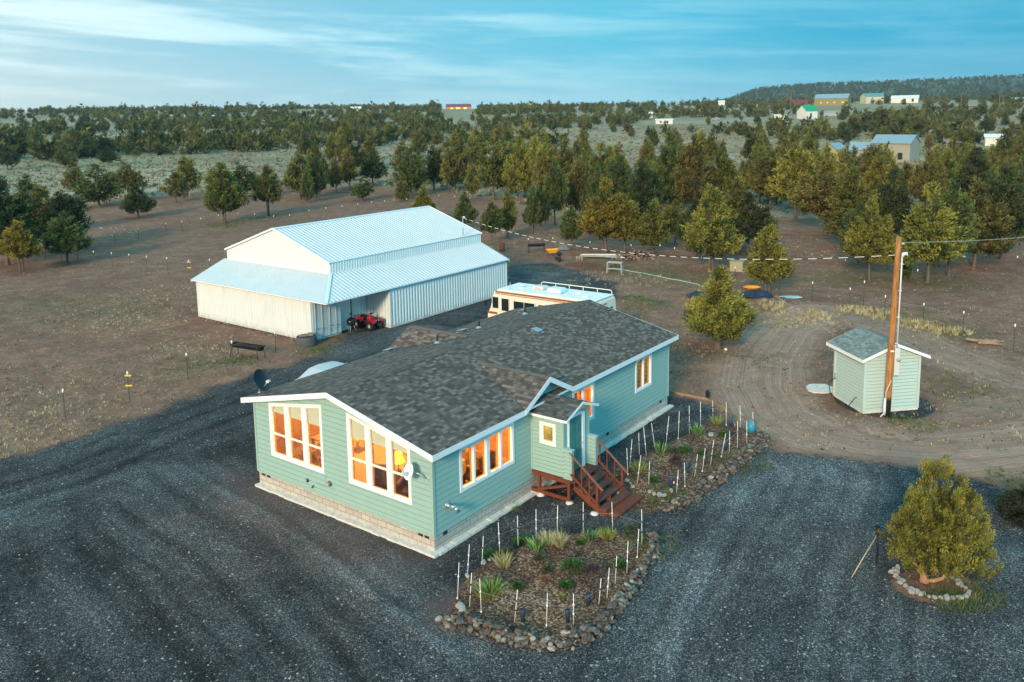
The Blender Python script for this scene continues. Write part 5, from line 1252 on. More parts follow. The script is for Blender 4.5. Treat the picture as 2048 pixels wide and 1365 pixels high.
# unique labels: the look first, then where it stands
def zone(t):
    if 'reg' in t: return t['reg']
    return 'the left paddock' if t['px'] < 570 else 'the grove behind the barn' if t['px'] < 1180 else 'the grove behind the yard' if t['px'] < 1600 else 'the grove beyond the pole'
byz = {}
for t in TREES: byz.setdefault((zone(t), t['c'], t['s']), []).append(t)
ORD = ['leftmost']+[w+' from left' for w in 'second third fourth fifth sixth seventh eighth ninth tenth eleventh twelfth thirteenth fourteenth fifteenth sixteenth seventeenth eighteenth nineteenth twentieth twenty-first twenty-second twenty-third twenty-fourth twenty-fifth'.split()]
for (z_, c, s_), L in byz.items():
    L.sort(key=lambda t: t['px'])
    for i, t in enumerate(L):
        lb = t['label'] or (f"{CN[c]} {SN[s_]} juniper in {z_}" if len(L) == 1 else f"{ORD[min(i, 24)]} {CN[c]} {SN[s_]} juniper in {z_}")
        tag(t['o'], lb, 'tree', 'junipers in '+z_)
# trees beyond counting: far plain and hill, one object each
def forest(name, pts, hs, seed, nq=140, **kw):
    R = np.random.default_rng(seed); Vs = []; Ts = []
    base = [crown_arrays(900+k, SHP[k % 6], nq//5, 5, .19 if nq > 60 else .30, .03, .11, 1.1) for k in range(6)]
    for (x, y, z), h in zip(pts, hs):
        V, F, T = base[R.integers(6)]; a = R.uniform(0, 6.28); wd = h*R.uniform(.65, 1.0); ca, sa = math.cos(a), math.sin(a)
        W = np.empty_like(V); W[:, 0] = (V[:, 0]*ca-V[:, 1]*sa)*wd+x; W[:, 1] = (V[:, 0]*sa+V[:, 1]*ca)*wd+y; W[:, 2] = V[:, 2]*h+z-.1
        Vs.append(W); Ts.append(np.clip(T*.6+R.uniform(-.1, .45), 0, 1))
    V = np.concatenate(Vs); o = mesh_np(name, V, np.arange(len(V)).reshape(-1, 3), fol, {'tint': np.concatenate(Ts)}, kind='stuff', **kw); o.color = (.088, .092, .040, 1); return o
R = np.random.default_rng(5); pts = []
while len(pts) < 3500:
    D = 265+930*R.random()**1.1; a = R.uniform(-.70, .70); x, y = D*math.sin(a), D*math.cos(a)
    dn = .5+.5*math.sin(x*.013+1.3)*math.cos(y*.011)+.3*math.sin(x*.04+y*.03)
    if a < .05: dn += .30
    pn = math.sin(x*.021+y*.017+2)+math.sin(x*.033-y*.027)
    if pn < -.75: continue
    elif D > 480 and a > .1: dn *= .95
    px, py = PJ((x, y, float(terrain(x, y))))
    if R.random() > dn or not open_view(px, py): continue
    pts.append((x, y, gz(x, y)))
forest('distant_woodland', pts, R.uniform(3.0, 6.5, len(pts))*np.where(R.random(len(pts)) < .12, 1.4, 1), 6, label='far juniper woodland scattered over the plain up to the skyline', cat='woodland')
pts = []
while len(pts) < 5200:
    D = 1450+1500*R.random(); a = math.atan(R.uniform(.20, .75)); x, y = D*math.sin(a), D*math.cos(a)
    if R.random() > .65+.35*math.sin(x*.008+y*.005): continue
    pts.append((x, y, gz(x, y)))
o = forest('hill_woodland', pts, R.uniform(7, 11, len(pts)), 8, nq=25, label='dark junipers covering the long low hill at the right', cat='woodland'); o.color = (.045, .060, .038, 1)

# sagebrush and grass tufts ------------------------------------------------
def tufts(name, pts, size, m_, seed, nb=7, spread=.5, lean=.5, wid=.16, **kw):
    R = np.random.default_rng(seed); pts = np.array(pts); n = len(pts); N_ = n*nb
    B0 = np.repeat(pts, nb, 0); s = np.repeat(np.array(size) if np.ndim(size) else np.full(n, size), nb)*R.uniform(.6, 1.3, N_)
    a = R.uniform(0, 6.28, N_); r = s*spread*R.random(N_); b0 = B0+np.stack([np.cos(a)*r, np.sin(a)*r, np.zeros(N_)-.01], 1)
    d = np.stack([np.cos(a)*lean*R.random(N_), np.sin(a)*lean*R.random(N_), np.ones(N_)], 1); tip = b0+d*s[:, None]
    t = R.uniform(0, 6.28, N_); wv = np.stack([np.cos(t), np.sin(t), np.zeros(N_)], 1)*(s*wid)[:, None]
    V = np.stack([b0-wv, b0+wv, tip], 1).reshape(-1, 3); tt = np.repeat(np.clip(np.repeat(R.normal(.5, .2, n), nb)+R.normal(0, .15, N_), 0, 1), 3)
    return mesh_np(name, V, np.arange(len(V)).reshape(-1, 3), m_, {'tint': tt}, **kw)
def tuft_mat(name, cols):
    m, q, p = newmat(name); q.put(p.inputs['Base Color'], q.ramp(q.attr('tint', 'Fac'), cols)); p.inputs['Roughness'].default_value = .9; return m
sagem = tuft_mat('sagebrush_leaf', [(.1, (.10, .085, .055)), (.5, (.21, .185, .125)), (.9, (.33, .29, .20))])
drygr = tuft_mat('dry_grass', [(.1, (.22, .17, .08)), (.5, (.40, .34, .18)), (.9, (.60, .54, .34))])
greengr = tuft_mat('green_grass', [(.1, (.03, .06, .015)), (.5, (.07, .12, .03)), (.9, (.16, .19, .06))])
pts = []
while len(pts) < 15000:
    D = 95+330*R.random()**1.3; a = R.uniform(-.66, .66); x, y = D*math.sin(a), D*math.cos(a); px, py = PJ((x, y, float(terrain(x, y))))
    k = None
    if inside(np.array([[x, y]]), paddock)[0]: continue
    pts.append((x, y, gz(x, y)))
tufts('sagebrush', pts, R.uniform(.22, .6, len(pts)), sagem, 3, 8, 1.1, 1.3, .38, label='pale grey-green sagebrush covering the flat beyond the paddock fence', cat='sagebrush', kind='stuff')
def scatter(n, fn, seed):
    R = np.random.default_rng(seed); out = []
    while len(out) < n:
        px, py = fn(R); g = GT(px, py); out.append((g.x, g.y, gz(g.x, g.y)))
    return out
def around(lst):
    def f(R):
        q, r = lst[R.integers(len(lst))]; g = G(*q); a = R.uniform(0, 6.28); k = r*1.1*R.random()**.6; return PJ((g.x+math.cos(a)*k, g.y+math.sin(a)*k, 0))
    return f
tufts('dry_grass', scatter(2600, around(dryp+[((1750, 625), 2.2), ((1860, 660), 2.2), ((1600, 640), 2)]), 3), R.uniform(.05, .16, 2600), drygr, 4, 8, .9, .9, .10, label='thin straw-coloured dead grass in patches on the bare earth', cat='grass', kind='stuff')
tufts('green_grass', scatter(3600, around([(q, r) for q, r, s in greenp if s > .3]), 4), R.uniform(.05, .15, 3600), greengr, 5, 7, .9, .8, .10, label='short green grass patches under the trees and along the edges', cat='grass', kind='stuff')

# ------------------------------------------------------------------ fences
def at(px, py): g = GG(px, py); return g
stakem = mat('white_fibreglass_stake', (.82, .82, .80), .5); tpost = mat('green_steel_post', (.055, .07, .055), .7, .2); rpost = mat('brown_steel_post', (.10, .055, .04), .7, .2)
wirem = mat('fence_wire', (.30, .30, .28), .5, .4); insul = mat('black_clip', (.02, .02, .02), .6)
def stake_fence(posts, lb, cr):
    f = empty('stake_fence', at(*cr([posts[0][:2]])[0]), label=lb, cat='fence'); o = f.location.copy(); tops = []
    for i, (x, y, ty, *xt) in enumerate(posts):
        bx, by = cr([(x, y)])[0]; tx, tpy = cr([(xt[0] if xt else x+3, ty)])[0]; g = at(bx, by); h = min(1.25, height_at(g, tpy))
        tp = G(tx, tpy, g.z+h)-g; lean = Vector((tp.x, 0, h)); lean.x = max(-.2, min(.2, lean.x)); m = MB(); m.tube([(0, 0, -.05), lean], .0095, 6)
        p = m.build('post', stakem, f); p.location = g-o
        m = MB()
        dark = i % 5 in (2, 4)
        for k in (.38, .66) if i % 2 else (.04, .62): m = MB(); m.tube([lean*k-Vector((0, 0, .025)), lean*k+Vector((0, 0, .025))], .018 if dark else .024, 6); m.build('clip', insul if dark else stakem, p, bevel=-1)
        c = None; tops.append(g-o+lean*.62)
    m = MB()
    for a, c in zip(tops[:-1], tops[1:]): m.tube([a, c], .0022, 3, cap=False)
    m.build('wire', mat('thin_fence_line', (.5, .5, .5), .5), f)
P1 = [(220, 905, 585, 233), (300, 715, 440, 316), (415, 632, 372, 428), (562, 540, 262, 548), (708, 482, 210, 702), (852, 415, 155, 851), (1020, 405, 125, 1025), (1230, 365, 100, 1230), (1467, 355, 98, 1460), (1702, 485, 120, 1688), (1662, 585, 315, 1676), (1580, 700, 410, 1590), (1485, 812, 530, 1500), (1420, 910, 628, 1440), (1353, 975, 712, 1374), (1153, 1135, 835, 1152), (935, 1135, 828, 943), (678, 1105, 802, 702), (413, 1030, 715, 399), (318, 985, 668, 334)]
stake_fence(P1, 'thin white stakes with clips ringing the garden bed at the front corner of the house', C4)
P2 = [(188, 905, 610, 176), (207, 830, 520, 232), (308, 700, 452, 302), (382, 705, 385, 352), (472, 620, 350, 435), (585, 595, 245, 602), (715, 540, 205, 717), (833, 475, 165, 830), (952, 405, 122, 949), (1082, 330, 112, 1078), (1220, 410, 128, 1220), (1370, 420, 165, 1365), (1508, 475, 235, 1498), (1435, 600, 325, 1436), (1337, 665, 328, 1340), (1254, 690, 435, 1256), (1165, 750, 460, 1216), (1052, 840, 528, 1090), (967, 915, 615, 1000), (885, 965, 678, 920), (787, 1065, 768, 781), (697, 1130, 840, 717), (405, 1050, 752, 416), (283, 1000, 688, 325)]
stake_fence(P2, 'thin white stakes ringing the long garden bed beside the entry steps', C5)
def tfence(posts, lb, m_=tpost, wires=(.45, .85), h=None, name='wire_fence', capm=white, yellow=()):
    g0 = at(*posts[0][:2]); f = empty(name, g0, label=lb, cat='fence', group='wire fences'); gs = []
    for i, q in enumerate(posts):
        g = at(q[0], q[1]); hh = height_at(g, q[2]) if len(q) > 2 else (h or 1.45); hh = min(hh, 1.9); gs.append((g, hh))
        m = MB(); m.box((0, 0, hh/2-.1), (.045, .012, hh+.2)); m.box((0, .018, hh/2-.1), (.012, .03, hh+.2)); p = m.build('post', m_, f); p.location = g-g0
        m = MB(); m.lathe([(.0, hh+.045), (.035, hh+.04), (.045, hh-.02), (.042, hh-.13), (0, hh-.14)], 8, c=(0, .008, 0)); m.build('cap', capm, p)
        if i in yellow:
            m = MB(); 
            for z in (.88, .52): m.box((.03, 0, hh*z), (.34, .05, .07)); 
            m.build('yellow_insulator', mat('yellow_plastic', (.75, .45, .03), .5), p)
    m = MB()
    for (a, ha), (c, hc) in zip(gs[:-1], gs[1:]):
        for k in wires:
            A = a+Vector((0, 0, ha*k))-g0; B = c+Vector((0, 0, hc*k))-g0; m.tube([A, (A+B)/2-Vector((0, 0, .04)), B], .007, 3, cap=False)
    m.build('wire', wirem, f); return f
tfence([(-60, 890, 830), (131, 838, 780), (259, 800, 745), (376, 757, 708), (466, 728, 683), (552, 706, 665)], 'wire fence with white-capped posts and yellow clips along the gravel at left', yellow=(2,))
tfence([(92, 519, 494), (124, 523, 497), (156, 525, 499), (189, 530, 503), (225, 534, 506), (260, 537, 509), (295, 543, 513), (336, 549, 516), (379, 552, 521), (420, 538, 519)], 'wire fence with capped posts running from the left trees to the barn corner', rpost, yellow=(8,))
tfence([(181, 496, 471), (231, 488, 464), (278, 480, 457), (333, 470, 447), (365, 465, 443), (403, 458, 437), (438, 449, 430), (476, 446, 427), (510, 442, 428), (548, 448, 432), (580, 444, 430), (619, 439, 421), (653, 436, 416), (685, 433, 412), (716, 427, 408), (744, 421, 404), (770, 421, 402), (788, 417, 400), (814, 414, 398), (878, 408, 391), (910, 410, 393), (940, 412, 396)], 'long wire fence with white-capped posts crossing the paddock behind the barn', rpost)
tfence([(1057, 503, 478), (1106, 499, 476), (1180, 506, 484), (1262, 512, 490), (1320, 514, 490), (1349, 517, 496), (1403, 531, 515), (1470, 556, 535), (1499, 575, 520), (1559, 587, 555), (1624, 602, 565), (1699, 617, 577), (1769, 634, 592), (1846, 646, 608), (1925, 671, 624), (2027, 702, 650), (2110, 725, 672)], 'wire fence with capped posts from the junk pile past the pole to the right edge')
tfence([(1727, 611, 563), (1771, 520, 488)], 'two dark red steel posts standing alone in the paddock behind the pole', rpost, wires=())
tfence([(1834, 500+72, 540), (1690, 545, 520), (1928, 545, 512), (2032, 560, 505)], 'sparse wire fence under the junipers right of the pole', rpost, wires=(.85,))
tfence([(205, 412, 398), (150, 421, 406), (300, 405, 391), (380, 396, 384), (455, 389, 376), (540, 384, 371), (620, 378, 367)][1:], 'far wire fence between bare paddock and pale sage flat', mat('pale_wood_post', (.45, .44, .40), .8), wires=(.8,))
m = MB()
for i in range(26):
    q = random.Random(i*7); g = at(q.uniform(195, 280), q.uniform(468, 485)); m.box((g.x, g.y, g.z+q.uniform(.3, 1.2)), (.10, .04, .07), rz=q.uniform(0, 3))
m.build('flag_tape', mat('white_tape', (.75, .75, .75), .6), None, bevel=-1, label='loose white tape flags fluttering on the fence left of the barn', cat='tape', kind='stuff')

# dry-stone walls and stones ---------------------------------------------------
def drywall(name, path, h, th, lb, seed, dens=1.0):
    rr = random.Random(seed); m = MB(); P_ = [Vector((p[0], p[1], 0)) for p in path]; L = [0]
    for a, c in zip(P_[:-1], P_[1:]): L.append(L[-1]+(c-a).length)
    n = int(L[-1]*dens*78)
    for i in range(n):
        s = rr.uniform(0, L[-1]); k = max(j for j in range(len(L)-1) if L[j] <= s); f = (s-L[k])/(L[k+1]-L[k]); p = P_[k].lerp(P_[k+1], f); d = (P_[k+1]-P_[k]).normalized(); nrm = Vector((-d.y, d.x, 0))
        o = rr.uniform(-1, 1); z = rr.uniform(0, 1)**.9*h*(1-abs(o)*.55)*min(1, .45+s, .45+(L[-1]-s)); q = p+nrm*o*th/2
        r = rr.uniform(.045, .105) if rr.random() < .85 else rr.uniform(.10, .15); rock(m, (q.x, q.y, gz(q.x, q.y)*.4+z), r, rr, .42)
    return m.build(name, stone, None, bevel=-1, label=lb, cat='stone wall')
drywall('stone_wall', bed1_wall, .42, .34, 'low dry-stone wall curving round the front garden bed', 4)
drywall('stone_wall', bed2_wall, .46, .40, 'low dry-stone wall along the outer side of the long garden bed', 5)
rg = empty('stone_ring', (12.25, 22.95, 0), label='oval ring of pale stones on the gravel around the big juniper bush', cat='stone ring')
rr = random.Random(12); C8 = crop(1640, 880, .2637)
RP = C8([(560, 985), (545, 1010), (575, 1035), (600, 1060), (605, 1090), (650, 1115), (700, 1150), (740, 1170), (790, 1178), (825, 1200), (868, 1205), (915, 1210), (960, 1215), (1005, 1215), (1055, 1212), (1100, 1200), (1130, 1160), (1105, 1135), (1080, 1120), (1060, 1100), (1030, 1065), (1000, 1045), (985, 1005), (935, 990), (900, 985), (860, 980), (590, 970), (620, 1075), (1125, 1175), (1045, 1080), (690, 1160), (760, 1185), (575, 1010), (720, 1155)])
for x, y in RP:
    g = at(x, y); m = MB(); rock(m, (0, 0, .03), rr.uniform(.075, .13), rr, .7); s_ = m.build('stone', palestone, rg, bevel=-1); s_.location = g-rg.location
    s_.color = (1, 1, 1, 1)
rr = random.Random(31)
for i, (x, y) in enumerate(C5([(215, 985), (240, 1020), (415, 1100), (465, 1125), (520, 1140), (570, 1150), (180, 960), (640, 1110)])+C4([(430, 605), (480, 575), (300, 720), (245, 980), (75, 1040), (130, 1060), (1860, 470), (260, 1010), (950, 470)])):
    g = at(x, y); m = MB(); rock(m, (0, 0, .03), rr.uniform(.09, .16), rr, .55)
    m.build('rock', palestone, None, bevel=-1, loc=g, label=None)
    o_ = bpy.context.scene.objects[-1] if False else None
rocks = [o for o in col.objects if o.name.startswith('rock')]; rocks.sort(key=lambda o: PJ(o.location)[0])
for i, o in enumerate(rocks): tag(o, f"pale loose rock beside the garden beds, {ORD[i]}" if i else 'pale loose rock beside the garden beds, leftmost', 'rock', 'loose rocks at the garden beds')

# garden plants ----------------------------------------------------------------
GM = dict(iris=tuft_mat('iris_leaf', [(.1, (.05, .12, .04)), (.5, (.12, .24, .07)), (.9, (.26, .38, .12))]), yel=tuft_mat('yellow_green_grass', [(.1, (.08, .12, .02)), (.5, (.20, .24, .05)), (.9, (.42, .38, .10))]),
          tan=tuft_mat('tan_bunch_grass', [(.1, (.20, .18, .07)), (.5, (.42, .38, .18)), (.9, (.60, .56, .32))]), grn=tuft_mat('dense_green_mound', [(.1, (.015, .05, .012)), (.5, (.035, .10, .02)), (.9, (.09, .17, .05))]),
          pur=tuft_mat('purple_leaf', [(.1, (.03, .015, .02)), (.5, (.07, .03, .045)), (.9, (.13, .07, .08))]), dk=tuft_mat('dark_twigs', [(.1, (.03, .035, .02)), (.5, (.06, .07, .035)), (.9, (.11, .12, .06))]), red=tuft_mat('red_stems', [(.1, (.08, .02, .015)), (.5, (.20, .05, .03)), (.9, (.3, .1, .06))]))
def plant(px, py, kind, r, h, lb, name, cat):
    g = at(px, py); R = np.random.default_rng(int(px*7+py)); n = {'iris': 46, 'yel': 150, 'tan': 190, 'grn': 420, 'pur': 160, 'dk': 120, 'red': 60}[kind]
    a = R.uniform(0, 6.28, n); q = r*np.sqrt(R.random(n))*.55; b0 = np.stack([np.cos(a)*q, np.sin(a)*q, np.zeros(n)], 1)
    if kind in ('grn', 'pur', 'dk'):
        el_ = R.uniform(.1, 1.5, n); dd = np.stack([np.cos(a)*np.cos(el_)*r, np.sin(a)*np.cos(el_)*r, np.sin(el_)*h], 1); b0 = dd*R.uniform(.55, .92, n)[:, None]; dirn = dd*.0+np.stack([np.cos(a)*.5, np.sin(a)*.5, np.ones(n)*.6], 1)*.12*(1.6 if kind != 'grn' else 1)
        tip = b0+dirn; wv = .016
    else:
        le = (q/r)*1.0+R.uniform(0, .35, n); tip = b0+np.stack([np.cos(a)*le*h*.9, np.sin(a)*le*h*.9, h*R.uniform(.55, 1.0, n)], 1); wv = {'iris': .022, 'yel': .008, 'tan': .007, 'red': .006}[kind]
    t = R.uniform(0, 6.28, n); w_ = np.stack([np.cos(t), np.sin(t), np.zeros(n)], 1)*wv; mid = b0*.45+tip*.55+np.array([0, 0, h*.10])
    V = np.stack([b0-w_*.8, b0+w_*.8, mid+w_, mid-w_, tip], 1).reshape(-1, 3); k = np.arange(n)[:, None]*5
    F = np.concatenate([k+np.array([0, 1, 2]), k+np.array([0, 2, 3]), k+np.array([3, 2, 4])]); tt = np.repeat(np.clip(R.normal(.5, .22, n), 0, 1), 5)
    o = mesh_np(name, V, F, GM[kind], {'tint': tt}); o.location = g; return tag(o, lb, cat, 'plants in the garden beds')
for x, y, k, r, h, lb, nm in [(860, 525, 'iris', .30, .40, 'bright iris clump in front of the pale bunch grass, front bed', 'iris_plant'), (950, 470, 'tan', .36, .40, 'large pale green bunch grass at the back of the front bed', 'bunch_grass'), (590, 650, 'tan', .34, .38, 'straw-coloured bunch grass at the left of the front bed', 'bunch_grass'),
    (1282, 430, 'iris', .28, .36, 'small iris clump near the steps, front bed', 'iris_plant'), (1425, 425, 'yel', .32, .36, 'yellow and green grass clump at the front bed\'s corner by the steps', 'grass_clump'), (465, 900, 'yel', .45, .52, 'tall green grass clump near the left tip of the front bed', 'grass_clump'), (500, 880, 'iris', .30, .50, 'dark iris leaves beside the tall grass, front bed', 'iris_plant'),
    (1140, 700, 'grn', .46, .30, 'dark green cushion shrub in the middle of the front bed', 'cushion_shrub'), (710, 830, 'grn', .18, .12, 'tiny round green mound left of centre, front bed', 'cushion_plant'), (1090, 820, 'grn', .22, .12, 'flat dark green mound below the cushion shrub, front bed', 'cushion_plant'), (1060, 895, 'yel', .12, .10, 'tiny yellow-green tuft lowest in the front bed', 'grass_clump'),
    (880, 620, 'dk', .26, .16, 'dull green low plant behind the cushion shrub, front bed', 'low_shrub'), (950, 700, 'dk', .16, .14, 'small grey-green plant left of the cushion shrub', 'low_shrub'), (1310, 760, 'pur', .32, .42, 'dark purple-leaved shrub at the right of the front bed', 'purple_shrub'), (1525, 655, 'grn', .22, .22, 'dark green plant by the stone wall, front bed', 'low_shrub'),
    (1620, 420, 'dk', .26, .40, 'wispy bare shrub by the tallest stake at the front bed\'s corner', 'bare_shrub'), (480, 540, 'grn', .42, .14, 'low green ground plant near the slab, front bed', 'ground_plant'), (740, 440, 'grn', .40, .14, 'low dark green plant at the back edge of the front bed', 'ground_plant'), (930, 780, 'red', .22, .16, 'low dark red plant in the centre of the front bed', 'red_plant'), (620, 560, 'dk', .24, .16, 'low grey plant behind the straw-coloured bunch grass', 'low_shrub'), (1040, 500, 'tan', .16, .5, 'dry tan stalks right of the pale bunch grass', 'dry_stalks'), (1210, 465, 'grn', .15, .08, 'tiny green plant left of the small iris', 'ground_plant')]:
    q = C4([(x, y)])[0]; plant(q[0], q[1], k, r, h, lb, nm, 'plant')
for x, y, k, r, h, lb, nm in [(915, 495, 'iris', .36, .42, 'dark iris clump at the back of the long bed', 'iris_plant'), (1120, 400, 'yel', .36, .34, 'round yellow-green tussock at the far end of the long bed', 'grass_clump'), (535, 700, 'iris', .32, .46, 'grey-green iris clump in the middle of the long bed', 'iris_plant'), (310, 885, 'yel', .42, .36, 'yellow-green grass mound nearest the steps, long bed', 'grass_clump'),
    (450, 1000, 'grn', .20, .14, 'small green plant by the path end of the long bed', 'ground_plant'), (685, 830, 'pur', .28, .34, 'very dark shrub in the middle of the long bed', 'purple_shrub'), (780, 690, 'grn', .28, .18, 'green low plant right of the grey-green iris', 'low_shrub'), (670, 710, 'dk', .30, .16, 'dull olive low plant beside the grey-green iris', 'low_shrub'), (1185, 525, 'grn', .24, .18, 'dark low plant right of the pale rock, long bed', 'low_shrub'), (965, 710, 'grn', .2, .12, 'low green plant near the outer wall, long bed', 'ground_plant')]:
    q = C5([(x, y)])[0]; plant(q[0], q[1], k, r, h, lb, nm, 'plant')
m = MB(); rock(m, (0, 0, .06), .17, random.Random(3)); m.build('rock', palestone, None, bevel=-1, loc=at(*C5([(1062, 520)])[0]), label='pale green-grey boulder at the back of the long bed', cat='rock')
for x, y, lb in ((745, 1090, 'dark plant pot left of the middle at the front bed\'s lower edge'), (1105, 1100, 'dark plant pot in the middle of the front bed\'s lower edge'), (1268, 970, 'dark plant pot right of the others near the front bed\'s wall')):
    m = MB(); m.lathe([(0, 0), (.055, 0), (.065, .22), (.07, .36), (.055, .37), (.05, .30), (0, .28)], 12); m.build('solar_light', mat('dark_blue_pot', (.03, .04, .07), .5), None, loc=at(*C4([(x, y)])[0]), label=lb, cat='pot', group='dark pots in the front bed')
for x, y, lb in ((1207, 665, 'narrow blue pot by the long bed\'s wall near its far end'), (808, 905, 'small dark blue pot by the stakes of the long bed'), (1268, 400, 'dark blue pot at the end of the edging board')):
    m = MB(); m.lathe([(0, 0), (.06, 0), (.07, .25), (.05, .40), (.03, .42), (0, .4)], 12); m.build('garden_pot', mat('blue_pot', (.03, .07, .14), .4), None, loc=at(*C5([(x, y)])[0]), label=lb, cat='pot', group='blue pots in the long bed')
m = MB(); m.lathe([(0, 0), (.20, 0), (.17, .25), (.07, .52), (0, .55)], 14); m.build('garden_cloche', mat('teal_blue_plastic', (.03, .25, .36), .4), None, loc=at(*C5([(1480, 465)])[0]), label='bright blue pointed cloche at the far corner of the long bed', cat='cloche')
g = at(*C5([(640, 1055)])[0]); e_ = empty('garden_ornament', g, label='small dark ornament with white and pink at the path end of the long bed', cat='ornament')
m = MB(); m.lathe([(0, 0), (.10, 0), (.12, .08), (.07, .2), (.09, .26), (.05, .34), (0, .36)], 12); m.build('body', mat('dark_blue_glaze', (.03, .04, .09), .3), e_); m = MB(); m.lathe([(0, 0), (.05, .03), (.03, .1), (0, .11)], 10, c=(.10, -.04, .1)); m.build('pink_flower', mat('pink_white_glaze', (.7, .35, .3), .4), e_)
bpts = C5([(610, 25), (1020, 105), (1230, 220), (1310, 410)])
ed = empty('edging_boards', at(*bpts[0]), label='reddish timber edging boards around the gravel beyond the house', cat='edging'); e0 = ed.location.copy()
for a, c in zip(bpts[:-1], bpts[1:]):
    m = MB(); A, B = at(*a)-e0, at(*c)-e0; m.beam(A+Vector((0, 0, .05)), B+Vector((0, 0, .05)), .05, .13); m.build('board', mat('reddish_board', (.30, .19, .13), .8, var=.25), ed, bevel=-1)
bxp = at(*C5([(1022, 95)])[0]); m = MB(); m.box((0, 0, .18), (.16, .16, .36)); m.lathe([(.12, .36), (.05, .46), (0, .46)], 8); m.build('valve_post', black, None, loc=bxp, label='short black post standing where two edging boards meet', cat='post')

# ------------------------------------------------------------------ things by the barn
def facing(a): return a
BR = math.pi/2-.6438
red = mat('red_plastic_fender', (.45, .015, .03), .35, coat=.4)
q_ = BP(4.38, -.42); atv = empty('quad_bike', (q_.x, q_.y, 0), BR-math.pi/2, label='red four-wheeled quad bike parked in the barn alcove', cat='quad bike')
for x, y in ((.62, .42), (.62, -.42), (-.58, .40), (-.58, -.40)):
    w_ = empty('wheel', (x, y, .29), parent=atv); R90 = Matrix.Rotation(rad(90), 3, 'X')
    m = MB(); m.lathe([(.13, -.12), (.25, -.13), (.29, -.08), (.29, .08), (.25, .13), (.13, .12)], 20, M=R90)
    for k in range(14): a = k*2*math.pi/14; m.box((.285*math.cos(a), 0, .285*math.sin(a)), (.035, .20, .03), rot=Matrix.Rotation(-a, 3, 'Y'))
    m.build('tyre', rubber, w_); m = MB(); m.lathe([(0, -.05), (.05, -.07), (.13, -.10), (.13, .10), (.05, .07), (0, .05)], 16, M=R90); m.build('rim', mat('pale_rim', (.55, .55, .52), .4, .5), w_)
m = MB(); m.beam((-.55, 0, .42), (.6, 0, .42), .34, .22); m.beam((.55, -.38, .30), (.62, .38, .30), .06, .06); m.beam((-.58, -.36, .30), (-.58, .36, .30), .06, .06); m.box((.05, 0, .34), (.7, .56, .08)); m.build('chassis', black, atv, bevel=.02)
def fender(x0, x1, z, sgn):
    m = MB(); n = 8
    for i in range(n):
        a0, a1 = math.pi*i/n, math.pi*(i+1)/n; X0 = (x0+x1)/2-(x1-x0)/2*math.cos(a0); X1 = (x0+x1)/2-(x1-x0)/2*math.cos(a1); Z0 = z+.16*math.sin(a0); Z1 = z+.16*math.sin(a1)
        m.extrude([(X0, sgn*.20, Z0+.05), (X1, sgn*.20, Z1+.05), (X1, sgn*.52, Z1), (X0, sgn*.52, Z0)], (0, 0, -.025))
    m.build('fender', red, atv)
for sg in (-1, 1): fender(.28, .98, .52, sg); fender(-.98, -.22, .52, sg)
m = MB(); m.lathe([(.0, .0), (.18, .02), (.20, .12), (.12, .26), (0, .28)], 14, c=(.18, 0, .58), sx=1.5, sy=.85); m.box((.62, 0, .66), (.46, .42, .12)); m.build('fuel_tank', red, atv, bevel=.02)
m = MB(); m.box((-.32, 0, .78), (.62, .30, .12)); m.build('seat', black, atv, bevel=.05)
m = MB(); m.tube([(.34, 0, .7), (.28, 0, 1.0)], .03, 8); m.tube([(.20, -.38, 1.06), (.28, -.15, 1.0), (.28, .15, 1.0), (.20, .38, 1.06)], .018, 8); m.box((.32, 0, 1.02), (.10, .18, .08)); m.build('handlebar', black, atv)
for x0, x1 in ((.55, 1.0), (-1.0, -.62)):
    m = MB(); 
    for y in (-.32, -.16, 0, .16, .32): m.tube([(x0, y, .80), (x1, y, .80)], .011, 6)
    for x in (x0, x1): m.tube([(x, -.34, .80), (x, .34, .80)], .014, 6)
    for x in (x0+.05, x1-.05): m.tube([(x, -.28, .80), (x, -.28, .58)], .011, 6); m.tube([(x, .28, .80), (x, .28, .58)], .011, 6)
    m.build('rack', black, atv)
m = MB(); 
for y in (-.12, .12): m.lathe([(0, 0), (.05, 0), (.05, .03), (0, .04)], 12, c=(.86, y, .62), M=Matrix.Rotation(rad(90), 3, 'Y'))
m.build('headlight', mat('lamp_lens', (.6, .6, .55), .2), atv)
q_ = BP(2.95, -.35); e_ = empty('kettle_grill', (q_.x, q_.y, 0), 0, label='black kettle grill half hidden beside the container door', cat='grill')
m = MB(); m.lathe([(0, .42), (.16, .46), (.27, .60), (.29, .72)], 20); m.build('bowl', black, e_); m = MB(); m.lathe([(.295, .72), (.28, .82), (.17, .96), (.04, 1.01), (.03, 1.05), (0, 1.05)], 20); m.build('lid', mat('black_enamel', (.012, .012, .014), .15), e_)
for k in range(3):
    a = k*2.1+.4; m = MB(); m.tube([(.17*math.cos(a), .17*math.sin(a), .50), (.32*math.cos(a), .32*math.sin(a), 0)], .014, 6); m.build('leg', steel, e_)
g = G(613, 690); e_ = empty('stock_tank', (g.x, g.y, 0), 0, label='round black rubber stock tank with boards on it by the barn corner', cat='tank')
m = MB(); m.lathe([(.66, 0), (.67, .06), (.60, .50), (.57, .56), (.53, .55), (.53, .46), (0, .46)], 26); m.build('tank_shell', mat('faded_rubber', (.075, .075, .078), .7, var=.3, vscale=3), e_)
m = MB(); m.box((-.15, -.1, .60), (.5, .22, .05), rz=.4); m.box((.22, .2, .62), (.34, .30, .14), rz=.2); m.build('board', oldwood, e_)
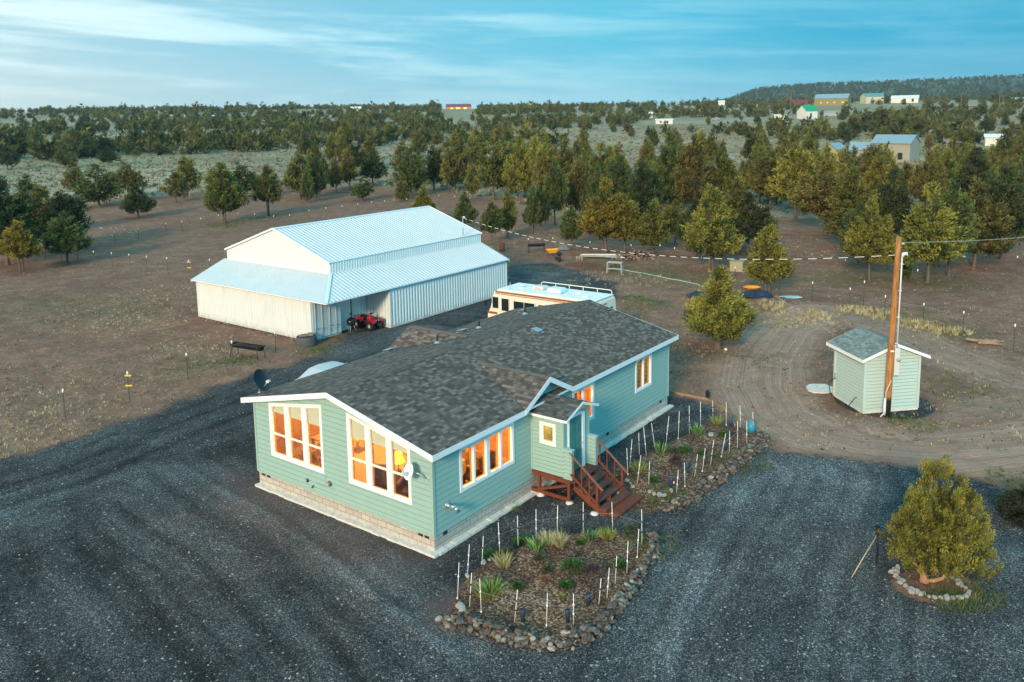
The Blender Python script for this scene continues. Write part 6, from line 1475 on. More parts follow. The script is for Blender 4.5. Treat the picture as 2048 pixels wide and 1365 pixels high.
def bunk(a, c, lb, z=.75, wd=.5, mt=None):
    a, c = Vector(a), Vector(c); L = (c-a).length; e_ = empty('feed_trough', ((a.x+c.x)/2, (a.y+c.y)/2, gz((a.x+c.x)/2, (a.y+c.y)/2)), math.atan2(c.y-a.y, c.x-a.x), label=lb, cat='trough', group='feed troughs')
    m = MB(); n = 10; prof = [(-.5, 0), (-.42, -.14), (-.28, -.22), (0, -.25), (.28, -.22), (.42, -.14), (.5, 0)]
    for (y0, z0), (y1, z1) in zip(prof[:-1], prof[1:]): m.quad((-L/2, y0*wd, z+z0), (L/2, y0*wd, z+z0), (L/2, y1*wd, z+z1), (-L/2, y1*wd, z+z1))
    for x in (-L/2, L/2): m.add([(x, y*wd, z+zz) for y, zz in prof], [tuple(range(7))])
    for y in (-.5, .5): m.box((0, y*wd, z+.0), (L+.06, .05, .05))
    for x in (-L/2, L/2): m.box((x, 0, z), (.05, wd+.05, .05))
    m.build('basin', mt or black, e_, bevel=-1)
    for x in (-L/2+.15, L/2-.15):
        for y in (-1, 1): m = MB(); m.tube([(x, y*wd*.5, z), (x+.12*(1 if x > 0 else -1), y*wd*.62, 0)], .02, 6); m.build('leg', darkmetal, e_)
bunk(G(466, 686, .75), G(523, 694, .75), 'black plastic feed trough on thin legs left of the stock tank')
g0, g1 = G(1056, 489, .85), G(1090, 488, .85); bunk(g0, g1, 'long black feed trough on legs behind the gravel turnaround', .85, .55)
# car and motorhome -----------------------------------------------------------
def car(loc, rz, paint_, lb, L=4.5, W=1.8, H=1.48, group=None):
    e_ = empty('parked_car', loc, rz, label=lb, cat='car', group=group); h = W/2
    prof = [(-L/2, .35), (-L/2+.03, .80), (-L/2+.25, 1.0), (-.28*L, 1.03), (-.18*L, H-.05), (.0, H), (.13*L, H-.06), (.25*L, 1.02), (L/2-.45, .90), (L/2-.05, .68), (L/2, .35)]
    m = MB()
    def wy(z): return h-(.24*max(0, z-.95)/(H-.95) if z > .95 else 0)-(.03 if z < .4 else 0)
    n = len(prof); lat = [(-1, 0), (-.82, .045), (-.4, .075), (.4, .075), (.82, .045), (1, 0)]; vs = [(x, wy(z)*f, z+(dz_ if z > .6 else 0)) for f, dz_ in lat for x, z in prof]
    m.add(vs, [(j*n+i, j*n+i+1, (j+1)*n+i+1, (j+1)*n+i) for j in range(5) for i in range(n-1)]+[tuple(range(n))[::-1], tuple(range(5*n, 6*n))]); m.build('body', paint_, e_, bevel=.06)
    def gl(p, nm='windscreen'): m = MB(); m.add(p, [(0, 1, 2, 3)]); m.build(nm, darkglass, e_, bevel=-1)
    k = .012
    gl([(.245*L, -h+.2, 1.05+k), (.245*L, h-.2, 1.05+k), (.145*L, h-.3, H-.10+k), (.145*L, -h+.3, H-.10+k)])
    gl([(-.27*L, -h+.2, 1.06+k), (-.27*L, h-.2, 1.06+k), (-.20*L, h-.3, H-.12+k), (-.20*L, -h+.3, H-.12+k)], 'rear_window')
    for sg in (-1, 1):
        for a, c in ((-.17, -.02), (0, .15)): 
            top = H-.14; gl([(a*L, sg*(wy(1.0)+.012), 1.0), (c*L+.1*(c > .1), sg*(wy(1.0)+.012), 1.0), (c*L-.12*(c > .1), sg*(wy(top)+.012), top), (a*L, sg*(wy(top)+.012), top)], 'side_window')
    for x in (-.3*L, .31*L):
        for sg in (-1, 1):
            w_ = empty('wheel', (x, sg*(h-.1), .32), parent=e_); R90 = Matrix.Rotation(rad(90), 3, 'X'); m = MB(); m.lathe([(.18, -.1), (.30, -.11), (.32, 0), (.30, .11), (.18, .1)], 20, M=R90); m.build('tyre', rubber, w_)
            m = MB(); m.lathe([(0, -.11), (.18, -.09), (.18, .09), (0, .11)], 16, M=R90); m.build('rim', steel, w_)
    for sg in (-1, 1): m = MB(); m.box((L/2-.06, sg*(h-.3), .68), (.08, .3, .12)); m.build('headlight', mat('lamp_lens'), e_, bevel=.01)
    return e_
silver = mat('silver_car_paint', (.55, .58, .60), .3, .5, coat=.5)
cg = G(615, 748, 1.40); car((cg.x+.75, cg.y+.9, 0), BR+math.pi, silver, 'silver car behind the house with only its curved roof showing')
fA = np.array([-1.29, 52.4]); fC = np.array([6.24, 50.0]); fwd = np.array([-.815, .58]); fwd /= np.linalg.norm(fwd); lft = np.array([-fwd[1], fwd[0]])   # left of travel is towards the camera
rear = fC+lft*1.25; RL = 7.6
rv = empty('motorhome', (rear[0], rear[1], 0), math.atan2(fwd[1], fwd[0]), label='cream and brown-striped old motorhome parked behind the house', cat='motorhome')
cream = mat('cream_gelcoat', (.72, .66, .56), .4, coat=.2, var=.04); rvwhite = mat('white_rv_roof', (.75, .78, .80), .6, var=.08, vscale=2); brown = mat('brown_stripe', (.28, .085, .03), .4)
HW2, RH = 1.25, 2.95
prof = [(0, .45), (-.02, 2.0), (.06, 2.75), (.2, RH), (RL-.55, RH), (RL-.25, RH-.15), (RL+.05, 1.75), (RL+.28, 1.35), (RL+.32, .5)]
m = MB(); n = len(prof)
wy = lambda z: HW2-(.10 if z > RH-.05 else 0)
m.add([(x, -wy(z), z) for x, z in prof]+[(x, wy(z), z) for x, z in prof], [(i, i+1, n+i+1, n+i) for i in range(n-1)]+[(n-1, 0, n, 2*n-1)]+[tuple(range(n))[::-1], tuple(range(n, 2*n))]); m.build('body', cream, rv, bevel=.05)
m = MB(); m.box((RL/2-.2, 0, RH+.012), (RL-.6, 2*HW2-.24, .03)); m.build('roof_skin', rvwhite, rv, bevel=.01)
for sg in (-1, 1):
    m = MB(); m.box((RL/2-.1, sg*(HW2+.006), RH-.14), (RL-.55, .02, .10)); m.box((RL/2-.1, sg*(HW2+.005), RH-.26), (RL-.5, .018, .035)); m.box((RL-.1, sg*(HW2+.006), 1.42), (.75, .02, .14)); m.box((RL/2-.4, sg*(HW2+.006), 1.32), (RL-.9, .02, .10)); m.build('brown_band', brown, rv)
m = MB(); m.box((RL+.24, 0, 1.40), (.16, 2.3, .12)); m.build('brown_band', brown, rv)
m = MB(); m.add([(RL+.04, -1.1, 1.82), (RL+.04, 1.1, 1.82), (RL-.20, 1.05, RH-.32), (RL-.20, -1.05, RH-.32)], [(0, 1, 2, 3)]); o_ = m.build('windscreen', darkglass, rv, bevel=-1); o_.location = (.035, 0, .01)
for sg in (-1, 1):
    for x0, x1, z0, z1 in ((RL-.62, RL-.12, 1.72, 2.48), (RL-1.42, RL-.82, 1.62, 2.45), (RL-3.35, RL-1.75, 1.58, 2.38), (RL-4.6, RL-3.6, 1.72, 2.36), (.8, 1.8, 1.7, 2.35)):
        w_ = empty('side_window', parent=rv); m = MB(); m.box(((x0+x1)/2, sg*(HW2+.008), (z0+z1)/2), (x1-x0, .02, z1-z0)); m.build('pane', darkglass, w_, bevel=.004)
        m = MB(); 
        for x in (x0, x1): m.box((x, sg*(HW2+.012), (z0+z1)/2), (.045, .03, z1-z0+.05))
        for z in (z0, z1): m.box(((x0+x1)/2, sg*(HW2+.012), z), (x1-x0, .03, .045))
        if x1-x0 > .9: m.box(((x0+x1)/2, sg*(HW2+.012), (z0+z1)/2), (.03, .03, z1-z0))
        m.build('frame', cream, w_, bevel=-1)
m = MB(); m.box((-.012, -.1, 2.02), (.03, 1.3, .62)); m.build('rear_window', darkglass, rv, bevel=.01)
m = MB()
for y in (-.16, 0, .16): m.box((.035, y+.1, 2.62), (.05, .07, .05))
m.build('marker_light', mat('amber_marker', (.06, .03, .02), .4), rv)
m = MB(); m.box((3.3, .25, RH+.20), (.95, .72, .30)); m.build('air_conditioner', mat('pale_blue_plastic', (.66, .74, .78), .5), rv, bevel=.07)
m = MB(); m.box((4.75, -.15, RH+.14), (.75, .66, .20)); m.build('roof_vent_cover', cream, rv, bevel=.05); m = MB(); m.box((4.75, .185, RH+.14), (.42, .02, .12)); m.build('vent_grille', mat('beige_grille', (.55, .42, .28), .6), rv)
for x, y in ((1.2, .3), (2.0, -.3), (5.9, .2), (6.2, -.4)): m = MB(); m.box((x, y, RH+.06), (.36, .36, .07)); m.build('roof_hatch', rvwhite, rv, bevel=.02)
m = MB()
for sg in (-1,):
    m.tube([(5.3, sg*1.05, RH+.02), (5.25, sg*1.05, RH+.24), (5.1, sg*1.05, RH+.28), (.35, sg*1.05, RH+.28), (.22, sg*1.05, RH+.24), (.2, sg*1.05, RH+.02)], .024, 8)
    for x in (1.2, 2.2, 3.2, 4.2): m.tube([(x, sg*1.05, RH), (x, sg*1.05, RH+.28)], .02, 6)
m.build('roof_rail', white, rv); m = MB(); m.tube([(RL-1.3, .95, RH), (RL-1.3, .95, RH+.5)], .018, 6); m.tube([(6.0, -.3, RH+.05), (6.1, .3, RH+.14)], .02, 6); m.build('aerial', steel, rv)
for x in (1.7, RL-1.0):
    for sg in (-1, 1):
        w_ = empty('wheel', (x, sg*(HW2-.16), .40), parent=rv); R90 = Matrix.Rotation(rad(90), 3, 'X'); m = MB(); m.lathe([(.22, -.13), (.38, -.14), (.40, 0), (.38, .14), (.22, .13)], 20, M=R90); m.build('tyre', rubber, w_); m = MB(); m.lathe([(0, -.12), (.22, -.1), (.22, .1), (0, .12)], 14, M=R90); m.build('rim', steel, w_)
m = MB(); m.box((RL+.38, 0, .62), (.14, 2.4, .24)); m.box((-.08, 0, .62), (.12, 2.3, .22)); m.build('bumper', steel, rv, bevel=.02)
for sg in (-1, 1): m = MB(); m.tube([(RL-.1, sg*1.25, 2.2), (RL+.15, sg*1.5, 2.15)], .015, 6); m.box((RL+.17, sg*1.55, 2.05), (.05, .18, .32)); m.build('mirror', black, rv)

# junk area ---------------------------------------------------------------------
g = GG(1004, 503); m = MB(); m.lathe([(0, 0), (.29, 0), (.30, .3), (.285, .31), (.30, .6), (.285, .61), (.30, .9), (.28, .9), (.28, .4), (0, .4)], 18); m.build('burn_barrel', rust, None, loc=g, label='rusty red-brown steel barrel at the edge of the gravel behind the barn', cat='barrel')
g = GG(1104, 514); e_ = empty('wheelbarrow', g, rad(15), label='bright yellow wheelbarrow parked beyond the gravel turnaround', cat='wheelbarrow'); yel = mat('yellow_poly_tray', (.80, .36, .02), .5)
m = MB(); a = [(-.55, -.38), (.6, -.3), (.6, .3), (-.55, .38)]; b_ = [(-.35, -.22), (.3, -.18), (.3, .18), (-.35, .22)]
m.add([(x, y, .75) for x, y in a]+[(x, y, .38) for x, y in b_], [(0, 1, 5, 4), (1, 2, 6, 5), (2, 3, 7, 6), (3, 0, 4, 7), (4, 5, 6, 7)]); m.build('tray', yel, e_, bevel=-1)
m = MB(); m.lathe([(.05, -.05), (.2, -.05), (.22, 0), (.2, .05), (.05, .05)], 16, c=(.72, 0, .22), M=Matrix.Rotation(rad(90), 3, 'X')); m.build('wheel', rubber, e_)
for sg in (-1, 1): m = MB(); m.tube([(.72, sg*.05, .22), (0, sg*.2, .38), (-1.1, sg*.3, .72)], .02, 6); m.build('handle', rust, e_); m = MB(); m.tube([(-.35, sg*.24, .4), (-.4, sg*.26, 0)], .018, 6); m.build('leg', darkmetal, e_)
def tarp(c, r, h, mt, lb, name='tarp', seed=1, **kw):
    R_ = np.random.default_rng(seed); n = 16; m = MB(); vs = [(0, 0, h)]; fs = []
    for j, (f, z) in enumerate(((.35, .92), (.65, .62), (.88, .25), (1.0, .03))):
        for k in range(n): a = 2*math.pi*k/n; q = r*f*(1+R_.uniform(-.12, .12)); vs.append((q*math.cos(a), q*.75*math.sin(a), h*z*(1+R_.uniform(-.2, .2))))
    fs += [(0, 1+k, 1+(k+1) % n) for k in range(n)]
    for j in range(3): fs += [(1+j*n+k, 1+(j+1)*n+k, 1+(j+1)*n+(k+1) % n, 1+j*n+(k+1) % n) for k in range(n)]
    m.add(vs, fs); return m.build(name, mt, None, loc=c, bevel=-1, label=lb, cat='tarp', **kw)
bt = mat('dark_blue_tarp', (.018, .026, .05), .5, var=.4, vscale=2)
g = GG(1403, 603); tarp((g.x, g.y, g.z-.05), 1.15, .34, bt, 'dark blue tarp over a heap left behind the lone juniper', seed=3, group='blue tarps over heaps')
g = GG(1512, 606); tarp((g.x, g.y, g.z-.05), 1.2, .42, bt, 'dark blue tarp over the heap below the yellow tub', seed=4, group='blue tarps over heaps')
g = GG(1120, 502); tarp((g.x+.5, g.y+.8, g.z), .8, .5, mat('grey_tarp', (.14, .15, .18), .6), 'grey tarp lump behind the yellow wheelbarrow', seed=5)
g = GG(1504, 588); m = MB(); m.lathe([(0, .28), (.42, .30), (.62, .62), (.68, .63), (.66, .66), (.58, .63), (.40, .36), (0, .34)], 22, sx=1.0, sy=.8); m.build('yellow_tub', yel, None, loc=(g.x, g.y, g.z-.1), label='shallow orange-yellow tub standing behind the blue-tarped heap', cat='tub')
g = GG(1580, 596); m = MB(); m.prism([(-.75, -.35), (.1, -.45), (.85, -.2), (.7, .3), (-.2, .42), (-.8, .2)], .0, .05); m.build('pale_sheet', mat('pale_blue_sheet', (.45, .58, .60), .6, var=.2, vscale=3), None, loc=g, label='flat pale blue sheet lying in the grass right of the tarps', cat='sheet')
g = GG(1116, 524); e_ = empty('garden_tiller', g, label='small black garden machine standing below the yellow wheelbarrow', cat='machine'); m = MB(); m.box((0, 0, .32), (.6, .35, .28)); m.tube([(-.2, 0, .4), (-.9, 0, .85)], .025, 6); m.build('motor', black, e_, bevel=.03)
for y in (-.2, .2): m = MB(); m.lathe([(0, -.04), (.17, -.04), (.17, .04), (0, .04)], 14, c=(.15, y, .17), M=Matrix.Rotation(rad(90), 3, 'X')); m.build('wheel', rubber, e_)
for i, x in enumerate((1154, 1159, 1164)):
    g = GG(x, 523); m = MB(); m.tube([(0, 0, -.05), (0, 0, .48)], .11, 9); m.build('short_stump', oldwood, None, loc=g, label=('left', 'middle', 'right')[i]+' one of three short posts beyond the gravel turnaround', cat='stump', group='short posts in a row')
e_ = empty('rusty_harrow', GG(1190, 540), rad(-12), label='rusty brown harrow frame lying on the grass left of the pale sawhorse', cat='harrow'); m = MB()
for x in (-1.8, -1.2, -.6, 0, .6, 1.2, 1.8): m.beam((x, -.7, .3), (x, .7, .3), .05, .05); 
for y in (-.7, 0, .7): m.beam((-1.9, y, .33), (1.9, y, .33), .05, .05)
m.build('frame', rust, e_)
m = MB()
for x in np.arange(-1.8, 1.9, .3):
    for y in (-.7, 0, .7): m.tube([(x, y, .3), (x+.05, y, 0)], .015, 5)
m.build('tine', rust, e_, bevel=-1, kind='stuff')
g = GG(1160, 530); tarp((g.x, g.y, g.z), 1.8, .16, rust, 'low heap of rusty brown scrap beside the harrow', name='scrap_heap', seed=9)
e_ = empty('sawhorse_table', GG(1230, 546), rad(-20), label='pale grey work table frame with splayed legs at the end of the hose', cat='table'); pw = mat('pale_grey_wood', (.40, .42, .40), .8)
m = MB(); m.box((0, 0, .92), (1.3, .62, .05)); m.build('table_top', pw, e_, bevel=-1)
for x in (-.6, .6):
    for y in (-.3, .3): m = MB(); m.beam((x, y, .9), (x*1.05, y*1.2, 0), .07, .07); m.build('leg', pw, e_)
m = MB(); m.beam((-.6, -.32, .4), (.6, -.32, .4), .05, .07); m.build('brace', pw, e_)
rr = random.Random(8); st = empty('board_stack', GG(1205, 516), rad(-10), label='untidy stack of pale boards and pipes in the grass before the junipers', cat='boards')
for i in range(13): m = MB(); a = rr.uniform(-.25, .25); y = rr.uniform(-.8, .8); L2 = rr.uniform(1.2, 2.2); m.beam((-L2*math.cos(a), y-L2*math.sin(a), .08+.05*(i % 5)), (L2*math.cos(a), y+L2*math.sin(a), .10+.05*(i % 5)), .14, .05); m.build('board', rr.choice((pw, white, mat('pale_pipe', (.55, .60, .60), .5), oldwood)), st)
fh = MB(); g = GG(1268, 516); rr = random.Random(15)
for i in range(240):
    a = rr.uniform(0, 6.3); r = 2.0*math.sqrt(rr.random()); z = max(0, .95*(1-r/2.0))*rr.random()+.06; q = rr.uniform(0, 3.14); L2 = rr.uniform(.15, .24); c = Vector((r*math.cos(a)*1.2, r*math.sin(a)*.8, z)); dv = Vector((math.cos(q), math.sin(q), rr.uniform(-.2, .2)))*L2
    fh.tube([c-dv, c+dv], rr.uniform(.04, .085), 6)
fh.build('firewood_heap', rocky_mat('split_firewood', [(0, (.09, .055, .045)), (.5, (.17, .11, .085)), (1, (.30, .21, .15))]), None, loc=g, label='heap of split brown firewood under the junipers', cat='firewood', kind='stuff')
e_ = empty('log_pile', GG(1965, 688), rad(-15), label='short pile of fallen logs by the fence at the right', cat='logs'); rr = random.Random(6)
for i in range(8): m = MB(); y = rr.uniform(-.3, .35); x = rr.uniform(-.5, .5); L2 = rr.uniform(.3, .7); m.tube([(x-L2, y+rr.uniform(-.35, .35), .08+.10*(i > 4)), (x, y+rr.uniform(-.05, .05), .11), (x+L2, y+rr.uniform(-.2, .2), .08+.10*(i > 4))], [.09, .08, .06], 9); m.build('log', mat('orange_log', (.34, .20, .11), .9, var=.4) if i % 3 == 0 else oldwood, e_)
e_ = empty('utility_box', GG(1474, 542), rad(-25), label='tan square box on the ground beside the forked juniper', cat='box'); m = MB(); m.box((0, 0, .42), (1.1, .95, .84)); m.build('cabinet', mat('tan_box_paint', (.34, .29, .19), .7, var=.12), e_, bevel=.02); m = MB(); m.box((0, 0, .865), (1.2, 1.05, .06)); m.build('lid', mat('tan_lid', (.40, .34, .23), .7), e_)
def hose(pts, r, mt, lb, zs=None): 
    P_ = [GG(*p)+Vector((0, 0, .03)) for p in pts]; Q_ = []
    for i in range(len(P_)-1):
        a = P_[max(i-1, 0)]; b1 = P_[i]; c1 = P_[i+1]; d1 = P_[min(i+2, len(P_)-1)]
        for k in range(6): t = k/6; q = .5*((2*b1)+(-a+c1)*t+(2*a-5*b1+4*c1-d1)*t*t+(-a+3*b1-3*c1+d1)*t**3); q.z = gz(q.x, q.y)+.03; Q_.append(q)
    m = MB(); m.tube(Q_, r, 6); m.build('garden_hose', mt, None, label=lb, cat='hose')
hose([(1224, 537), (1262, 543), (1300, 551), (1340, 559), (1378, 566), (1412, 575)], .03, mat('pale_green_hose', (.35, .55, .42), .5), 'pale green hose running from the work table towards the lone juniper')
hose([(1545, 602), (1580, 615), (1606, 627), (1622, 640), (1640, 652), (1664, 668)], .022, mat('tan_hose', (.40, .34, .27), .6), 'thin tan hose snaking from the tarps to the small shed')
# camera on a tripod --------------------------------------------------------------
g = at(1752, 1128); th = height_at(g, 1060); tp_ = empty('tripod', g, label='black tripod on the gravel left of the big bush, one leg painted sunlit tan', cat='tripod')
L1 = at(1703, 1155)-g; L1.z = 0
for i, f_ in enumerate((L1, Vector((.0, -.05, 0)), Vector((.25, .42, 0)))):
    m = MB(); m.tube([(0, 0, th*.86), f_*.55+Vector((0, 0, th*.40)), f_], [.020, .018, .012], 7); m.build('leg', mat('sunlit_tripod_leg', (.50, .40, .24), .4, .3) if i == 0 else black, tp_)  # first leg's tan paints the light falling on it
m = MB(); m.tube([(0, 0, th*.7), (0, 0, th)], .022, 8); m.lathe([(0, 0), (.05, 0), (.05, .08), (0, .08)], 10, c=(0, 0, th*.84)); m.tube([(0, 0, th*.95), (.12, -.18, th*.86)], .012, 6); m.build('head', black, tp_)
cm_ = empty('camera', (g.x, g.y, g.z+th+.01), rad(200), label='small dark camera mounted on the tripod by the big bush', cat='camera'); m = MB(); m.box((0, 0, .06), (.10, .16, .11)); m.box((0, 0, .13), (.06, .07, .04)); m.build('camera_body', black, cm_, bevel=.012); m = MB(); m.tube([(.05, 0, .06), (.17, 0, .06)], [.042, .046], 12); m.build('lens', darkmetal, cm_)
g = at(2046, 1040); R_ = np.random.default_rng(4); me = crown_mesh('crown', 71, 'round', 260, 60, .045, .0, .09, 1.0); e_ = empty('dark_mound', g, label='dark rounded mound cut off by the right picture edge beyond the big juniper', cat='mound'); o_ = bpy.data.objects.new('foliage', me); col.objects.link(o_); o_.parent = e_; o_.scale = (1.7, 1.7, 1.2); o_.color = (.035, .045, .035, 1)  # dark leafy mound at the right edge, one even colour

# ------------------------------------------------------------------ distant buildings
def px_m(px_w, g): return px_w/F_PX*math.hypot(g.x, g.y)
def building(px, py, wpx, dep, wh, rh, rz, wall, roofm, lb, cat='house', doors=(), name=None, over=.3, gable=None, winm=None):
    g = GT(px, py); L = px_m(wpx, g); view = math.atan2(g.y, g.x)-math.pi/2; z0 = gz(g.x, g.y)
    e_ = empty(name or 'far_'+cat.replace(' ', '_'), (g.x, g.y, z0-.1), view+rad(rz), label=lb, cat=cat); d = px_m(dep, g) if dep > 0 else -dep; h = px_m(wh, g); r = px_m(rh, g)
    L = L/max(.5, abs(math.cos(rad(rz)))+abs(math.sin(rad(rz)))*d/max(L, .1)*.8)
    m = MB(); m.box((0, 0, (h-1)/2), (L, d, h+1))
    for x in (-L/2, L/2): m.add([(x, -d/2, h), (x, d/2, h), (x, 0, h+r)], [(0, 1, 2)])
    m.build('wall', wall, e_, bevel=-1)
    m = MB(); k = r/(d/2)
    for sg in (-1, 1):
        m.extrude([(-L/2-over, sg*(d/2+over), h-over*k+.05), (L/2+over, sg*(d/2+over), h-over*k+.05), (L/2+over, 0, h+r+.05), (-L/2-over, 0, h+r+.05)], (0, 0, .15))
    m.build('roof', roofm, e_, bevel=-1)
    for i, (f, fw, fz0, fz1, mm) in enumerate(doors):
        m = MB(); m.box((-L/2+f*L, -d/2-.04, h*(fz0+fz1)/2), (fw*L, .1, h*(fz1-fz0))); m.build('door' if fz0 < .05 else 'window', mm, e_)
    if gable: m = MB(); m.box((L/2+.04, 0, h*.45), (.1, d*.5, h*.9)); m.build('door', gable, e_)
    return e_
M_ = lambda n, c, r=.7: mat(n, c, r, var=.08, vscale=.3)
whw = M_('far_white_wall', (.62, .62, .58)); olive = M_('olive_metal_wall', (.24, .20, .08)); bluer = M_('blue_grey_metal_roof', (.20, .30, .37), .4); tealw = M_('dark_teal_wall', (.04, .12, .14)); greenr = M_('green_metal_roof', (.01, .28, .14), .5); sunsetw = M_('sunset_lit_wall', (.62, .16, .03)); redr = M_('dark_red_roof', (.16, .04, .05)); tanw = M_('cream_metal_wall', (.50, .48, .36)); grw = M_('weathered_plank_wall', (.30, .29, .24)); yelw = M_('yellowish_plank_wall', (.42, .36, .18)); dkw = M_('dark_opening', (.02, .02, .02)); redm = M_('dull_red', (.30, .05, .04)); greyb = M_('grey_metal', (.30, .32, .33)); lite = mat('added_glow_pane', (.8, .4, .1), emis=(1, .38, .06), estr=2.0); whroof = M_('white_metal_roof', (.66, .70, .72), .4)  # the lodge wall's orange has the sunset light painted in
building(917, 217, 50, 18, 7.5, 5.5, 8, sunsetw, redr, 'lodge with dark red roof on the skyline, sunset glow painted into its orange walls', doors=((.2, .1, .2, .8, lite), (.45, .16, .2, .85, lite), (.75, .12, .2, .8, lite)))  # glowing panes added to strengthen the lodge's sunset glow
building(1665, 211, 62, 26, 13, 7.5, -14, olive, bluer, 'olive metal barn with blue-grey roof below the hill', 'barn', doors=((.2, .04, .3, .5, whw), (.4, .04, .3, .5, whw), (.6, .04, .3, .5, whw), (.85, .05, .3, .5, whw)))
building(1745, 207, 40, 26, 12, 6, 24, tanw, M_('teal_metal_roof', (.10, .26, .27)), 'cream metal shed with teal roof right of the olive barn', 'shed')
building(1810, 206, 46, 20, 9, 4, -6, whw, whroof, 'long white house right of the cream shed below the hill', doors=((.5, .1, .2, .8, dkw), (.8, .08, .2, .8, dkw)))
building(1614, 238, 30, 30, 15, 10, 35, whw, greenr, 'white house with bright green roof on the open slope', doors=((.4, .15, .2, .7, dkw),))
building(1334, 212, 48, 24, 8, 4.5, -10, M_('dark_olive_wall', (.10, .11, .05)), whroof, 'low dark olive shed on the skyline left of the hill', 'shed')
building(1329, 248, 34, 12, 8, 1.5, -8, whw, whroof, 'white single-wide trailer half hidden by trees on the slope', 'trailer', doors=((.3, .12, .3, .7, dkw), (.7, .12, .3, .7, dkw)))
building(1299, 236, 12, 10, 9, 2, 0, whw, whroof, 'small white camper behind a dark tree left of the trailer', 'camper')
building(1560, 240, 22, 10, 9, 1, -6, whw, whroof, 'white camper left of the green-roofed house', 'camper')
building(1660, 232, 24, 10, 7, 1, 10, greyb, greyb, 'grey box trailer right of the green-roofed house', 'trailer')
building(1790, 322, 74, 46, 34, 13, -20, grw, bluer, 'tall plank barn with blue-grey roof among the trees at the right', 'barn', doors=((.25, .35, .0, .75, whw), (.75, .12, .15, .5, dkw)))
building(1668, 330, 34, 40, 26, 14, 52, yelw, bluer, 'small yellowish plank cabin with steep blue roof at the right', 'cabin', gable=M_('cream_panel', (.62, .50, .25)))
building(1735, 322, 60, 30, 22, 12, -8, grw, bluer, 'low wing with blue-grey roof between the cabin and the tall barn', 'shed')
building(1998, 292, 46, 22, 16, 4, 6, whw, whroof, 'white flat-roofed shed among trees near the right edge', 'shed', doors=((.65, .12, .1, .7, dkw),))
building(356, 239, 28, 10, 6, 2, 4, M_('pink_white_wall', (.62, .42, .38)), whroof, 'pinkish white trailer in the wooded rise at the left', 'trailer')
building(436, 237, 20, 8, 4, 2, 0, greyb, whroof, 'tiny grey roof among trees on the wooded rise', 'shed')
building(712, 221, 20, 8, 4, 3, 0, whw, whroof, 'small white building on the skyline left of the orange lodge', 'house')
building(1420, 210, 26, 9, 5, 2, 0, whw, whroof, 'row of low white sheds at the foot of the hill', 'shed')
building(1443, 211, 12, 9, 7, 2, 0, whw, whroof, 'small white camper at the foot of the hill', 'camper')
building(1592, 210, 44, 14, 6, 3, 5, M_('maroon_wall', (.14, .06, .06)), redr, 'low maroon building left of the olive barn', 'house')
building(2040, 204, 26, 14, 4, 3, 0, whw, M_('pale_blue_roof', (.35, .5, .6)), 'low building with pale blue roof at the right edge of the plain', 'house')
building(2003, 309, 20, 14, 8, 3, 10, whw, whroof, 'small white shed in the trees below the flat-roofed one', 'shed')
for px, py, c_, lb in ((1622, 302, redm, 'red car among trees left of the yellowish cabin'), (1529, 334, whw, 'white car among trees by the small clearing'), (1452, 324, greyb, 'grey car left of the white one among the trees'), (1545, 243, mat('orange_paint', (.7, .12, .02), .4), 'orange truck left of the white camper on the slope'), (1432, 241, greyb, 'grey pickup alone on the open slope'), (1257, 247, mat('maroon_paint', (.22, .01, .04), .4), 'dark red car at the left of the open slope')):
    g = GT(px, py); car((g.x, g.y, gz(g.x, g.y)), random.uniform(0, 3), c_, lb, group='cars on the far plain')
polem = mat('far_pole_wood', (.22, .15, .09), .9)
PL = [(1024, 214, 196), (1185, 213, 196), (918, 214, 194), (783, 216, 199), (799, 216, 200), (427, 222, 199), (627, 219, 203), (1363, 212, 194), (1472, 212, 193), (1538, 236, 211), (1581, 232, 185), (1588, 212, 183), (1620, 211, 194), (1921, 226, 191), (1997, 232, 184), (1556, 218, 205), (1865, 206, 192)]
for i, (px, py, ty) in enumerate(PL):
    g = GT(px, py); g.z = gz(g.x, g.y); h = min(13, height_at(g, ty)); e_ = empty('power_pole', g, label=f"far wooden power pole, {ORD[i]} along the plain" if i else 'far wooden power pole, leftmost along the plain', cat='power pole', group='power poles on the plain'); e_['px'] = px
    m = MB(); m.tube([(0, 0, -.3), (0, 0, h)], [.16, .12], 6); m.build('pole_shaft', polem, e_); m = MB(); m.box((0, 0, h-.5), (1.8, .12, .12)); m.build('crossarm', polem, e_)
for i, o in enumerate(sorted([o for o in col.objects if o.name.startswith('power_pole')], key=lambda o: o['px'])):
    o['label'] = f"far wooden power pole, {ORD[i]} along the plain"; del o['px']
# distant mountain, blue haze painted into its rock colour
m = MB(); az0 = lambda px: (px-CX)/F_PX; D = 3800
hp = [(955, 0), (963, 10), (968, 16), (974, 12), (980, 24), (986, 26), (992, 20), (1000, 8), (1010, 0)]
m.add([(D*az0(p), D, 20) for p, _ in hp]+[(D*az0(p)*1.05, D*1.1, 40+h*.72) for p, h in hp]+[(D*az0(p)*1.1, D*1.25, 20) for p, _ in hp], [(i, i+1, 9+i+1, 9+i) for i in range(8)]+[(9+i, 9+i+1, 18+i+1, 18+i) for i in range(8)])
m.build('distant_mountain', M_('hazed_far_rock', (.12, .30, .42)), None, bevel=-1, kind='structure')

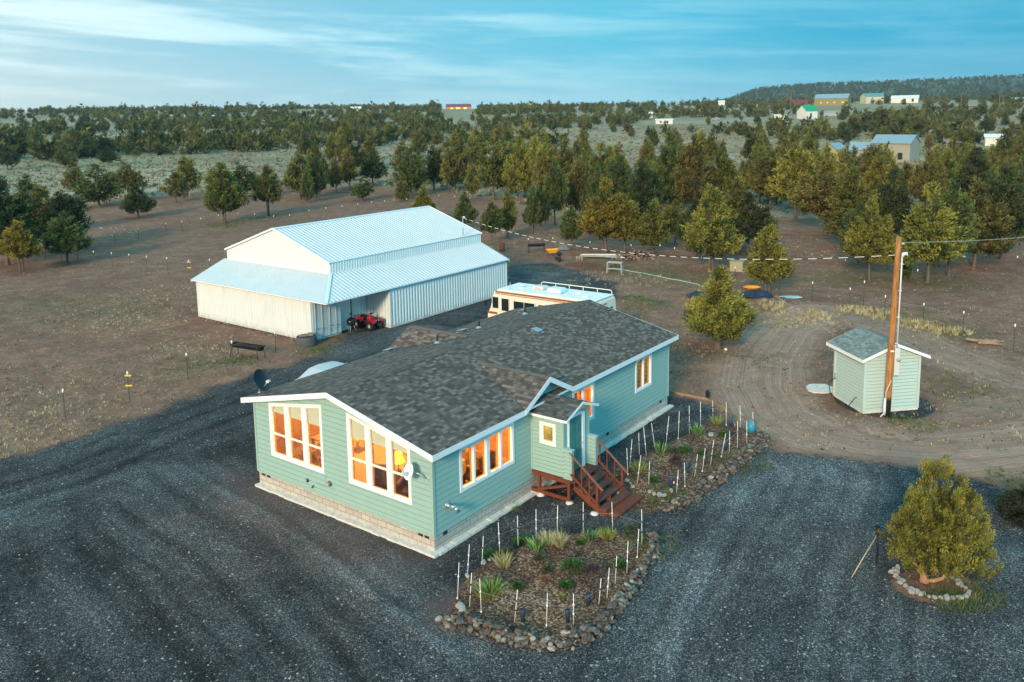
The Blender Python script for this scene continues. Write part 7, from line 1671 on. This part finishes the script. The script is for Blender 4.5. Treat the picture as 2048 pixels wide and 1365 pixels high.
big = [(1843, 652), (1862, 657), (1893, 664), (1700, 618), (1722, 625), (1745, 628), (1762, 634), (1830, 649), (1905, 668), (1560, 622), (1545, 618), (1618, 628), (1640, 634)]
tufts('bunch_grass_row', scatter(120, around([(q, .9) for q in big]), 9), np.random.default_rng(3).uniform(.18, .42, 120), drygr, 12, 26, .35, .7, .05, label='pale bunch grass clumps along the fence right of the pole', cat='grass', kind='stuff')
def pebbles(name, n, fn, r0, r1, mt, seed, **kw):
    R = np.random.default_rng(seed); P_ = np.array(scatter(n, fn, seed)); o8 = np.array([[1, 0, 0], [0, 1, 0], [-1, 0, 0], [0, -1, 0], [0, 0, 1], [0, 0, -1.]]); f8 = np.array([[0, 1, 4], [1, 2, 4], [2, 3, 4], [3, 0, 4], [1, 0, 5], [2, 1, 5], [3, 2, 5], [0, 3, 5]])
    r = R.uniform(0, 1, n)**3*(r1-r0)+r0; V = o8[None]*r[:, None, None]*R.uniform(.6, 1.3, (n, 6, 1))*np.array([1, 1, .6]); a = R.uniform(0, 6.28, n); ca, sa = np.cos(a)[:, None], np.sin(a)[:, None]
    W = np.stack([V[:, :, 0]*ca-V[:, :, 1]*sa, V[:, :, 0]*sa+V[:, :, 1]*ca, V[:, :, 2]], 2)+P_[:, None, :]
    return mesh_np(name, W.reshape(-1, 3), (f8[None]+np.arange(n)[:, None, None]*6).reshape(-1, 3), mt, **kw)
def gv(R):
    while True:
        px, py = R.uniform(-40, 2090), 700+700*R.random()
        g = G(px, py)
        if inside(np.array([[g.x, g.y]]), gravel_main)[0] and not (-.5 < (np.array([g.x, g.y])-HO)@hl < 17 and -.4 < (np.array([g.x, g.y])-HO)@hw < 9.4): return px, py
def dv(R):
    while True:
        px, py = R.uniform(-40, 2090), 430+470*R.random(); g = G(px, py)
        if not inside(np.array([[g.x, g.y]]), gravel_main)[0] and not barn_hit(g): return px, py
def barn_hit(g): p = np.array([g.x, g.y])-BAo; s_ = p@np.array([math.sin(.6438), math.cos(.6438)]); t_ = p@np.array([-math.cos(.6438), math.sin(.6438)]); return -.6 < s_ < 18.5 and -2.2 < t_ < 12.8
pebm = rocky_mat('loose_pebble', [(0, (.05, .05, .055)), (.3, (.11, .11, .11)), (.6, (.22, .20, .17)), (.85, (.28, .245, .20)), (1, (.42, .41, .38))]); clod = rocky_mat('brown_clod', [(0, (.05, .03, .022)), (.5, (.12, .075, .052)), (.85, (.22, .16, .11)), (1, (.38, .34, .28))])
pebbles('loose_pebbles', 8000, gv, .012, .047, pebm, 21, label='loose lighter pebbles strewn over the dark gravel', cat='pebbles', kind='stuff')
pebbles('loose_stones', 6000, dv, .02, .10, clod, 22, label='brown clods and small stones strewn over the bare earth', cat='stones', kind='stuff')
tufts('sparse_grass', scatter(6000, dv, 23), np.random.default_rng(8).uniform(.04, .13, 6000), drygr, 24, 6, 1.1, 1.0, .09, label='sparse dead grass blades over the bare brown earth', cat='grass', kind='stuff')
m = MB(); m.box((0, 2400, 57.5), (7200, 5200, 125)); 
hz_m = bpy.data.materials.new('air_haze'); hz_m.use_nodes = True; hz_m.node_tree.nodes.clear(); q = NB(hz_m.node_tree)
pv = q.node('ShaderNodeVolumePrincipled'); pv.inputs['Color'].default_value = (.55, .78, .88, 1); pv.inputs['Density'].default_value = .0001
q.l.new(pv.outputs[0], q.node('ShaderNodeOutputMaterial').inputs['Volume'])
m.build('haze', hz_m, None, kind='stuff', label='faint bluish evening haze over the plain', cat='haze')
